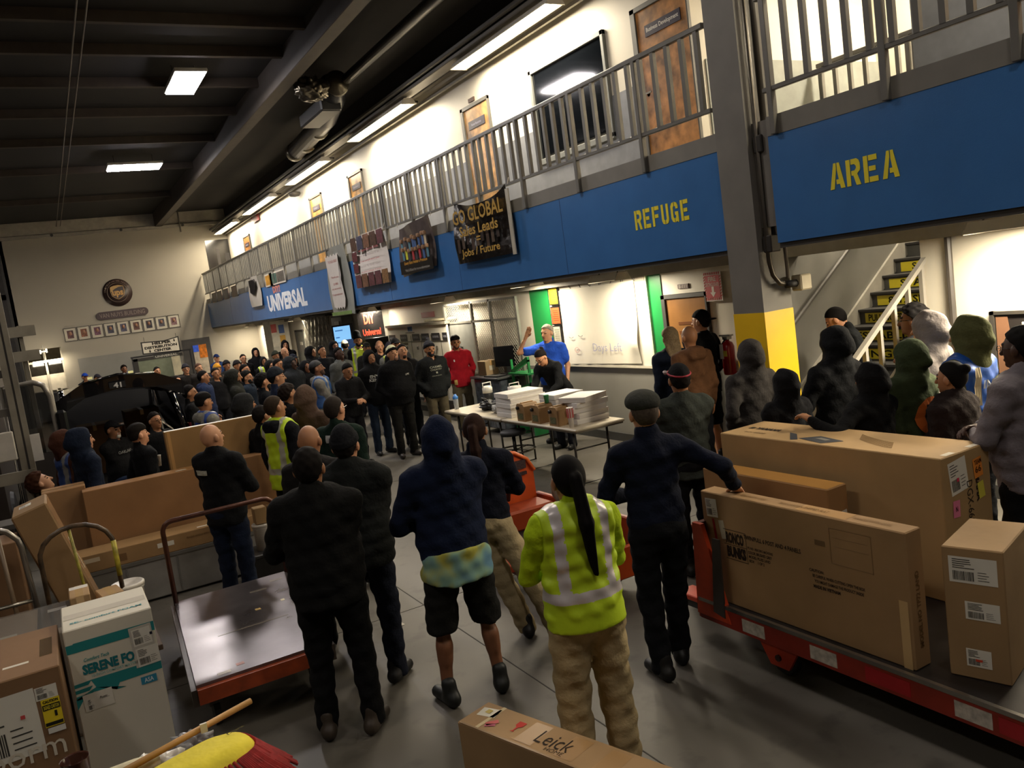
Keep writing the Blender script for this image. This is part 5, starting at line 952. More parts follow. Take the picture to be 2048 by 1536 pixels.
MB().prism([(6.05, sl(6.05) - .66), (7.25, sl(7.25) - .66), (7.25, sl(7.25) - .6), (6.05, sl(6.05) - .6)], (0, 4.88, 0), (1, 0, 0), (0, 0, 1), (0, .05, 0)).build('bottom_rail', RM, t)
for x in (6.1, 6.32, 6.54, 6.76, 6.98, 7.2): MB().box(x - .018, x + .018, 4.885, 4.925, sl(x) - .62 if x > 6.15 else 0, sl(x) - .02).build('baluster' if x > 6.15 else 'post', RM, t)
MB().cyl((XW - .03, 4.66, .6), (XW - .03, 4.66, 2.42), .03, 8).build('wall_pipe', mat('4a4540', .4), wl)
t = thing('recessed_wall_box', 'dark recessed wall box with metal rim at the right edge', 'box', (XW, 3.7, 1.1)); MB().box(XW - .02, XW - .012, 3.3, 4.3, 1.14, 1.7).build('recess', mat('17110e', .6), t)
for a, b_, c, d_ in ((4.28, 4.32, 1.12, 1.72), (3.28, 4.32, 1.69, 1.72), (3.28, 4.34, 1.1, 1.15)): MB().box(XW - .05, XW, a, b_, c, d_).build('rim', steel('8f8a80', .35), t)
MB().prism([(0, 0), (.16, .0), (.1, .5), (0, .5)], (XW - .03, 4.27, 1.17), U_, V_, (-.005, 0, 0)).build('rusty_side', mat('6a4a34', .6), t); MB().box(XW - .04, XW - .02, 3.6, 4.05, 1.35, 1.62, b=.004).build('control_panel', mat('9a968c', .5), t)
# ---- steel rack posts at the left edge ----
t = thing('steel_rack', 'tall grey steel conveyor frame at the left edge before the back wall', 'rack', (-.4, 10, 0)); RK = mat('8d8779', .4, metal=.3, var=.15)
MB().box(-.42, -.36, 9.97, 10.03, 0, 4.2).box(-.34, -.29, 9.97, 10.03, 0, 4.2).build('front_post', RK, t); MB().box(-.36, -.34, 9.98, 10.02, 0, 4.2).build('post_channel', mat('3a3733'), t)
MB().box(-.27, -.22, 12.97, 13.03, 0, 2.9).build('rear_post', RK, t); MB().box(-1.6, -.3, 9.95, 9.99, 1.2, 1.32).build('low_beam', RK, t)
for z in (2.75, 2.42): MB().box(-.42, -.06, 12.9, 12.95, z, z + .14).build('cross_beam', RK, t)
MB().box(-1.4, -.43, 9.9, 9.95, 1.45, 1.75, b=.01).build('white_panel', mat('b5b0a4', .5), t); MB().box(-.29, -.2, 9.9, 9.93, 1.4, 1.68).build('white_sheet', mat('c2beb4', .5), t); MB().box(-1.6, -.45, 10.2, 10.6, .7, .75).build('shelf', mat('5a5650'), t)
for z in (1.9, 2.3, 3.1, 3.6): MB().box(-1.6, -.42, 10.0, 10.04, z, z + .08).build('cross_beam', mat('55514a', .5), t)
MB().box(-1.6, -1.54, 9.97, 10.03, 0, 4.2).build('rear_post', RK, t)
t = thing('roller_door_track', 'dark vertical track and machinery left of the back wall', 'track', (-.9, YB - .4, 0)); MB().box(-1.1, -.8, YB - .5, YB - .1, 0, 6.6).build('column_plate', mat('26221e', .5, var=.4), t); MB().box(-.8, -.72, YB - .4, YB - .1, 0, 6.5).build('guide', mat('3c3a35', .4), t)
for z in (3.2, 4.4, 5.5): MB().box(-1.9, -.8, YB - .5, YB - .3, z, z + .18).build('cross_beam', mat('35312b'), t)
# ---- brown delivery van with open door ----
t = thing('delivery_van', 'dark van at the left with rounded door window and black mirror', 'vehicle', (-1.5, 14, 0))
MB().prism([(11.6, .4), (16.5, .4), (16.5, 2.5), (12.3, 2.5), (11.9, 1.5), (11.6, 1.3)], (-2.6, 0, 0), (0, 1, 0), (0, 0, 1), (1.9, 0, 0)).build('body', mat('2a2320', .35, var=.1), t)
dpts = [(-.56, .55), (-.1, .55), (-.04, .7), (-.04, 1.95), (-.1, 2.1), (-.2, 2.15), (-.56, 2.15)]
m = MB(); m.tube([(a, 12.0, z) for a, z in dpts], .035, 8, closed=True); m.build('door_frame', mat('8a857c', .3, metal=.4), t, True)
MB().prism([(-.54, .57), (-.1, .57), (-.06, .7), (-.06, 1.25), (-.54, 1.25)], (0, 12.02, 0), (1, 0, 0), (0, 0, 1), (0, -.03, 0)).build('door_panel', mat('2b2725', .4), t); MB().prism([(-.54, 1.25), (-.06, 1.25), (-.06, 1.95), (-.11, 2.08), (-.2, 2.12), (-.54, 2.12)], (0, 12.01, 0), (1, 0, 0), (0, 0, 1), (0, -.008, 0)).build('door_window', mat('15181a', .05, var=0, alpha=.6, spec=.8), t)
MB().box(-.02, .1, 11.9, 12.0, 1.4, 1.75, b=.03).build('mirror', mat('0e0e10', .3), t); MB().tube([(-.04, 12, 1.6), (.0, 11.95, 1.6)], .012, 6).build('mirror_arm', mat('0e0e10'), t)
for y in (12.4, 15.6): MB().lathe([(.05, -.12), (.38, -.12), (.4, -.08), (.4, .08), (.38, .12), (.05, .12)], (-.78, y, .4), 24, ax=0).build('wheel', mat('141414', .7), t)
# ---- dark SUV with raised tailgate ----
t = thing('sport_utility_vehicle', 'black vehicle with raised tailgate lettered 41 and open rear full of cartons', 'vehicle', (.78, 14.5, 0)); CP = mat('0d0e12', .12, metal=.3, var=.02, coat=1, spec=.8)
X0, X1, YR = -.1, 1.66, 12.9
MB().prism([(YR, .35), (YR + .05, .95), (YR + 4.6, 1.0), (YR + 4.75, .7), (YR + 4.6, .35)], (X0, 0, 0), (0, 1, 0), (0, 0, 1), (.07, 0, 0)).build('side_panel', CP, t); MB().prism([(YR, .35), (YR + .05, .95), (YR + 4.6, 1.0), (YR + 4.75, .7), (YR + 4.6, .35)], (X1 - .07, 0, 0), (0, 1, 0), (0, 0, 1), (.07, 0, 0)).build('side_panel', CP, t)
for s_, xs_ in ((1, X0), (-1, X1)):
    MB().tube([(xs_ + s_ * .05, YR + .02, .95), (xs_ + s_ * .12, YR + .18, 1.45), (xs_ + s_ * .2, YR + .35, 1.82)], .055, 8).build('rear_pillar', CP, t, True)
    MB().tube([(xs_ + s_ * .2, YR + .35, 1.82), (xs_ + s_ * .2, YR + 2.4, 1.86), (xs_ + s_ * .16, YR + 3.6, 1.05)], .045, 8).build('roof_rail', CP, t, True)
    m = MB(); m.add([(xs_ + s_ * .06, YR + .12, .96), (xs_ + s_ * .06, YR + 3.5, 1.02), (xs_ + s_ * .19, YR + 2.4, 1.8), (xs_ + s_ * .19, YR + .4, 1.78)], [(0, 1, 2, 3)]); m.build('side_window', mat('101317', .05, var=0, spec=.9), t)
MB().prism([(X0 + .18, 1.8), (.78, 1.9), (X1 - .18, 1.8), (X1 - .2, 1.84), (.78, 1.95), (X0 + .2, 1.84)], (0, YR + .35, 0), (1, 0, 0), (0, 0, 1), (0, 2.2, 0)).build('roof', CP, t)
m = MB(); A_ = [(X0 + .2, 1.80), (X0 + .5, 1.87), (.78, 1.90), (X1 - .5, 1.87), (X1 - .2, 1.80)]; B_ = [(X0 + .1, 1.84), (X0 + .45, 2.03), (.78, 2.09), (X1 - .42, 2.03), (X1 - .08, 1.86)]
m.add([(a, YR + .35, z) for a, z in A_] + [(a, YR - .62, z) for a, z in B_] + [(a, YR + .35, z - .09) for a, z in A_] + [(a, YR - .58, z - .2) for a, z in B_], [(i, i + 1, 5 + i + 1, 5 + i) for i in range(4)] + [(10 + i, 15 + i, 15 + i + 1, 10 + i + 1) for i in range(4)] + [(5 + i, 5 + i + 1, 15 + i + 1, 15 + i) for i in range(4)] + [(0, 5, 15, 10), (4, 14, 19, 9)]); m.build('tailgate', mat('17171b', .18, metal=.2, var=.05, coat=1), t)
MB().tube([(X0 + .45, YR - .6, 2.02), (.78, YR - .63, 2.08), (X1 - .42, YR - .6, 2.02)], .02, 6).build('tailgate_lip', CP, t, True)
MB().box(.66, .86, YR - .64, YR - .6, 1.9, 1.98).build('emblem_plate', mat('0b0b0d'), t); text_obj('lettering', '41', (.76, YR - .645, 1.94), (1, 0, 0), V_, .1, .07, ink('c8c8c4'), t, .03)
for x in (.45, .95): MB().box(x - .03, x + .03, YR - .655, YR - .62, 2.07, 2.1).build('painted_glint', mat('d8d090', .2, var=0, emit=.5), t)  # glowing chips painted as glints on the tailgate, not lamps
MB().box(X0 + .07, X1 - .07, YR, YR + 3.5, .5, .56).build('load_floor', mat('17171a', .7), t); MB().box(X0, X1, YR - .1, YR + .05, .35, .58, b=.03).build('rear_bumper', mat('151517', .4), t)
MB().box(X0 + .1, X1 - .1, YR + 3.2, YR + 3.3, .56, 1.8).build('bulkhead', mat('1a1a1c', .6), t)
for x, s_ in ((X0, 1), (X1, -1)): MB().box(x - .012 * s_, x + .03 * s_, YR - .02, YR + .1, .8, 1.2, b=.008).build('tail_lamp', mat('4a1216', .15, var=0, coat=1), t)
for x in (X0 + .1, X1 - .1):
    for y in (YR + .9, YR + 3.8): w_ = MB().lathe([(.05, -.11), (.33, -.11), (.35, -.08), (.35, .08), (.33, .11), (.05, .11)], (x, y, .35), 24, ax=0).build('wheel', mat('141414', .7), t)
for k, (x, y, sx, sy, sz) in enumerate(((.45, 14.3, .5, .6, .75), (1.15, 14.5, .5, .6, .85), (.85, 15.2, .5, .5, .6))):
    b = Carton('cardboard_box', ('carton inside the vehicle on the left', 'carton inside the vehicle on the right', 'carton deep inside the vehicle behind the others')[k], 'box', (x, y, .56), (sx, sy, sz), c='6a4c30'); b.tape('y')
# =============================== PEOPLE ===============================
f32 = np.float32
def smin(a, b, k):
    h = np.clip(.5 + .5 * (b - a) / k, 0, 1); return b + (a - b) * h - k * h * (1 - h)
def smax(a, b, k): return -smin(-a, -b, k)
def rc(P, a, b, ra, rb, fl=None):
    a = np.array(a, f32); b = np.array(b, f32)
    if fl is not None:
        fl = np.array(fl, f32); P = P / fl; a = a / fl; b = b / fl
    pa = P - a; ba = b - a; t = np.clip((pa @ ba) / (ba @ ba + 1e-9), 0, 1)
    d = np.sqrt(((pa - t[..., None] * ba) ** 2).sum(-1)) - (ra + (rb - ra) * t)
    return d * (fl.min() if fl is not None else 1)
def el(P, c, r):
    q = (P - np.array(c, f32)) / np.array(r, f32); k0 = np.sqrt((q * q).sum(-1)); q2 = q / np.array(r, f32); k1 = np.sqrt((q2 * q2).sum(-1)) + 1e-6
    return k0 * (k0 - 1) / k1
def nets(xs, ys, zs, V):
    ins = V < 0; nx, ny, nz = V.shape
    c = [(i, j, k) for i in (0, 1) for j in (0, 1) for k in (0, 1)]
    cnt = np.zeros((nx - 1, ny - 1, nz - 1), np.int8)
    for i, j, k in c: cnt += ins[i:nx - 1 + i, j:ny - 1 + j, k:nz - 1 + k]
    A = np.argwhere((cnt > 0) & (cnt < 8))
    if len(A) == 0: return np.zeros((0, 3)), []
    acc = np.zeros((len(A), 3)); num = np.zeros(len(A))
    for a in c:
        for ax in range(3):
            if a[ax] == 0:
                b = list(a); b[ax] = 1
                v0 = V[A[:, 0] + a[0], A[:, 1] + a[1], A[:, 2] + a[2]]; v1 = V[A[:, 0] + b[0], A[:, 1] + b[1], A[:, 2] + b[2]]
                m = (v0 < 0) != (v1 < 0); t = np.where(m, v0 / np.where(m, v0 - v1, 1), 0)
                p = A + np.array(a, float); p = p.astype(float); p[:, ax] += t
                acc[m] += p[m]; num[m] += 1
    P = acc / num[:, None]
    for ax, g in enumerate((xs, ys, zs)): P[:, ax] = np.interp(P[:, ax], np.arange(len(g)), g)
    vid = -np.ones(cnt.shape, np.int64); vid[A[:, 0], A[:, 1], A[:, 2]] = np.arange(len(A))
    F = []
    for ax in range(3):
        o1, o2 = [(1, 2), (2, 0), (0, 1)][ax]
        sl = [slice(None)] * 3; s2 = [slice(None)] * 3; sl[ax] = slice(0, -1); s2[ax] = slice(1, None)
        for o in (o1, o2): sl[o] = slice(1, -1); s2[o] = slice(1, -1)
        a = ins[tuple(sl)]; b = ins[tuple(s2)]; E = np.argwhere(a != b)
        if len(E) == 0: continue
        fl = a[E[:, 0], E[:, 1], E[:, 2]]
        base = E.copy(); base[:, o1] += 1; base[:, o2] += 1
        def cell(d1, d2):
            q = base.copy(); q[:, o1] -= d1; q[:, o2] -= d2; return vid[q[:, 0], q[:, 1], q[:, 2]]
        Q = np.stack([cell(1, 1), cell(0, 1), cell(0, 0), cell(1, 0)], 1)
        Q[~fl] = Q[~fl][:, ::-1]; F.append(Q)
    return P, np.concatenate(F)
def axis(lo, hi, st, fine=None):
    if fine is None: return np.arange(lo, hi + st, st)
    a, b, sf = fine
    return np.concatenate([np.arange(a, lo - st, -st)[::-1][:-1], np.arange(a, b, sf), np.arange(b, hi + st, st)])
def grid(xs, ys, zs): return np.stack(np.meshgrid(xs, ys, zs, indexing='ij'), -1).astype(f32)
def mkmesh(name, P, F, mats_, parent, mi=None):
    me = bpy.data.meshes.new(name); P = np.asarray(P, f32); F = np.asarray(F, np.int32)
    me.vertices.add(len(P)); me.vertices.foreach_set('co', P.ravel()); me.loops.add(F.size); me.loops.foreach_set('vertex_index', F.ravel())
    me.polygons.add(len(F)); me.polygons.foreach_set('loop_start', np.arange(0, F.size, 4, dtype=np.int32))
    if mi is not None: me.polygons.foreach_set('material_index', np.asarray(mi, np.int32))
    me.update(calc_edges=True); me.validate()
    return link_mesh(name, me, mats_, parent, True, False)
SK = {'l': 'bf8a68', 'm': 'a06f4d', 'b': '7c5138', 'd': '3f281d', 'r': 'b58564'}
def rx(a): c, s = math.cos(a), math.sin(a); return np.array([[1, 0, 0], [0, c, -s], [0, s, c]])
def rz_(a): c, s = math.cos(a), math.sin(a); return np.array([[c, -s, 0], [s, c, 0], [0, 0, 1]])
ARMS = {'down': (((.25, .05, .87), (0, -1, -.1)),) * 2, 'pocket': (((.19, .11, .99), (.6, -1, 0)),) * 2, 'clasp': (((.05, .27, 1.12), (.8, -.3, -.6)),) * 2,
        'behind': (((.06, -.18, .98), (1, -.4, 0)),) * 2}
def person(loc, h, label, face=(7.0, 11.5), top=('hoodie', '17181b'), bot=('pants', '15161a'), skin='m', hair=('short', '17120f'), cap=None, hood=None, arms='down', head=(0, 0), w=1.0,
           beard=None, glasses=False, vest=None, shoes='141414', lean=0.0, sit=None, d=None, stance=.11, step=0.0, group=None, decals=(), name='person', hem=None, longhair=None, under=None, fdx=0.0):
    """stand a clothed figure at loc; h standing height; face = point looked at or an angle"""
    s = h / 1.75; x0, y0 = loc[:2]; z0 = loc[2] if len(loc) > 2 else 0.0
    ang = face if not isinstance(face, (tuple, list)) else math.atan2(face[1] - y0, face[0] - x0) - PI / 2
    t = thing(name, label, 'person', (x0, y0, z0), ang, group)
    if d is None: d = math.hypot(x0, y0)
    vb = min(.03, max(.012, .0021 * d)); vh = min(.013, max(.0058, .00075 * d + .0012))
    rr = random.Random(int(x0 * 977 + y0 * 571)); ph = [rr.uniform(0, 6.28) for _ in range(4)]
    dz = 0.0 if sit is None else sit - .92
    piv = np.array([0, 0, 1.0]); RU = rx(-lean); HP = np.array([0, -.01, 1.50]); RH = rz_(head[0]) @ rx(head[1])
    up = lambda p: RU @ (np.array(p, float) - piv) + piv + [0, 0, dz]
    toU = lambda P: ((P - (piv + [0, 0, dz]).astype(f32)) @ RU.astype(f32)) + piv.astype(f32)
    toH = lambda P: ((toU(P) - HP.astype(f32)) @ RH.astype(f32)) + HP.astype(f32)
    fromH = lambda p: up(RH @ (np.array(p, float) - HP) + HP)
    # ---- joints
    A = arms
    if A == 'crossed': A = (((-.11, .21, 1.17), (.75, -.1, -1)), ((.11, .25, 1.14), (.75, -.1, -1)))
    elif isinstance(A, str): A = ARMS[A]
    if A and not isinstance(A, str):
        A2 = []
        for sp in A:
            if len(sp) > 2 and sp[2] == 'w':
                q = np.array(rz_(-ang)) @ (np.array(sp[0], float) - [x0, y0, z0]) / s; A2.append((tuple(q), sp[1], 1) + tuple(sp[3:]))
            else: A2.append(sp)
        A = tuple(A2)
    J = []
    for sd, spec in zip((1, -1), A):
        (wx, wy, wz), hint = spec[0], spec[1]; S = up((sd * .185 * (1 + (w - 1) * .5), 0, 1.405)); W_ = np.array([sd * wx, wy, wz], float) + [0, 0, dz]
        if len(spec) > 2: W_ = np.array(spec[0], float)          # absolute target
        hint = np.array([sd * hint[0], hint[1], hint[2]], float); v = W_ - S; L_ = np.linalg.norm(v); L1, L2 = .29, .265
        if L_ > .545: W_ = S + v / L_ * .545; v = W_ - S; L_ = .545
        a = (L1 * L1 - L2 * L2 + L_ * L_) / (2 * L_); hh = math.sqrt(max(L1 * L1 - a * a, 0)); vn = v / L_; hp = hint - vn * hint.dot(vn); hp /= np.linalg.norm(hp) + 1e-6
        J.append((S, S + vn * a + hp * hh, W_))
    legs = []
    for sd in (1, -1):
        H_ = np.array([sd * .092 * w ** .5, 0, .9 + dz])
        if sit is None:
            An = np.array([sd * stance + fdx, (step if sd > 0 else -step * .4), .08]); K = (H_ + An) / 2 + [sd * .005, .025 + step * .1, .0]
        else:
            K = np.array([sd * .15, .42, .93 + dz]); An = np.array([sd * .14, .46, max(.08 + 0, .5 + dz)]) if dz > -.2 else np.array([sd * .14, .46, .09])
        legs.append((H_, K, An))
    bg = bot[2] if len(bot) > 2 else 1.05
    shorts = bot[0] == 'shorts'; tee = top[0] in ('tee', 'polo')
    # ---- garment fields
    hemz = hem if hem is not None else {'coat': .74, 'tee': .84, 'polo': .87, 'shirt': .87}.get(top[0], .83)
    loose = {'hoodie': 1.06, 'jacket': 1.06, 'coat': 1.1, 'puffer': 1.13, 'tee': 1.0, 'polo': 1.0, 'shirt': .98, 'sweater': 1.03}[top[0]]
    def torso(P, ex=0.0):
        U = toU(P); q = loose
        D = rc(U, (0, .005, 1.33), (0, .005, .98), .172 * w * q, .158 * w * q, (1, .68, 1))
        D = smin(D, rc(U, (-.145 * w ** .5, -.005, 1.405), (.145 * w ** .5, -.005, 1.405), .068 * q, .068 * q), .07)
        D = smin(D, rc(U, (0, -.015, 1.49), (0, -.01, 1.40), .066, .09), .05)
        D = smin(D, rc(U, (0, .0, 1.0), (0, -.01, hemz - .05), .155 * w * q, .165 * w * q, (1, .76, 1)), .06)
        if w > 1.12: D = smin(D, el(U, (0, .06, 1.08), (.17 * w, .15 * w, .2)), .06)
        return D - ex
    def sleeves(P, slv=1.0):
        D = None; q = loose * (.9 + .1 * w)
        for S, E, W_ in J:
            if tee: a = rc(P, S, S + (E - S) * .62, .067 * w ** .5, .064 * w ** .5)
            else: a = smin(rc(P, S, E, .066 * q, .054 * q), rc(P, E, W_ - (W_ - E) * .06, .054 * q, .040 * q), .02)
            D = a if D is None else np.minimum(D, a)
        return D
    fold = lambda P, am=.0045: am * (np.sin(P[..., 2] * 52 + P[..., 0] * 21 + ph[0]) * np.sin(P[..., 0] * 33 - P[..., 2] * 17 + ph[1]) + .6 * np.sin(P[..., 2] * 29 - P[..., 1] * 37 + ph[2]))
    def topf(P):
        D = smin(torso(P), sleeves(P), .045)
        U = toU(P)
        D = smax(D, hemz - U[..., 2], .008)
        if hood == 'up':
            Hh = toH(P)
            hd_ = smin(el(Hh, (0, -.022, 1.645), (.103, .126, .133)), rc(Hh, (0, -.05, 1.6), (0, -.03, 1.47), .096, .118), .045)
            hd_ = smin(hd_, rc(Hh, (0, -.10, 1.7), (0, -.15, 1.6), .05, .05), .05)
            hd_ = smax(hd_, -el(Hh, (0, .115, 1.612), (.070, .095, .103)), .015)
            D = smin(D, hd_, .03)
        elif hood == 'down':
            for a, b2 in (((-.095, .0, 1.465), (-.05, -.10, 1.47)), ((-.05, -.10, 1.47), (.05, -.10, 1.47)), ((.05, -.10, 1.47), (.095, .0, 1.465)), ((-.07, -.11, 1.43), (.07, -.11, 1.43))): D = smin(D, rc(U, a, b2, .042, .042), .03)
            D = smax(D, -rc(U, (0, .01, 1.7), (0, .02, 1.44), .072, .066), .01)
        elif top[0] in ('jacket', 'coat', 'puffer', 'polo', 'shirt'):
            D = smin(D, rc(U, (0, -.015, 1.455), (0, -.02, 1.515), .082, .072), .012); D = smax(D, -rc(U, (0, .02, 1.7), (0, .012, 1.47), .075, .06), .006)
        else: D = smax(D, -rc(U, (0, .02, 1.7), (0, .02, 1.475), .07, .06), .008)
        if top[0] == 'puffer': D = D - .006 * np.abs(np.sin(U[..., 2] * 38))
        return D + fold(P, .0055 if top[0] != 'puffer' else .003)
    ext = .36 if not isinstance(arms, tuple) else .62
    xr = .34 * max(1, w) + (.0 if not isinstance(arms, tuple) else .3)
    def box_of(pts, pad): pts = np.array(pts); return pts.min(0) - pad, pts.max(0) + pad
    pts = [q for j in J for q in j] + [up((0, 0, hemz)), up((0, 0, 1.56 if hood != 'up' else 1.80)), up((0, -.16, 1.4)), up((0, .16, 1.1))]
    lo, hi = box_of(pts, .09); lo[:2] = np.minimum(lo[:2], [-.26 * w, -.2 * w]); hi[:2] = np.maximum(hi[:2], [.26 * w, .2 * w]); lo[2] = min(lo[2], hemz + dz - .03) - .02
    if lean: lo[2] -= .1
    v = vb / s
    def build(name_, fn, lo, hi, v, m, mif=None):
        xs, ys, zs = (np.arange(lo[i], hi[i] + v, v) for i in range(3)); P = grid(xs, ys, zs); V = fn(P)
        V[[0, -1]] = np.maximum(V[[0, -1]], .001); V[:, [0, -1]] = np.maximum(V[:, [0, -1]], .001); V[:, :, [0, -1]] = np.maximum(V[:, :, [0, -1]], .001)
        p, F = nets(xs, ys, zs, V)
        if len(F) == 0: return None
        mi = None
        if mif is not None: mi = mif(p[F].mean(1))
        return mkmesh(name_, p * s, F, m, t, mi)
    nm = {'hoodie': 'hoodie', 'jacket': 'jacket', 'coat': 'coat', 'puffer': 'padded_jacket', 'tee': 't_shirt', 'polo': 'polo_shirt', 'shirt': 'shirt', 'sweater': 'sweater'}[top[0]]
    build(nm, topf, lo, hi, v, cloth(top[1]))
    if under:
        def uf(P):
            U = toU(P); D = rc(U, (0, 0, 1.0), (0, -.01, .80), .175 * w, .196 * w, (1, .80, 1)); D = smax(D, hemz - .085 - U[..., 2] + .006 * np.sin(P[..., 0] * 22), .006); return smax(D, U[..., 2] - .98, .01) + fold(P, .006)
        um = bpy.data.materials.new('tie_dye'); um.use_nodes = True; nt = um.node_tree; bb_ = nt.nodes['Principled BSDF']; tc_ = nt.nodes.new('ShaderNodeTexCoord'); nn_ = nt.nodes.new('ShaderNodeTexNoise'); nn_.inputs['Scale'].default_value = 5; cr_ = nt.nodes.new('ShaderNodeValToRGB')
        cr_.color_ramp.elements[0].position = .38; cr_.color_ramp.elements[0].color = (.10, .22, .32, 1); cr_.color_ramp.elements[1].position = .62; cr_.color_ramp.elements[1].color = (.38, .36, .06, 1); e_ = cr_.color_ramp.elements.new(.5); e_.color = (.2, .34, .26, 1); bb_.inputs['Roughness'].default_value = .9
        nt.links.new(tc_.outputs['Object'], nn_.inputs['Vector']); nt.links.new(nn_.outputs['Fac'], cr_.inputs['Fac']); nt.links.new(cr_.outputs['Color'], bb_.inputs['Base Color'])
        build('t_shirt', uf, np.array([-.26 * w, -.22 * w, .74]), np.array([.26 * w, .22 * w, 1.02]), v, um)
    # ---- trousers / shorts
    def botf(P):
        D = el(P, (0, -.012, .93 + dz), (.158 * w, .128 * w, .13))
        for H_, K, An in legs:
            if shorts: a = rc(P, H_, K + (H_ - K) * .0, .093 * w, .098)
            else: a = smin(rc(P, H_, K, .09 * w * bg ** .5, .070 * bg), rc(P, K, An + [0, 0, -.01], .070 * bg, .062 * bg), .02)
            D = smin(D, a, .035)
        if shorts: D = smax(D, .46 + (dz if sit else 0) - P[..., 2], .006)
        D = smax(D, .035 - P[..., 2], .006); D = smax(D, P[..., 2] - (1.0 + dz), .01)
        return D + fold(P, .006)
    lo, hi = box_of([q for l in legs for q in l] + [[-.17 * w, -.14 * w, .95 + dz], [.17 * w, .14 * w, 1.0 + dz]], .1); lo[2] = max(lo[2], .0)
    build('shorts' if shorts else 'trousers', botf, lo, hi, v * 1.1, cloth(bot[1]))
    # ---- shoes
    for i, (H_, K, An) in enumerate(legs):
        sd = (1, -1)[i]; ty = .25 * sd; dr = np.array([math.sin(ty), math.cos(ty), 0]); z_ = An[2] - .08; c0 = An * [1, 1, 0] + [0, 0, z_]
        fn = lambda P: smax(smin(rc(P, c0 + [0, 0, .048] - dr * .06, c0 + [0, 0, .04] + dr * .14, .046, .040), rc(P, c0 + [0, 0, .07] - dr * .03, c0 + [0, 0, .14] - dr * .02, .046, .046), .03), z_ - P[..., 2], .004)
        build('shoe', fn, c0 + [-.13, -.14, -.02], c0 + [.13, .22, .19], max(v * .75, .012), mat(shoes, .5, var=.1, spec=.4))
    # ---- body: head, neck, trunk, limbs
    def headf(Hh):
        D = smin(el(Hh, (0, -.008, 1.648), (.075, .097, .102)), el(Hh, (0, .032, 1.592), (.057, .062, .08)), .035)
        D = smin(D, el(Hh, (0, .074, 1.536), (.024, .02, .018)), .02)
        D = smin(D, rc(Hh, (-.034, .082, 1.657), (.034, .082, 1.657), .011, .011), .014)
        D = smax(D, -el(Hh, (-.031, .108, 1.636), (.017, .016, .012)), .01); D = smax(D, -el(Hh, (.031, .108, 1.636), (.017, .016, .012)), .01)
        D = np.minimum(D, np.minimum(el(Hh, (-.031, .082, 1.635), (.0125,) * 3), el(Hh, (.031, .082, 1.635), (.0125,) * 3)))
        D = smin(D, rc(Hh, (0, .094, 1.637), (0, .114, 1.600), .009, .0145), .012)
        D = smin(D, rc(Hh, (-.019, .087, 1.565), (.019, .087, 1.565), .0095, .0095), .008)
        e = np.minimum(el(Hh, (-.081, -.006, 1.622), (.014, .022, .034)), el(Hh, (.081, -.006, 1.622), (.014, .022, .034)))
        return smin(D, e, .01)
    def bodyf(P):
        Hh = toH(P); U = toU(P)
        D = headf(Hh)
        D = smin(D, rc(U, (0, -.02, 1.42), (HP @ np.eye(3)) + [0, .005, .05], .060 * w ** .4, .053 * w ** .4), .03)
        D = smin(D, rc(U, (0, 0, 1.32), (0, 0, 1.0), .145 * w, .135 * w, (1, .66, 1)), .04)
        D = smin(D, rc(U, (-.14, -.005, 1.395), (.14, -.005, 1.395), .05, .05), .05)
        D = smin(D, el(P, (0, -.012, .93 + dz), (.135 * w, .105 * w, .1)), .03)
        for S, E, W_ in J: D = smin(D, smin(rc(P, S, E, .046, .038), rc(P, E, W_, .038, .027), .02), .02)
        for H_, K, An in legs: D = smin(D, smin(rc(P, H_, K, .07, .05), smin(rc(P, K, An, .046 if shorts else .04, .036 if shorts else .03), rc(P, K + (An - K) * .3 + [0, -.015, 0], K + (An - K) * .5 + [0, -.01, 0], .05, .04) if shorts else 1e3, .03), .02), .02)
        return D
    hc_ = fromH((0, .01, 1.63)); bl, bh = box_of([q for j in J for q in j] + [q for l in legs for q in l] + [hc_ + [0, 0, .14], hc_], .07)
    cs = (.018 if (shorts or tee) else .034) * (1 if d < 8 else 1.5); fr = .125
    xs = axis(bl[0], bh[0], cs, (hc_[0] - .10, hc_[0] + .10, vh)); ys = axis(min(bl[1], -.15), max(bh[1], .15), cs, (hc_[1] - .13, hc_[1] + .125, vh)); zs = axis(bl[2], bh[2], cs, (hc_[2] - .14, hc_[2] + .14, vh))
    P = grid(xs, ys, zs); V = bodyf(P)
    V[[0, -1]] = 1; V[:, [0, -1]] = 1; V[:, :, [0, -1]] = 1
    p, F = nets(xs, ys, zs, V); c_ = p[F].mean(1); Hc = (((c_ - (piv + [0, 0, dz])) @ RU + piv) - HP) @ RH + HP
    mi = np.zeros(len(F), int)
    eye = (np.abs(np.abs(Hc[:, 0]) - .031) < .013) & (np.abs(Hc[:, 2] - 1.635) < max(.006, vh * .6)) & (Hc[:, 1] > .075); mi[eye] = 1
    lip = (np.abs(Hc[:, 0]) < .023) & (np.abs(Hc[:, 2] - 1.565) < max(.006, vh * .5)) & (Hc[:, 1] > .083); mi[lip] = 2
    brow = (np.abs(np.abs(Hc[:, 0]) - .032) < .02) & (np.abs(Hc[:, 2] - 1.662) < max(.005, vh * .45)) & (Hc[:, 1] > .07); mi[brow] = 3
    sk = lin(SK[skin]); lipc = '%02x%02x%02x' % tuple(int(int(SK[skin][i:i + 2], 16) * k) for i, k in ((0, .85), (2, .62), (4, .62)))
    hcol = hair[1] if hair[0] != 'bald' else '2a1f18'
    ms = [mat(SK[skin], .5, var=.08, scale=14, spec=.4), mat('2b211c', .2, var=0), mat(lipc, .5, var=0), mat(hcol, .8, var=0)]
    # hands joined to the same mesh
    vs, fs, mm = [p], [F], [mi]; off = len(p)
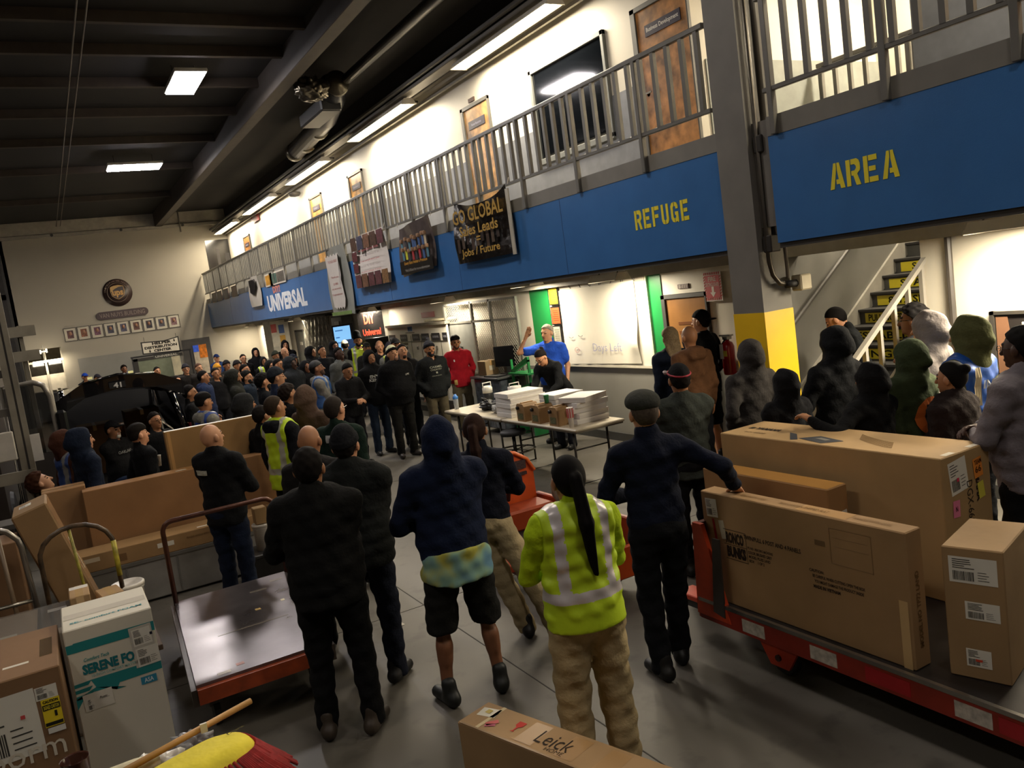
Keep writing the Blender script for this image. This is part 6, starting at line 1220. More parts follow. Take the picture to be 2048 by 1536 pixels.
    if arms != 'pocket':
        for i, (S, E, W_) in enumerate(J):
            sd = (1, -1)[i]; dd = (W_ - E) / np.linalg.norm(W_ - E); n = -np.array([sd, -.2, 0.]) if arms in ('down',) else np.array([-sd * .3, -.4, -.9])
            sp = A[i]
            if len(sp) > 3: n = np.array(sp[3], float)
            curl = sp[4] if len(sp) > 4 else .42
            n = n - dd * n.dot(dd); n /= np.linalg.norm(n) + 1e-6; ww = np.cross(dd, n) * sd
            def handf(P):
                D = rc(P, W_ - dd * .03, W_ + dd * .02, .026, .027)
                D = smin(D, el((P - W_.astype(f32)) @ np.stack([ww, dd, n], 1).astype(f32), (0, .055, 0), (.041, .052, .017)), .02)
                for k in range(4):
                    b0 = W_ + dd * .082 + ww * (-.031 + .021 * k) - n * .0; Ls = (.062, .074, .079, .068)[k]; cc = 0; q = b0
                    for g, (l_, r_) in enumerate(((.42, .0098), (.33, .009), (.25, .008))):
                        cc += curl; q2 = q + (dd * math.cos(cc) + n * math.sin(cc)) * Ls * l_ * 1.15; D = smin(D, rc(P, q, q2, r_, r_ * .92), .005); q = q2
                b0 = W_ + dd * .028 + ww * .028; t1 = dd * .62 + ww * .62 + n * .4; t1 /= np.linalg.norm(t1); q = b0 + t1 * .045; D = smin(D, rc(P, b0, q, .014, .011), .012)
                t2 = dd * .85 + ww * .15 + n * .5; t2 /= np.linalg.norm(t2); return smin(D, rc(P, q, q + t2 * .036, .0108, .0088), .005)
            hv = max(.0052, min(.0085, .0009 * d)); c0 = W_ + dd * .075; R_ = .125
            xs, ys, zs = (np.arange(c0[k] - R_, c0[k] + R_, hv) for k in range(3)); P = grid(xs, ys, zs); V = handf(P); V[[0, -1]] = 1; V[:, [0, -1]] = 1; V[:, :, [0, -1]] = 1
            hpnt, hF = nets(xs, ys, zs, V); vs.append(hpnt); fs.append(hF + off); off += len(hpnt); mm.append(np.zeros(len(hF), int))
    mkmesh('body', np.concatenate(vs) * s, np.concatenate(fs), ms, t, np.concatenate(mm))
    # ---- head-frame items
    def headitem(name_, fn, m, zlo=1.40, zhi=1.82, r=.2, vv=None, mif=None):
        c0 = fromH((0, 0, (zlo + zhi) / 2)); hz = (zhi - zlo) / 2 + .02; Rr = [r, r + .02, hz]
        ex = abs(lean) + abs(head[1]); Rr[2] += .08 * ex; Rr[1] += .1 * ex
        return build(name_, lambda P: fn(toH(P)), c0 - Rr, c0 + Rr, vv or vh * 1.15, m, mif)
    hs, hcl = hair; covered = hood == 'up'
    hl = lambda z, dy=0: np.interp(z, [1.50, 1.58, 1.625, 1.655, 1.685, 1.712, 1.735, 1.77], [-.06, -.045, -.028, -.012, .03 + dy, .072 + dy, .098 + dy, .2]).astype(f32)
    def hairf(Hh, g=.009, am=0, low=1.545):
        D = el(Hh, (0, -.012, 1.652), (.077 + g, .098 + g, .103 + g))
        if am: D = D + am * np.sin(Hh[..., 0] * 90 + ph[0]) * np.sin(Hh[..., 1] * 80 + ph[1]) * np.sin(Hh[..., 2] * 85 + ph[2])
        return np.maximum(np.maximum(D, Hh[..., 1] - hl(Hh[..., 2])), low - Hh[..., 2])
    hm_ = mat(hcl, .8, var=.25, scale=60, spec=.12)
    if hs != 'bald' and not covered:
        if hs == 'buzz': headitem('hair', lambda H: hairf(H, .0065, .0, 1.57), hm_)
        elif hs == 'undercut': headitem('hair', lambda H: np.minimum(hairf(H, .005, 0, 1.59), np.maximum(el(H, (0, .0, 1.70), (.085, .108, .075)) + .003 * np.sin(H[..., 0] * 90), np.maximum(1.678 - H[..., 2], H[..., 1] - .1))), hm_)
        elif hs == 'curly': headitem('hair', lambda H: hairf(H, .026, .01, 1.56), hm_)
        elif hs == 'long': headitem('hair', lambda H: np.minimum(hairf(H, .022, .004, 1.52), smax(rc(H, (0, -.05, 1.62), (0, -.075, 1.46), .09, .075, (1.1, .7, 1)) + .006 * np.sin(H[..., 0] * 70 + H[..., 2] * 20), H[..., 1] + .0, .01)), hm_, zlo=1.34)
        elif hs == 'bun':
            headitem('hair', lambda H: smin(hairf(H, .010, .0, 1.55), el(H, (0, -.11, 1.705), (.038, .036, .036)), .012), hm_)
        elif hs == 'pony':
            L0 = longhair or .35
            def pf(H):
                D = smin(hairf(H, .011, 0, 1.545), el(H, (0, -.115, 1.66), (.03, .03, .03)), .02)
                a = np.array([0, -.125, 1.66]); b_ = np.array([0.01, -.165, 1.66 - L0 * .45]); c2 = np.array([.03, -.15, 1.66 - L0])
                q = smin(rc(H, a, b_, .034, .04), rc(H, b_, c2, .04, .014), .02); return smin(D, q + .004 * np.sin(H[..., 0] * 160 + H[..., 2] * 9), .012)
            headitem('hair', pf, hm_, zlo=1.62 - L0, zhi=1.82, r=.2)
        else: headitem('hair', lambda H: hairf(H, .010, .004, 1.565), hm_)
    elif covered and hs != 'bald': pass
    if beard:
        def bf(H):
            D = smin(el(H, (0, .032, 1.588), (.063, .068, .084)), el(H, (0, .07, 1.535), (.034, .032, .028)), .02)
            top_ = np.where(np.abs(H[..., 0]) < .035, 1.582, 1.60).astype(f32)
            D = np.maximum(D, H[..., 2] - (1.585 + .35 * np.abs(H[..., 0]))); D = np.maximum(D, -el(H, (0, .105, 1.566), (.021, .03, .010)))
            if beard[0] == 'goatee': D = np.maximum(D, np.abs(H[..., 0]) - .03)
            if beard[0] == 'stubble': D = D + .004
            return np.maximum(D, -.03 - H[..., 1])
        headitem('beard', bf, mat(beard[1], .85, var=.3, scale=90), zlo=1.48, zhi=1.64, r=.12)
    if glasses:
        g = MB()
        for sx in (-1, 1): 
            g.tube([fromH((sx * .032 + .021 * math.cos(a), .112, 1.634 + .016 * math.sin(a))) * s for a in np.linspace(0, 2 * PI, 13)[:-1]], .0022, 5, closed=True)
            g.tube([fromH((sx * .053, .110, 1.638)) * s, fromH((sx * .078, .03, 1.64)) * s, fromH((sx * .081, -.01, 1.63)) * s], .002, 5)
        g.tube([fromH((-.011, .114, 1.638)) * s, fromH((.011, .114, 1.638)) * s], .002, 5)
        go = g.build('glasses', mat('15130f', .2, var=0), t, world=False)
    if cap:
        cs_, cc = cap[0], cap[1]; cm = cloth(cc)
        if cs_ in ('beanie', 'pompom', 'bandbeanie'):
            def bfn(H):
                D = el(H, (0, -.012, 1.662), (.089, .111, .122 if cs_ != 'tallbeanie' else .15)); ed = 1.662 + .28 * (H[..., 1])
                D = np.maximum(D, ed - H[..., 2]); cuff = np.maximum(np.maximum(el(H, (0, -.012, 1.662), (.095, .117, .126)), ed - .004 - H[..., 2]), H[..., 2] - ed - .042)
                D = np.minimum(D, cuff)
                if cs_ == 'pompom': D = np.minimum(D, el(H, (0, -.02, 1.80), (.034, .034, .03)) + .004 * np.sin(H[..., 0] * 200) * np.sin(H[..., 1] * 200))
                return D
            mf = None
            if len(cap) > 2: mf = lambda c: (((((c - (piv + [0, 0, dz])) @ RU + piv) - HP) @ RH + HP)[:, 2] < 1.662 + .28 * ((((c - (piv + [0, 0, dz])) @ RU + piv) - HP) @ RH + HP)[:, 1] + .044).astype(int)
            headitem('beanie', bfn, [cm] + ([cloth(cap[2])] if len(cap) > 2 else []), zlo=1.6, zhi=1.86, r=.15, mif=mf)
        elif cs_ in ('cap', 'backcap'):
            sg = 1 if cs_ == 'cap' else -1
            def cfn(H):
                D = np.maximum(el(H, (0, -.008, 1.665), (.088, .110, .104)), 1.678 + .1 * H[..., 1] - H[..., 2])
                br_ = np.maximum(el(H, (0, sg * .105, 1.682 - .01 * (sg < 0) * 3), (.073, .085, .010)), -sg * H[..., 1] + .03); return smin(D, br_, .006)
            headitem('cap', cfn, cm, zlo=1.58, zhi=1.79, r=.2)
            if len(cap) > 2:
                MB().tube([fromH((.088 * math.cos(a), -.008 + .110 * math.sin(a), 1.685 + .02 * math.sin(a))) * s for a in np.linspace(0, 2 * PI, 25)[:-1]], .008, 6, closed=True).build('headband', mat('a8283a', .6, var=.6, scale=60), t, True, False)
                MB().tube([fromH((-.092, .03 + k * .015, 1.69 + .015 * (k % 2))) * s for k in range(4)], .014, 6).build('headband_bow', mat('b8a8a8', .6, var=.8, scale=60), t, True, False)
        elif cs_ == 'flatcap':
            headitem('flat_cap', lambda H: smin(np.maximum(el(H, (0, .005, 1.70), (.104, .130, .075)), 1.672 + .08 * H[..., 1] - H[..., 2]), np.maximum(el(H, (0, .11, 1.68), (.075, .06, .014)), .02 - H[..., 1]), .015), cm, zlo=1.62, zhi=1.80, r=.16)
        elif cs_ == 'tallhat':
            headitem('tall_beanie', lambda H: np.maximum(smin(el(H, (0, -.012, 1.68), (.091, .112, .12)), el(H, (0, -.03, 1.78), (.08, .085, .09)), .03), 1.67 + .25 * H[..., 1] - H[..., 2]), cm, zlo=1.6, zhi=1.9, r=.15)
        elif cs_ == 'bandana':
            headitem('bandana', lambda H: np.maximum(el(H, (0, -.012, 1.655), (.088, .110, .116)), 1.668 + .2 * H[..., 1] - H[..., 2]), mat(cc, .8, var=1.5, scale=45), zlo=1.6, zhi=1.8, r=.15)
        if cap[0] in ('redband',): pass
    if vest:
        stripe = vest[1] if len(vest) > 1 else 'c9c9c6'
        vh0 = vest[2] if len(vest) > 2 else .80
        def vf(P):
            U = toU(P); D = torso(P, .016) + fold(P, .006) * 1.2
            if vh0 < hemz: D = np.minimum(D, rc(U, (0, 0, 1.0), (0, -.01, vh0), .18 * w, .19 * w, (1, .72, 1)) - .004)
            D = np.maximum(D, vh0 - U[..., 2]); D = np.maximum(D, np.abs(U[..., 0]) - (.178 + .05 * (U[..., 2] < 1.22)) * w)
            return smax(D, -rc(U, (0, .03, 1.7), (0, .03, 1.42), .085, .075), .008)
        def vmi(c):
            U = (c - (piv + [0, 0, dz])) @ RU + piv; zb_ = vest[3] if len(vest) > 3 else .99; b_ = (np.abs(U[:, 2] - zb_) < .028) | ((np.abs(np.abs(U[:, 0]) - .115 * w) < .026) & (U[:, 2] > zb_)); return b_.astype(int)
        lo, hi = box_of([up((-.24 * w, -.2 * w, vh0)), up((.24 * w, .22 * w, 1.5))], .03)
        build('safety_vest', vf, lo, hi, v * .9, [mat(vest[0], .55, var=.06, scale=4, bump=.2, bscale=14), mat(stripe, .3, metal=.2, var=.06, scale=10)], vmi)
    # ---- flat prints laid on the cloth
    for dc in decals:
        kind, side, cx_, cz_, wd, hg, col = dc[:7]; sgn = 1 if side == 'front' else -1
        if kind == 'text': g, F_, _ = text_geo(dc[7], .02); q = g * [wd, hg] + [0, 0]; q[:, 0] *= -sgn if side == 'front' else 1; tri = F_
        elif kind == 'disc': q = np.array([[0, 0]] + [[wd / 2 * r_ * math.cos(a), hg / 2 * r_ * math.sin(a)] for r_ in (.5, 1) for a in np.linspace(0, 2 * PI, 21)[:-1]]); tri = [(0, 1 + i, 1 + (i + 1) % 20) for i in range(20)] + [(1 + i, 21 + i, 21 + (i + 1) % 20, 1 + (i + 1) % 20) for i in range(20)]
        else: q = np.array([[(a / 6 - .5) * wd, (b_ / 4 - .5) * hg] for b_ in range(5) for a in range(7)]); tri = [(b_ * 7 + a, b_ * 7 + a + 1, b_ * 7 + a + 8, b_ * 7 + a + 7) for b_ in range(4) for a in range(6)]
        X_ = cx_ + q[:, 0]; Z_ = cz_ + q[:, 1]; Y_ = np.full(len(q), np.nan); ysm = np.linspace(.42, -.05, 95) if side == 'front' else np.linspace(-.42, .05, 95)
        pp = np.stack([np.repeat(X_[:, None], 95, 1), np.repeat(ysm[None], len(q), 0), np.repeat(Z_[:, None], 95, 1)], -1)
        PP = (pp - piv) @ RU.T + piv + [0, 0, dz]; VV = topf(PP.astype(f32)); hit = np.argmax(VV < 0, 1); Y_ = ysm[hit] + sgn * (.012 + v * .25 + (dc[8] if len(dc) > 8 else 0))
        PO = (np.stack([X_, Y_, Z_], 1) - piv) @ RU.T + piv + [0, 0, dz]
        mb = MB(); fcs = [tuple(f) for f in tri]; mb.add(PO * s, fcs); mb.build('print' if kind != 'patch' else 'reflective_patch', mat(col, .4 if kind == 'patch' else .7, var=.03), t, world=False)
    return t
def HT(px, py, z):
    """floor point under a head top of height z seen at that spot of the photograph"""
    r = _R @ np.array([px - 1024., py - 768., 1655.]); k = (z - EYE) / r[2]; return float(r[0] * k), float(r[1] * k)
BK, CH, NV, GY, BR = '121214', '232427', '141a2c', '55554f', '3d2c20'
def P(px, py, h, label, zt=None, **k):
    loc = HT(px, py, zt or h)
    return person(loc, h, label, **k)
# ---- nearest row, seen from behind ----
P(1130, 915, 1.65, 'woman in lime safety vest and khaki trousers with long black ponytail', top=('shirt', 'a9c41e'), bot=('pants', 'a5946f', 1.35), vest=('b5d11c', 'cfc9c8', .86, 1.045), hair=('pony', '0d0b0b'), longhair=.5, skin='m', face=(4.0, 12), arms='clasp', w=1.12, shoes='4a4438', stance=.13)
P(870, 839, 1.78, 'person in navy hooded sweatshirt with tie-dye hem and black shorts, seen from behind', top=('hoodie', '121a30'), bot=('shorts', '1a1a18'), hood='up', skin='b', face=(3.2, 12), arms='crossed', w=1.15, stance=.17, shoes='1a1c1b', under='8fa08a', hem=.87)
P(1283, 787, 1.77, 'man in grey flat cap and navy long-sleeved shirt leaning a hand on the carton', top=('shirt', '0f1424'), bot=('pants', '0f1013'), cap=('flatcap', '31322e'), skin='l', hair=('buzz', '4a4038'), face=(5.6, 11), arms=(((3.55, 3.78, 1.10), (.8, -.6, -.5), 'w', (0, .2, -1), .25), ((.06, .24, 1.08), (.9, -.3, -.3))), w=1.02, stance=.09, step=.12)
P(945, 830, 1.66, 'woman with brown ponytail, navy shirt and khaki trousers beside the tugger', top=('shirt', '10131f'), bot=('pants', '968768', 1.15), hair=('pony', '2a1a14'), longhair=.33, skin='m', face=(5.8, 10), arms='clasp', w=1.0, stance=.12, step=-.1, fdx=.3)
P(421, 848, 1.69, 'bald man in black jacket with reflective patch on his back and jeans', top=('jacket', '101113'), bot=('pants', '141c2e'), skin='r', hair=('bald', '3a2a20'), face=(4.6, 10.5), arms='clasp', w=1.12, head=(-.25, .12), decals=(('patch', 'back', -.09, 1.33, .16, .045, 'a5a79a'),))
P(611, 897, 1.75, 'man in black work jacket with short dark hair, in front of the knit-cap man', top=('jacket', '121211'), bot=('pants', '111111'), skin='m', hair=('short', '14100e'), face=(4.3, 10.5), arms='crossed', w=1.22, glasses=True, shoes='3a3128', stance=.14)
P(685, 856, 1.75, 'man in black knit cap and dark quilted jacket with jeans, arms folded', top=('puffer', '191b1a'), bot=('pants', '141824'), cap=('beanie', '16171a'), skin='l', hair=('short', '1a1512'), face=(5.6, 11), arms='crossed', w=1.1)
P(614, 851, 1.72, 'shaven-headed man in black between the work-jacket man and the knit cap', top=('jacket', '1a1817'), skin='m', hair=('bald', '3a2a20'), face=(5.5, 11))
P(667, 793, 1.75, 'man in dark green shirt with glasses and a silver patch on the shoulder', top=('shirt', '16261f'), skin='l', hair=('buzz', '2a2420'), glasses=True, face=(6, 11), head=(-.2, .1), decals=(('patch', 'back', -.04, 1.38, .09, .07, 'b4b6b4'),))
P(611, 774, 1.76, 'person in brown hooded sweatshirt with hood up seen from behind', top=('hoodie', '4a3a30'), hood='up', skin='b', face=(5.5, 11))
P(548, 792, 1.75, 'buzz-cut man in lime safety vest over black hoodie beside the panel carton', top=('hoodie', '0f1014'), hood='down', vest=('b5d11c', 'a9aa9c'), skin='m', hair=('buzz', '33291f'), face=(6, 10.5), head=(-.15, .1))
# ---- middle of the crowd ----
P(573, 770, 1.7, 'curly dark-haired person in black behind the man with the safety vest', top=('hoodie', BK), hair=('curly', '1d1511'), skin='m')
P(404, 787, 1.72, 'young man with black hair in grey hoodie and blue vest behind the panel carton', top=('hoodie', '6d6b64'), hood='down', vest=('1c3d86', '8b8b88', .86), skin='m', hair=('undercut', '0f0d0c'), face=(5, 12))
P(377, 771, 1.72, 'bearded black-haired man in black with yellow strap near the dark vehicle', top=('jacket', BK), skin='m', hair=('short', '100e0d'), beard=('stubble', '1a1310'), face=(5, 12.5))
P(489, 789, 1.7, 'person in charcoal hood right behind the panel carton, back turned', top=('hoodie', '1f2021'), hood='up', skin='m')
P(520, 812, 1.62, 'short person in black low behind the buzz-cut man', top=('jacket', BK), hood=None, skin='m', hair=('short', '15110f'))
P(467, 740, 1.78, 'person in dark olive hood over a black beanie in mid crowd', top=('hoodie', '22231f'), hood='up', cap=None, skin='m', face=(6.5, 13), beard=('stubble', '2a1c14'))
P(405, 742, 1.75, 'smiling black-haired man in blue padded coat near the vehicle', top=('puffer', '1c2742'), hood='down', skin='m', hair=('short', '0f0d0c'), face=(6, 15))
P(430, 740, 1.7, 'man with short dark hair looking left of the yellow beanie wearer', zt=1.66, top=('jacket', BK), skin='m', hair=('short', '120f0d'), face=(6, 8))
P(433, 729, 1.72, 'person in mustard yellow beanie and glasses', top=('hoodie', '2a2622'), cap=('beanie', 'c08a2c'), skin='m', glasses=True, face=(6, 8))
P(396, 727, 1.74, 'red-faced man with thinning hair near the doorway posters', top=('jacket', '1d1a18'), skin='r', hair=('buzz', '4a3428'), face=(6.5, 14))
P(432, 709, 1.72, 'person in blue cap and blue hooded jacket before the back doorway', top=('hoodie', '1f3560'), hood='down', cap=('cap', '1b2a55'), skin='l', face=(7, 18))
P(485, 709, 1.72, 'dark-haired man with glasses in black in front of the back wall', top=('jacket', BK), skin='l', glasses=True, hair=('short', '1a1411'), face=(6.5, 8))
P(510, 697, 1.8, 'young man with raised black hood standing against the back wall', top=('hoodie', '0e0e10'), hood='up', skin='l', face=(4, 8), arms='clasp')
P(526, 715, 1.62, 'person in lime vest half hidden below the hooded man at the back wall', top=('hoodie', '17181a'), hood='up', vest=('b8cf2a', '9a9a90'), skin='m', face=(5, 8))
P(473, 722, 1.7, 'person in dark knit cap behind the man with dark beard and glasses', top=('jacket', '1a1a1c'), cap=('beanie', '1d1b1c'), skin='m')
P(488, 729, 1.72, 'black-clad man with glasses in the middle of the crowd', top=('jacket', BK), skin='m', glasses=True, hair=('short', '0f0d0c'), face=(7, 13))
P(492, 743, 1.66, 'man with curly black hair, beard and glasses in navy', top=('jacket', '17202c'), skin='l', glasses=True, hair=('curly', '0e0c0b'), beard=('full', '15100e'), face=(7, 13))
P(525, 748, 1.75, 'man with bushy black hair, beard and white earbud', top=('jacket', '15181d'), skin='l', hair=('curly', '0e0c0b'), beard=('full', '15100e'), face=(7, 12))
P(550, 737, 1.85, 'tall man in dark knit beanie and glasses with blue collar', top=('jacket', '182036'), skin='r', cap=('beanie', '20242b'), glasses=True, face=(7.5, 11))
P(555, 718, 1.77, 'black-haired man in profile behind the beanie and glasses man', top=('jacket', BK), skin='m', hair=('short', '0f0d0c'), face=(7.5, 12))
P(580, 715, 1.80, 'dark-faced man in grey hood and black puffer jacket', top=('puffer', '1d2024'), hood='up', skin='d', face=(7, 10))
P(568, 695, 1.85, 'bald man standing beneath the hanging posters at the rear', top=('jacket', '1b1c1e'), skin='r', hair=('bald', '4a3a2c'), face=(7.5, 12))
P(569, 683, 1.9, 'tall person in black hood by the posted pillar at the rear', zt=1.88, top=('hoodie', '101012'), hood='up', skin='l', face=(5, 8))
P(585, 709, 1.72, 'person in dark cap among the rear rows near the bald man', top=('jacket', '16181d'), cap=('cap', '1a1e2a'), skin='m', face=(7.5, 9))
P(550, 703, 1.75, 'person in dark olive knit beanie at the rear left of the bald man', top=('jacket', '2a2c26'), cap=('beanie', '2c2f26'), skin='m', face=(7.5, 12))
P(621, 694, 1.8, 'person in black hood facing away beside the plastic curtain', top=('hoodie', '0f0f11'), hood='up', skin='m', face=(7.2, 16))
P(610, 723, 1.66, 'shorter person in black hood with dark face, mid crowd', top=('hoodie', '131315'), hood='up', skin='b', face=(6, 9))
P(643, 692, 1.8, 'man with black hair and black jacket left of the grey sweater man', top=('jacket', '15161a'), skin='m', hair=('short', '120f0e'), face=(7.5, 10), head=(0, .12))
P(634, 722, 1.78, 'bearded man in patterned bandana, grey hoodie and blue vest, arms crossed', top=('hoodie', '6f6d69'), hood='down', vest=('274f88', '8b8b88', .86), cap=('bandana', '17181c'), skin='b', arms='crossed', beard=('full', '3a261c'), face=(7.3, 11.5), head=(0, .15), w=1.08)
P(667, 683, 1.84, 'person in black hooded coat behind the man in the grey sweater', top=('hoodie', '0f0f11'), hood='up', skin='b', face=(7.2, 11))
P(677, 695, 1.83, 'large man in grey sweater looking up, behind the bandana man', top=('sweater', '4c4e4c'), skin='d', hair=('short', '0e0c0b'), face=(7.5, 10), head=(0, .12), w=1.2)
P(688, 681, 1.8, 'person in white cap beside the lit screen', top=('jacket', '1a1a18'), cap=('cap', 'cfcdb8'), skin='r', face=(7.2, 24))
P(714, 671, 1.9, 'bearded man in tall black hat and lime vest before the screen', top=('tee', '121214'), vest=('b8cf2a', '9a9a90'), cap=('tallhat', '17171b'), glasses=True, skin='l', beard=('full', '16110f'), face=(4.5, 8), w=1.05)
P(690, 726, 1.68, 'black-haired young man in black looking down at his hands', top=('jacket', '101012'), skin='m', hair=('short', '0d0b0b'), arms='clasp', face=(5.2, 8.5), head=(0, -.35))
P(738, 702, 1.78, 'man in dark cap under black hood with white band lettering on sweatshirt, jeans', top=('hoodie', '111113'), bot=('pants', '232d3d'), hood='up', cap=None, skin='m', arms='pocket', face=(5.4, 8.4), beard=('goatee', '1d1512'), decals=(('text', 'front', 0, 1.33, .24, .05, 'b9b8b2', 'ENYRA'), ('text', 'front', 0, 1.27, .26, .05, 'b9b8b2', 'KENWU')))
P(732, 686, 1.75, 'person in grey cap partly hidden left of the shaved-head man', top=('jacket', '1b1b1b'), cap=('cap', '2a2a28'), skin='m', face=(5, 8))
P(757, 681, 1.8, 'shaven-headed man in black shirt before the dark monitors', top=('tee', '111113'), skin='l', hair=('bald', '3a2a20'), face=(4.9, 8), head=(0, -.15))
P(778, 686, 1.74, 'person in dark beanie with lime vest behind the white-banded beanie', top=('hoodie', '5d5d58'), vest=('b8cf2a', '9a9a90'), cap=('beanie', '2a2830'), skin='m', face=(5.4, 8))
P(790, 678, 1.83, 'man in black cap at the back in front of the white lockers', top=('jacket', '121214'), cap=('cap', '0f0f11'), skin='m', face=(5.2, 8))
P(784, 693, 1.83, 'heavy man in white and black beanie and black fleece, hands in pockets', top=('jacket', '0c0c0e'), bot=('pants', '151412'), cap=('beanie', 'c9c7a4', '101012'), skin='r', arms='pocket', w=1.28, beard=('goatee', '5a4034'), face=(4.9, 7.9), head=(.1, .18), shoes='2a2420', decals=(('text', 'front', -.12, 1.3, .07, .03, 'c9c8c0', 'UPS'),), glasses=False)
P(803, 689, 1.8, 'round-faced man in black hooded jacket right of the heavy man', top=('hoodie', '161618'), hood='down', skin='l', hair=('short', '14100f'), beard=('goatee', '2a1c16'), face=(5.2, 8), head=(0, .12))
P(857, 684, 1.80, 'bearded man in grey pompom beanie and dark printed hoodie, olive trousers', top=('hoodie', '17191a'), bot=('pants', '4f4838'), hood='down', cap=('pompom', '45454a', '1a1a1e'), skin='m', arms='pocket', beard=('full', '120e0c'), w=1.12, face=(5.6, 7.5), decals=(('text', 'front', 0, 1.345, .22, .035, '8e8f80', 'CARMEL'), ('text', 'front', 0, 1.30, .2, .03, '8e8f80', 'COUNTRY'), ('text', 'front', 0, 1.2, .18, .02, '6e6f64', 'CALIFORNIA'), ('patch', 'front', 0, 1.25, .03, .03, '8e8f80')))
P(909, 672, 1.78, 'young man in red jacket with dark hair in front of the wire cage', top=('jacket', '8c1420'), bot=('pants', '4d4636'), skin='m', hair=('undercut', '0d0b0b'), face=(5.4, 8.5), arms='pocket', beard=('stubble', '3a281e'), decals=(('patch', 'front', .12, .93, .05, .09, 'b59a5c'), ('patch', 'front', .1, 1.32, .02, .04, 'c8c8c0')))
# ---- people behind, near the back wall and the vehicle ----
P(169, 747, 1.72, 'person in bright blue cap behind the vehicle roof', top=('jacket', '15181d'), cap=('cap', '1c3f9c'), skin='m', face=(6, 14))
P(194, 749, 1.72, 'person in dark cap behind the vehicle roof, right of the blue cap', top=('jacket', '15181d'), cap=('cap', '1d1b22'), skin='m', face=(6, 14))
P(247, 731, 1.74, 'dark-haired person in black seen over the vehicle roof', top=('jacket', BK), skin='b', hair=('curly', '17110e'), face=(6, 14))
P(254, 722, 1.76, 'hooded person farthest back above the vehicle roof', top=('hoodie', '3a3530'), hood='up', skin='l', face=(6, 14))
P(313, 734, 1.72, 'dark-haired man with face up before the low back window', top=('jacket', BK), skin='m', hair=('short', '15110e'), face=(6, 14))
P(370, 729, 1.74, 'man in grey beanie and round glasses left of the red-faced man', top=('jacket', '24211f'), cap=('beanie', '25252b'), glasses=True, skin='l', face=(5, 8))
P(352, 752, 1.68, 'person with dark fringe right behind the raised tailgate', top=('jacket', BK), skin='l', hair=('short', '15110e'), face=(5, 8))
P(452, 722, 1.7, 'person in black woollen hat behind the yellow beanie', top=('jacket', BK), cap=('beanie', '141416'), skin='m', face=(6, 10))
P(540, 722, 1.72, 'black-hooded person under the grey-haired rear row', top=('hoodie', '141414'), hood='up', skin='m', face=(6.5, 9))
# ---- group sitting and standing at the open tailgate ----
P(126, 862, 1.62, 'person in rust-brown hood and blue vest with grey stripe, back turned', top=('hoodie', '3a2015'), hood='up', vest=('1b3468', '7b7b78', .9), skin='m', face=(4, 12))
P(160, 858, 1.68, 'person in navy hood beside the rust-brown hood, face turned right', top=('hoodie', '141c2c'), hood='up', skin='l', face=(4.5, 11))
person((.62, 12.6), 1.74, 'grey-goateed man in cap and black shirt sitting with folded arms on the tailgate', face=(4, 9), sit=.62, top=('tee', '121213'), bot=('pants', '1f2a42'), cap=('cap', '17171a'), skin='m', beard=('goatee', 'b5b0a4'), arms='crossed', w=1.2, decals=(('text', 'front', 0, 1.32, .25, .04, '8a8a88', 'OAKLAND'),))
P(276, 849, 1.62, 'young man with faded sides holding a white paper cup by the long carton', top=('jacket', '0f1012'), skin='l', hair=('undercut', '17120f'), face=(4, 10.5), arms=(((.74, 9.5, 1.17), (.8, -.3, -.6), 'w', (-.8, 0, -.2), .7), ((.2, .1, .95), (.6, -1, 0))), head=(0, .15))
P(307, 825, 1.56, 'smiling woman with glasses standing in the open tailgate', top=('shirt', BK), skin='m', hair=('short', '17110f'), glasses=True, face=(3, 8))
person((-.22, 9.9), 1.7, 'brown-haired person looking up at the lower left behind the leaning carton', face=(3.5, 11.5), sit=.5, top=('jacket', '17130f'), skin='r', hair=('curly', '3a2012'), head=(-.3, .5))
c_ = HT(276, 849, 1.62)
t = thing('paper_cup', 'white paper cup held by the young man at the long carton', 'cup', (.83, 9.46, 1.15)); MB().lathe([(0, 0), (.028, 0), (.038, .11), (.041, .114), (.036, .112), (.027, .006), (0, .006)], (.83, 9.46, 1.15), 18).build('cup_body', mat('d8d2c6', .5, var=0), t, True)
# ---- speaker and helper at the table ----
P(1092, 650, 1.86, 'grey-haired man in royal blue shirt gesturing with a raised hand at the whiteboard', top=('polo', '234bb0'), bot=('pants', '3a3c42'), skin='r', hair=('short', '8d8478'), face=(3.0, 8.5), head=(-.2, 0), w=1.15, arms=(((-.34 + .6, .18, 1.62), (.3, -.2, -1), 1, (0, .9, .1), .2), ((.25, .05, .9), (0, -1, 0))), decals=())
person((6.56, 10.45), 1.68, 'woman with glasses and hair in a bun leaning over the table in a black jacket', face=1.92, lean=.62, top=('jacket', '101113'), bot=('pants', '12141c'), skin='l', hair=('bun', '15100f'), glasses=True, arms=(((.06, .62, .92), (.6, -.3, -.5), 1, (0, -.2, -1), .4), ((-.2, .58, .95), (.6, -.3, -.5), 1, (0, -.2, -1), .4)), head=(0, -.1))
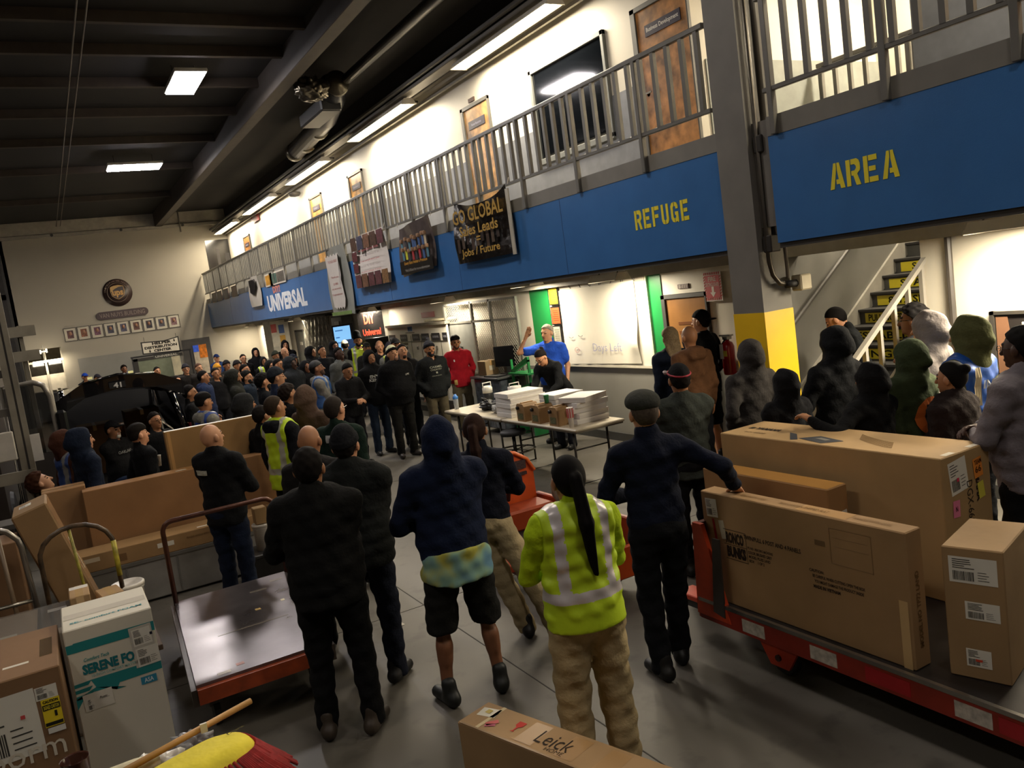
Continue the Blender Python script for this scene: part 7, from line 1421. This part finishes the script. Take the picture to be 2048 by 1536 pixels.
# ---- right-hand group ----
P(1337, 657, 1.77, 'person with wavy grey-blond hair in navy sweatshirt beside the lower wooden door', top=('sweater', '161d2c'), skin='l', hair=('long', '9a8668'), face=(7.1, 11), w=1.1)
P(1376, 652, 1.82, 'bald bearded man in brown hooded sweatshirt in front of the door', top=('hoodie', '5a3d28'), hood='down', skin='m', hair=('bald', '2a1c14'), beard=('full', '2a1c16'), face=(6.6, 11.5))
P(1400, 625, 1.92, 'tall young man in backward black cap and black clothes by the fire extinguisher', zt=1.90, top=('hoodie', '0f0f10'), bot=('shorts', '141414'), skin='l', cap=('backcap', '0f0f10'), face=(5.5, 12), arms='pocket')
P(1355, 730, 1.72, 'person in black cap with red and white headset band and dark grey sweatshirt', top=('sweater', '343833'), bot=('pants', '121214'), cap=('cap', '161618', 'ring'), skin='m', face=(6.4, 10.5), arms='crossed', w=1.1)
P(1495, 683, 1.75, 'person in charcoal-brown hood with back turned beside the yellow column band', top=('hoodie', '363331'), hood='up', skin='m', face=(6.6, 11), arms='pocket')
P(1565, 742, 1.56, 'shorter person in black hood behind the largest carton', top=('hoodie', '0d0d10'), hood='up', skin='m', face=(6, 11))
P(1663, 657, 1.82, 'tall person in plain black hoodie in front of the stair', top=('hoodie', '111214'), hood='up', skin='m', face=(6, 11), w=1.1, arms='crossed')
P(1735, 730, 1.60, 'person in fuzzy black hood leaning a forearm on the largest carton', top=('hoodie', '0e0e0f'), hood='up', skin='m', face=(5.4, 11), w=1.15, arms=(((.13, .25, 1.1), (1, 0, -.6)), ((4.70, 4.15, 1.26), (.6, -.6, -.6), 'w', (0, 0, -1), .5)))
P(1812, 685, 1.70, 'person in green hoodie with round orange cat-face print on the back', top=('hoodie', '333c26'), hood='up', skin='m', face=(6, 11), w=1.1, decals=(('disc', 'back', .04, 1.18, .3, .3, 'c2621c'), ('patch', 'back', .04, 1.19, .13, .10, '17140f', '', .004), ('patch', 'back', .0, 1.25, .03, .05, '17140f', '', .004), ('patch', 'back', .08, 1.25, .03, .05, '17140f', '', .004), ('patch', 'back', .06, 1.13, .05, .02, 'b82018', '', .006)))
P(1850, 627, 1.85, 'tall person in light grey hoodie at the foot of the stair rail', top=('hoodie', '7d7672'), hood='up', skin='l', face=(5.8, 11), w=1.1)
P(1824, 612, 1.86, 'man with short black hair just behind the light grey hoodie', zt=1.86, top=('jacket', '1a1a1c'), skin='b', hair=('curly', '0d0b0b'), glasses=True, face=(5.2, 8))
P(1930, 637, 1.84, 'person in olive hood and blue work vest lettered INVO LY with cream strap', top=('hoodie', '4b4d2f'), hood='up', skin='r', vest=('1d4fa0', '1d4fa0', .86), face=(5.8, 11), decals=(('text', 'back', .03, 1.31, .22, .06, 'c8cdd2', 'INVO', .03), ('text', 'back', .05, 1.22, .12, .06, 'c8cdd2', 'LY', .03), ('patch', 'back', -.12, 1.3, .045, .26, 'cfc09a', '', .03)))
P(1900, 725, 1.60, 'woman with tied-back black hair in dark brown coat behind the largest carton', top=('coat', '1f1614'), skin='m', hair=('bun', '0e0c0b'), face=(4.9, 8), w=1.2)
P(2040, 655, 1.85, 'man with glasses in grey and white track jacket at the right edge', top=('jacket', '6a6468'), bot=('pants', '0f0f11'), skin='d', hair=('short', '0d0b0b'), glasses=True, face=(5.2, 9), arms='crossed', w=1.15, decals=(('patch', 'front', .1, 1.1, .22, .14, 'b5aea4'),))
person((6.98, 5.45, .0), 1.76, 'short-haired young man in black jacket sitting on the stair leaning forward', face=(5.3, 8.0), sit=1.07, lean=.3, top=('jacket', '141618'), bot=('pants', '8d8a80'), skin='l', hair=('buzz', '100d0c'), arms='clasp', head=(0, -.25))
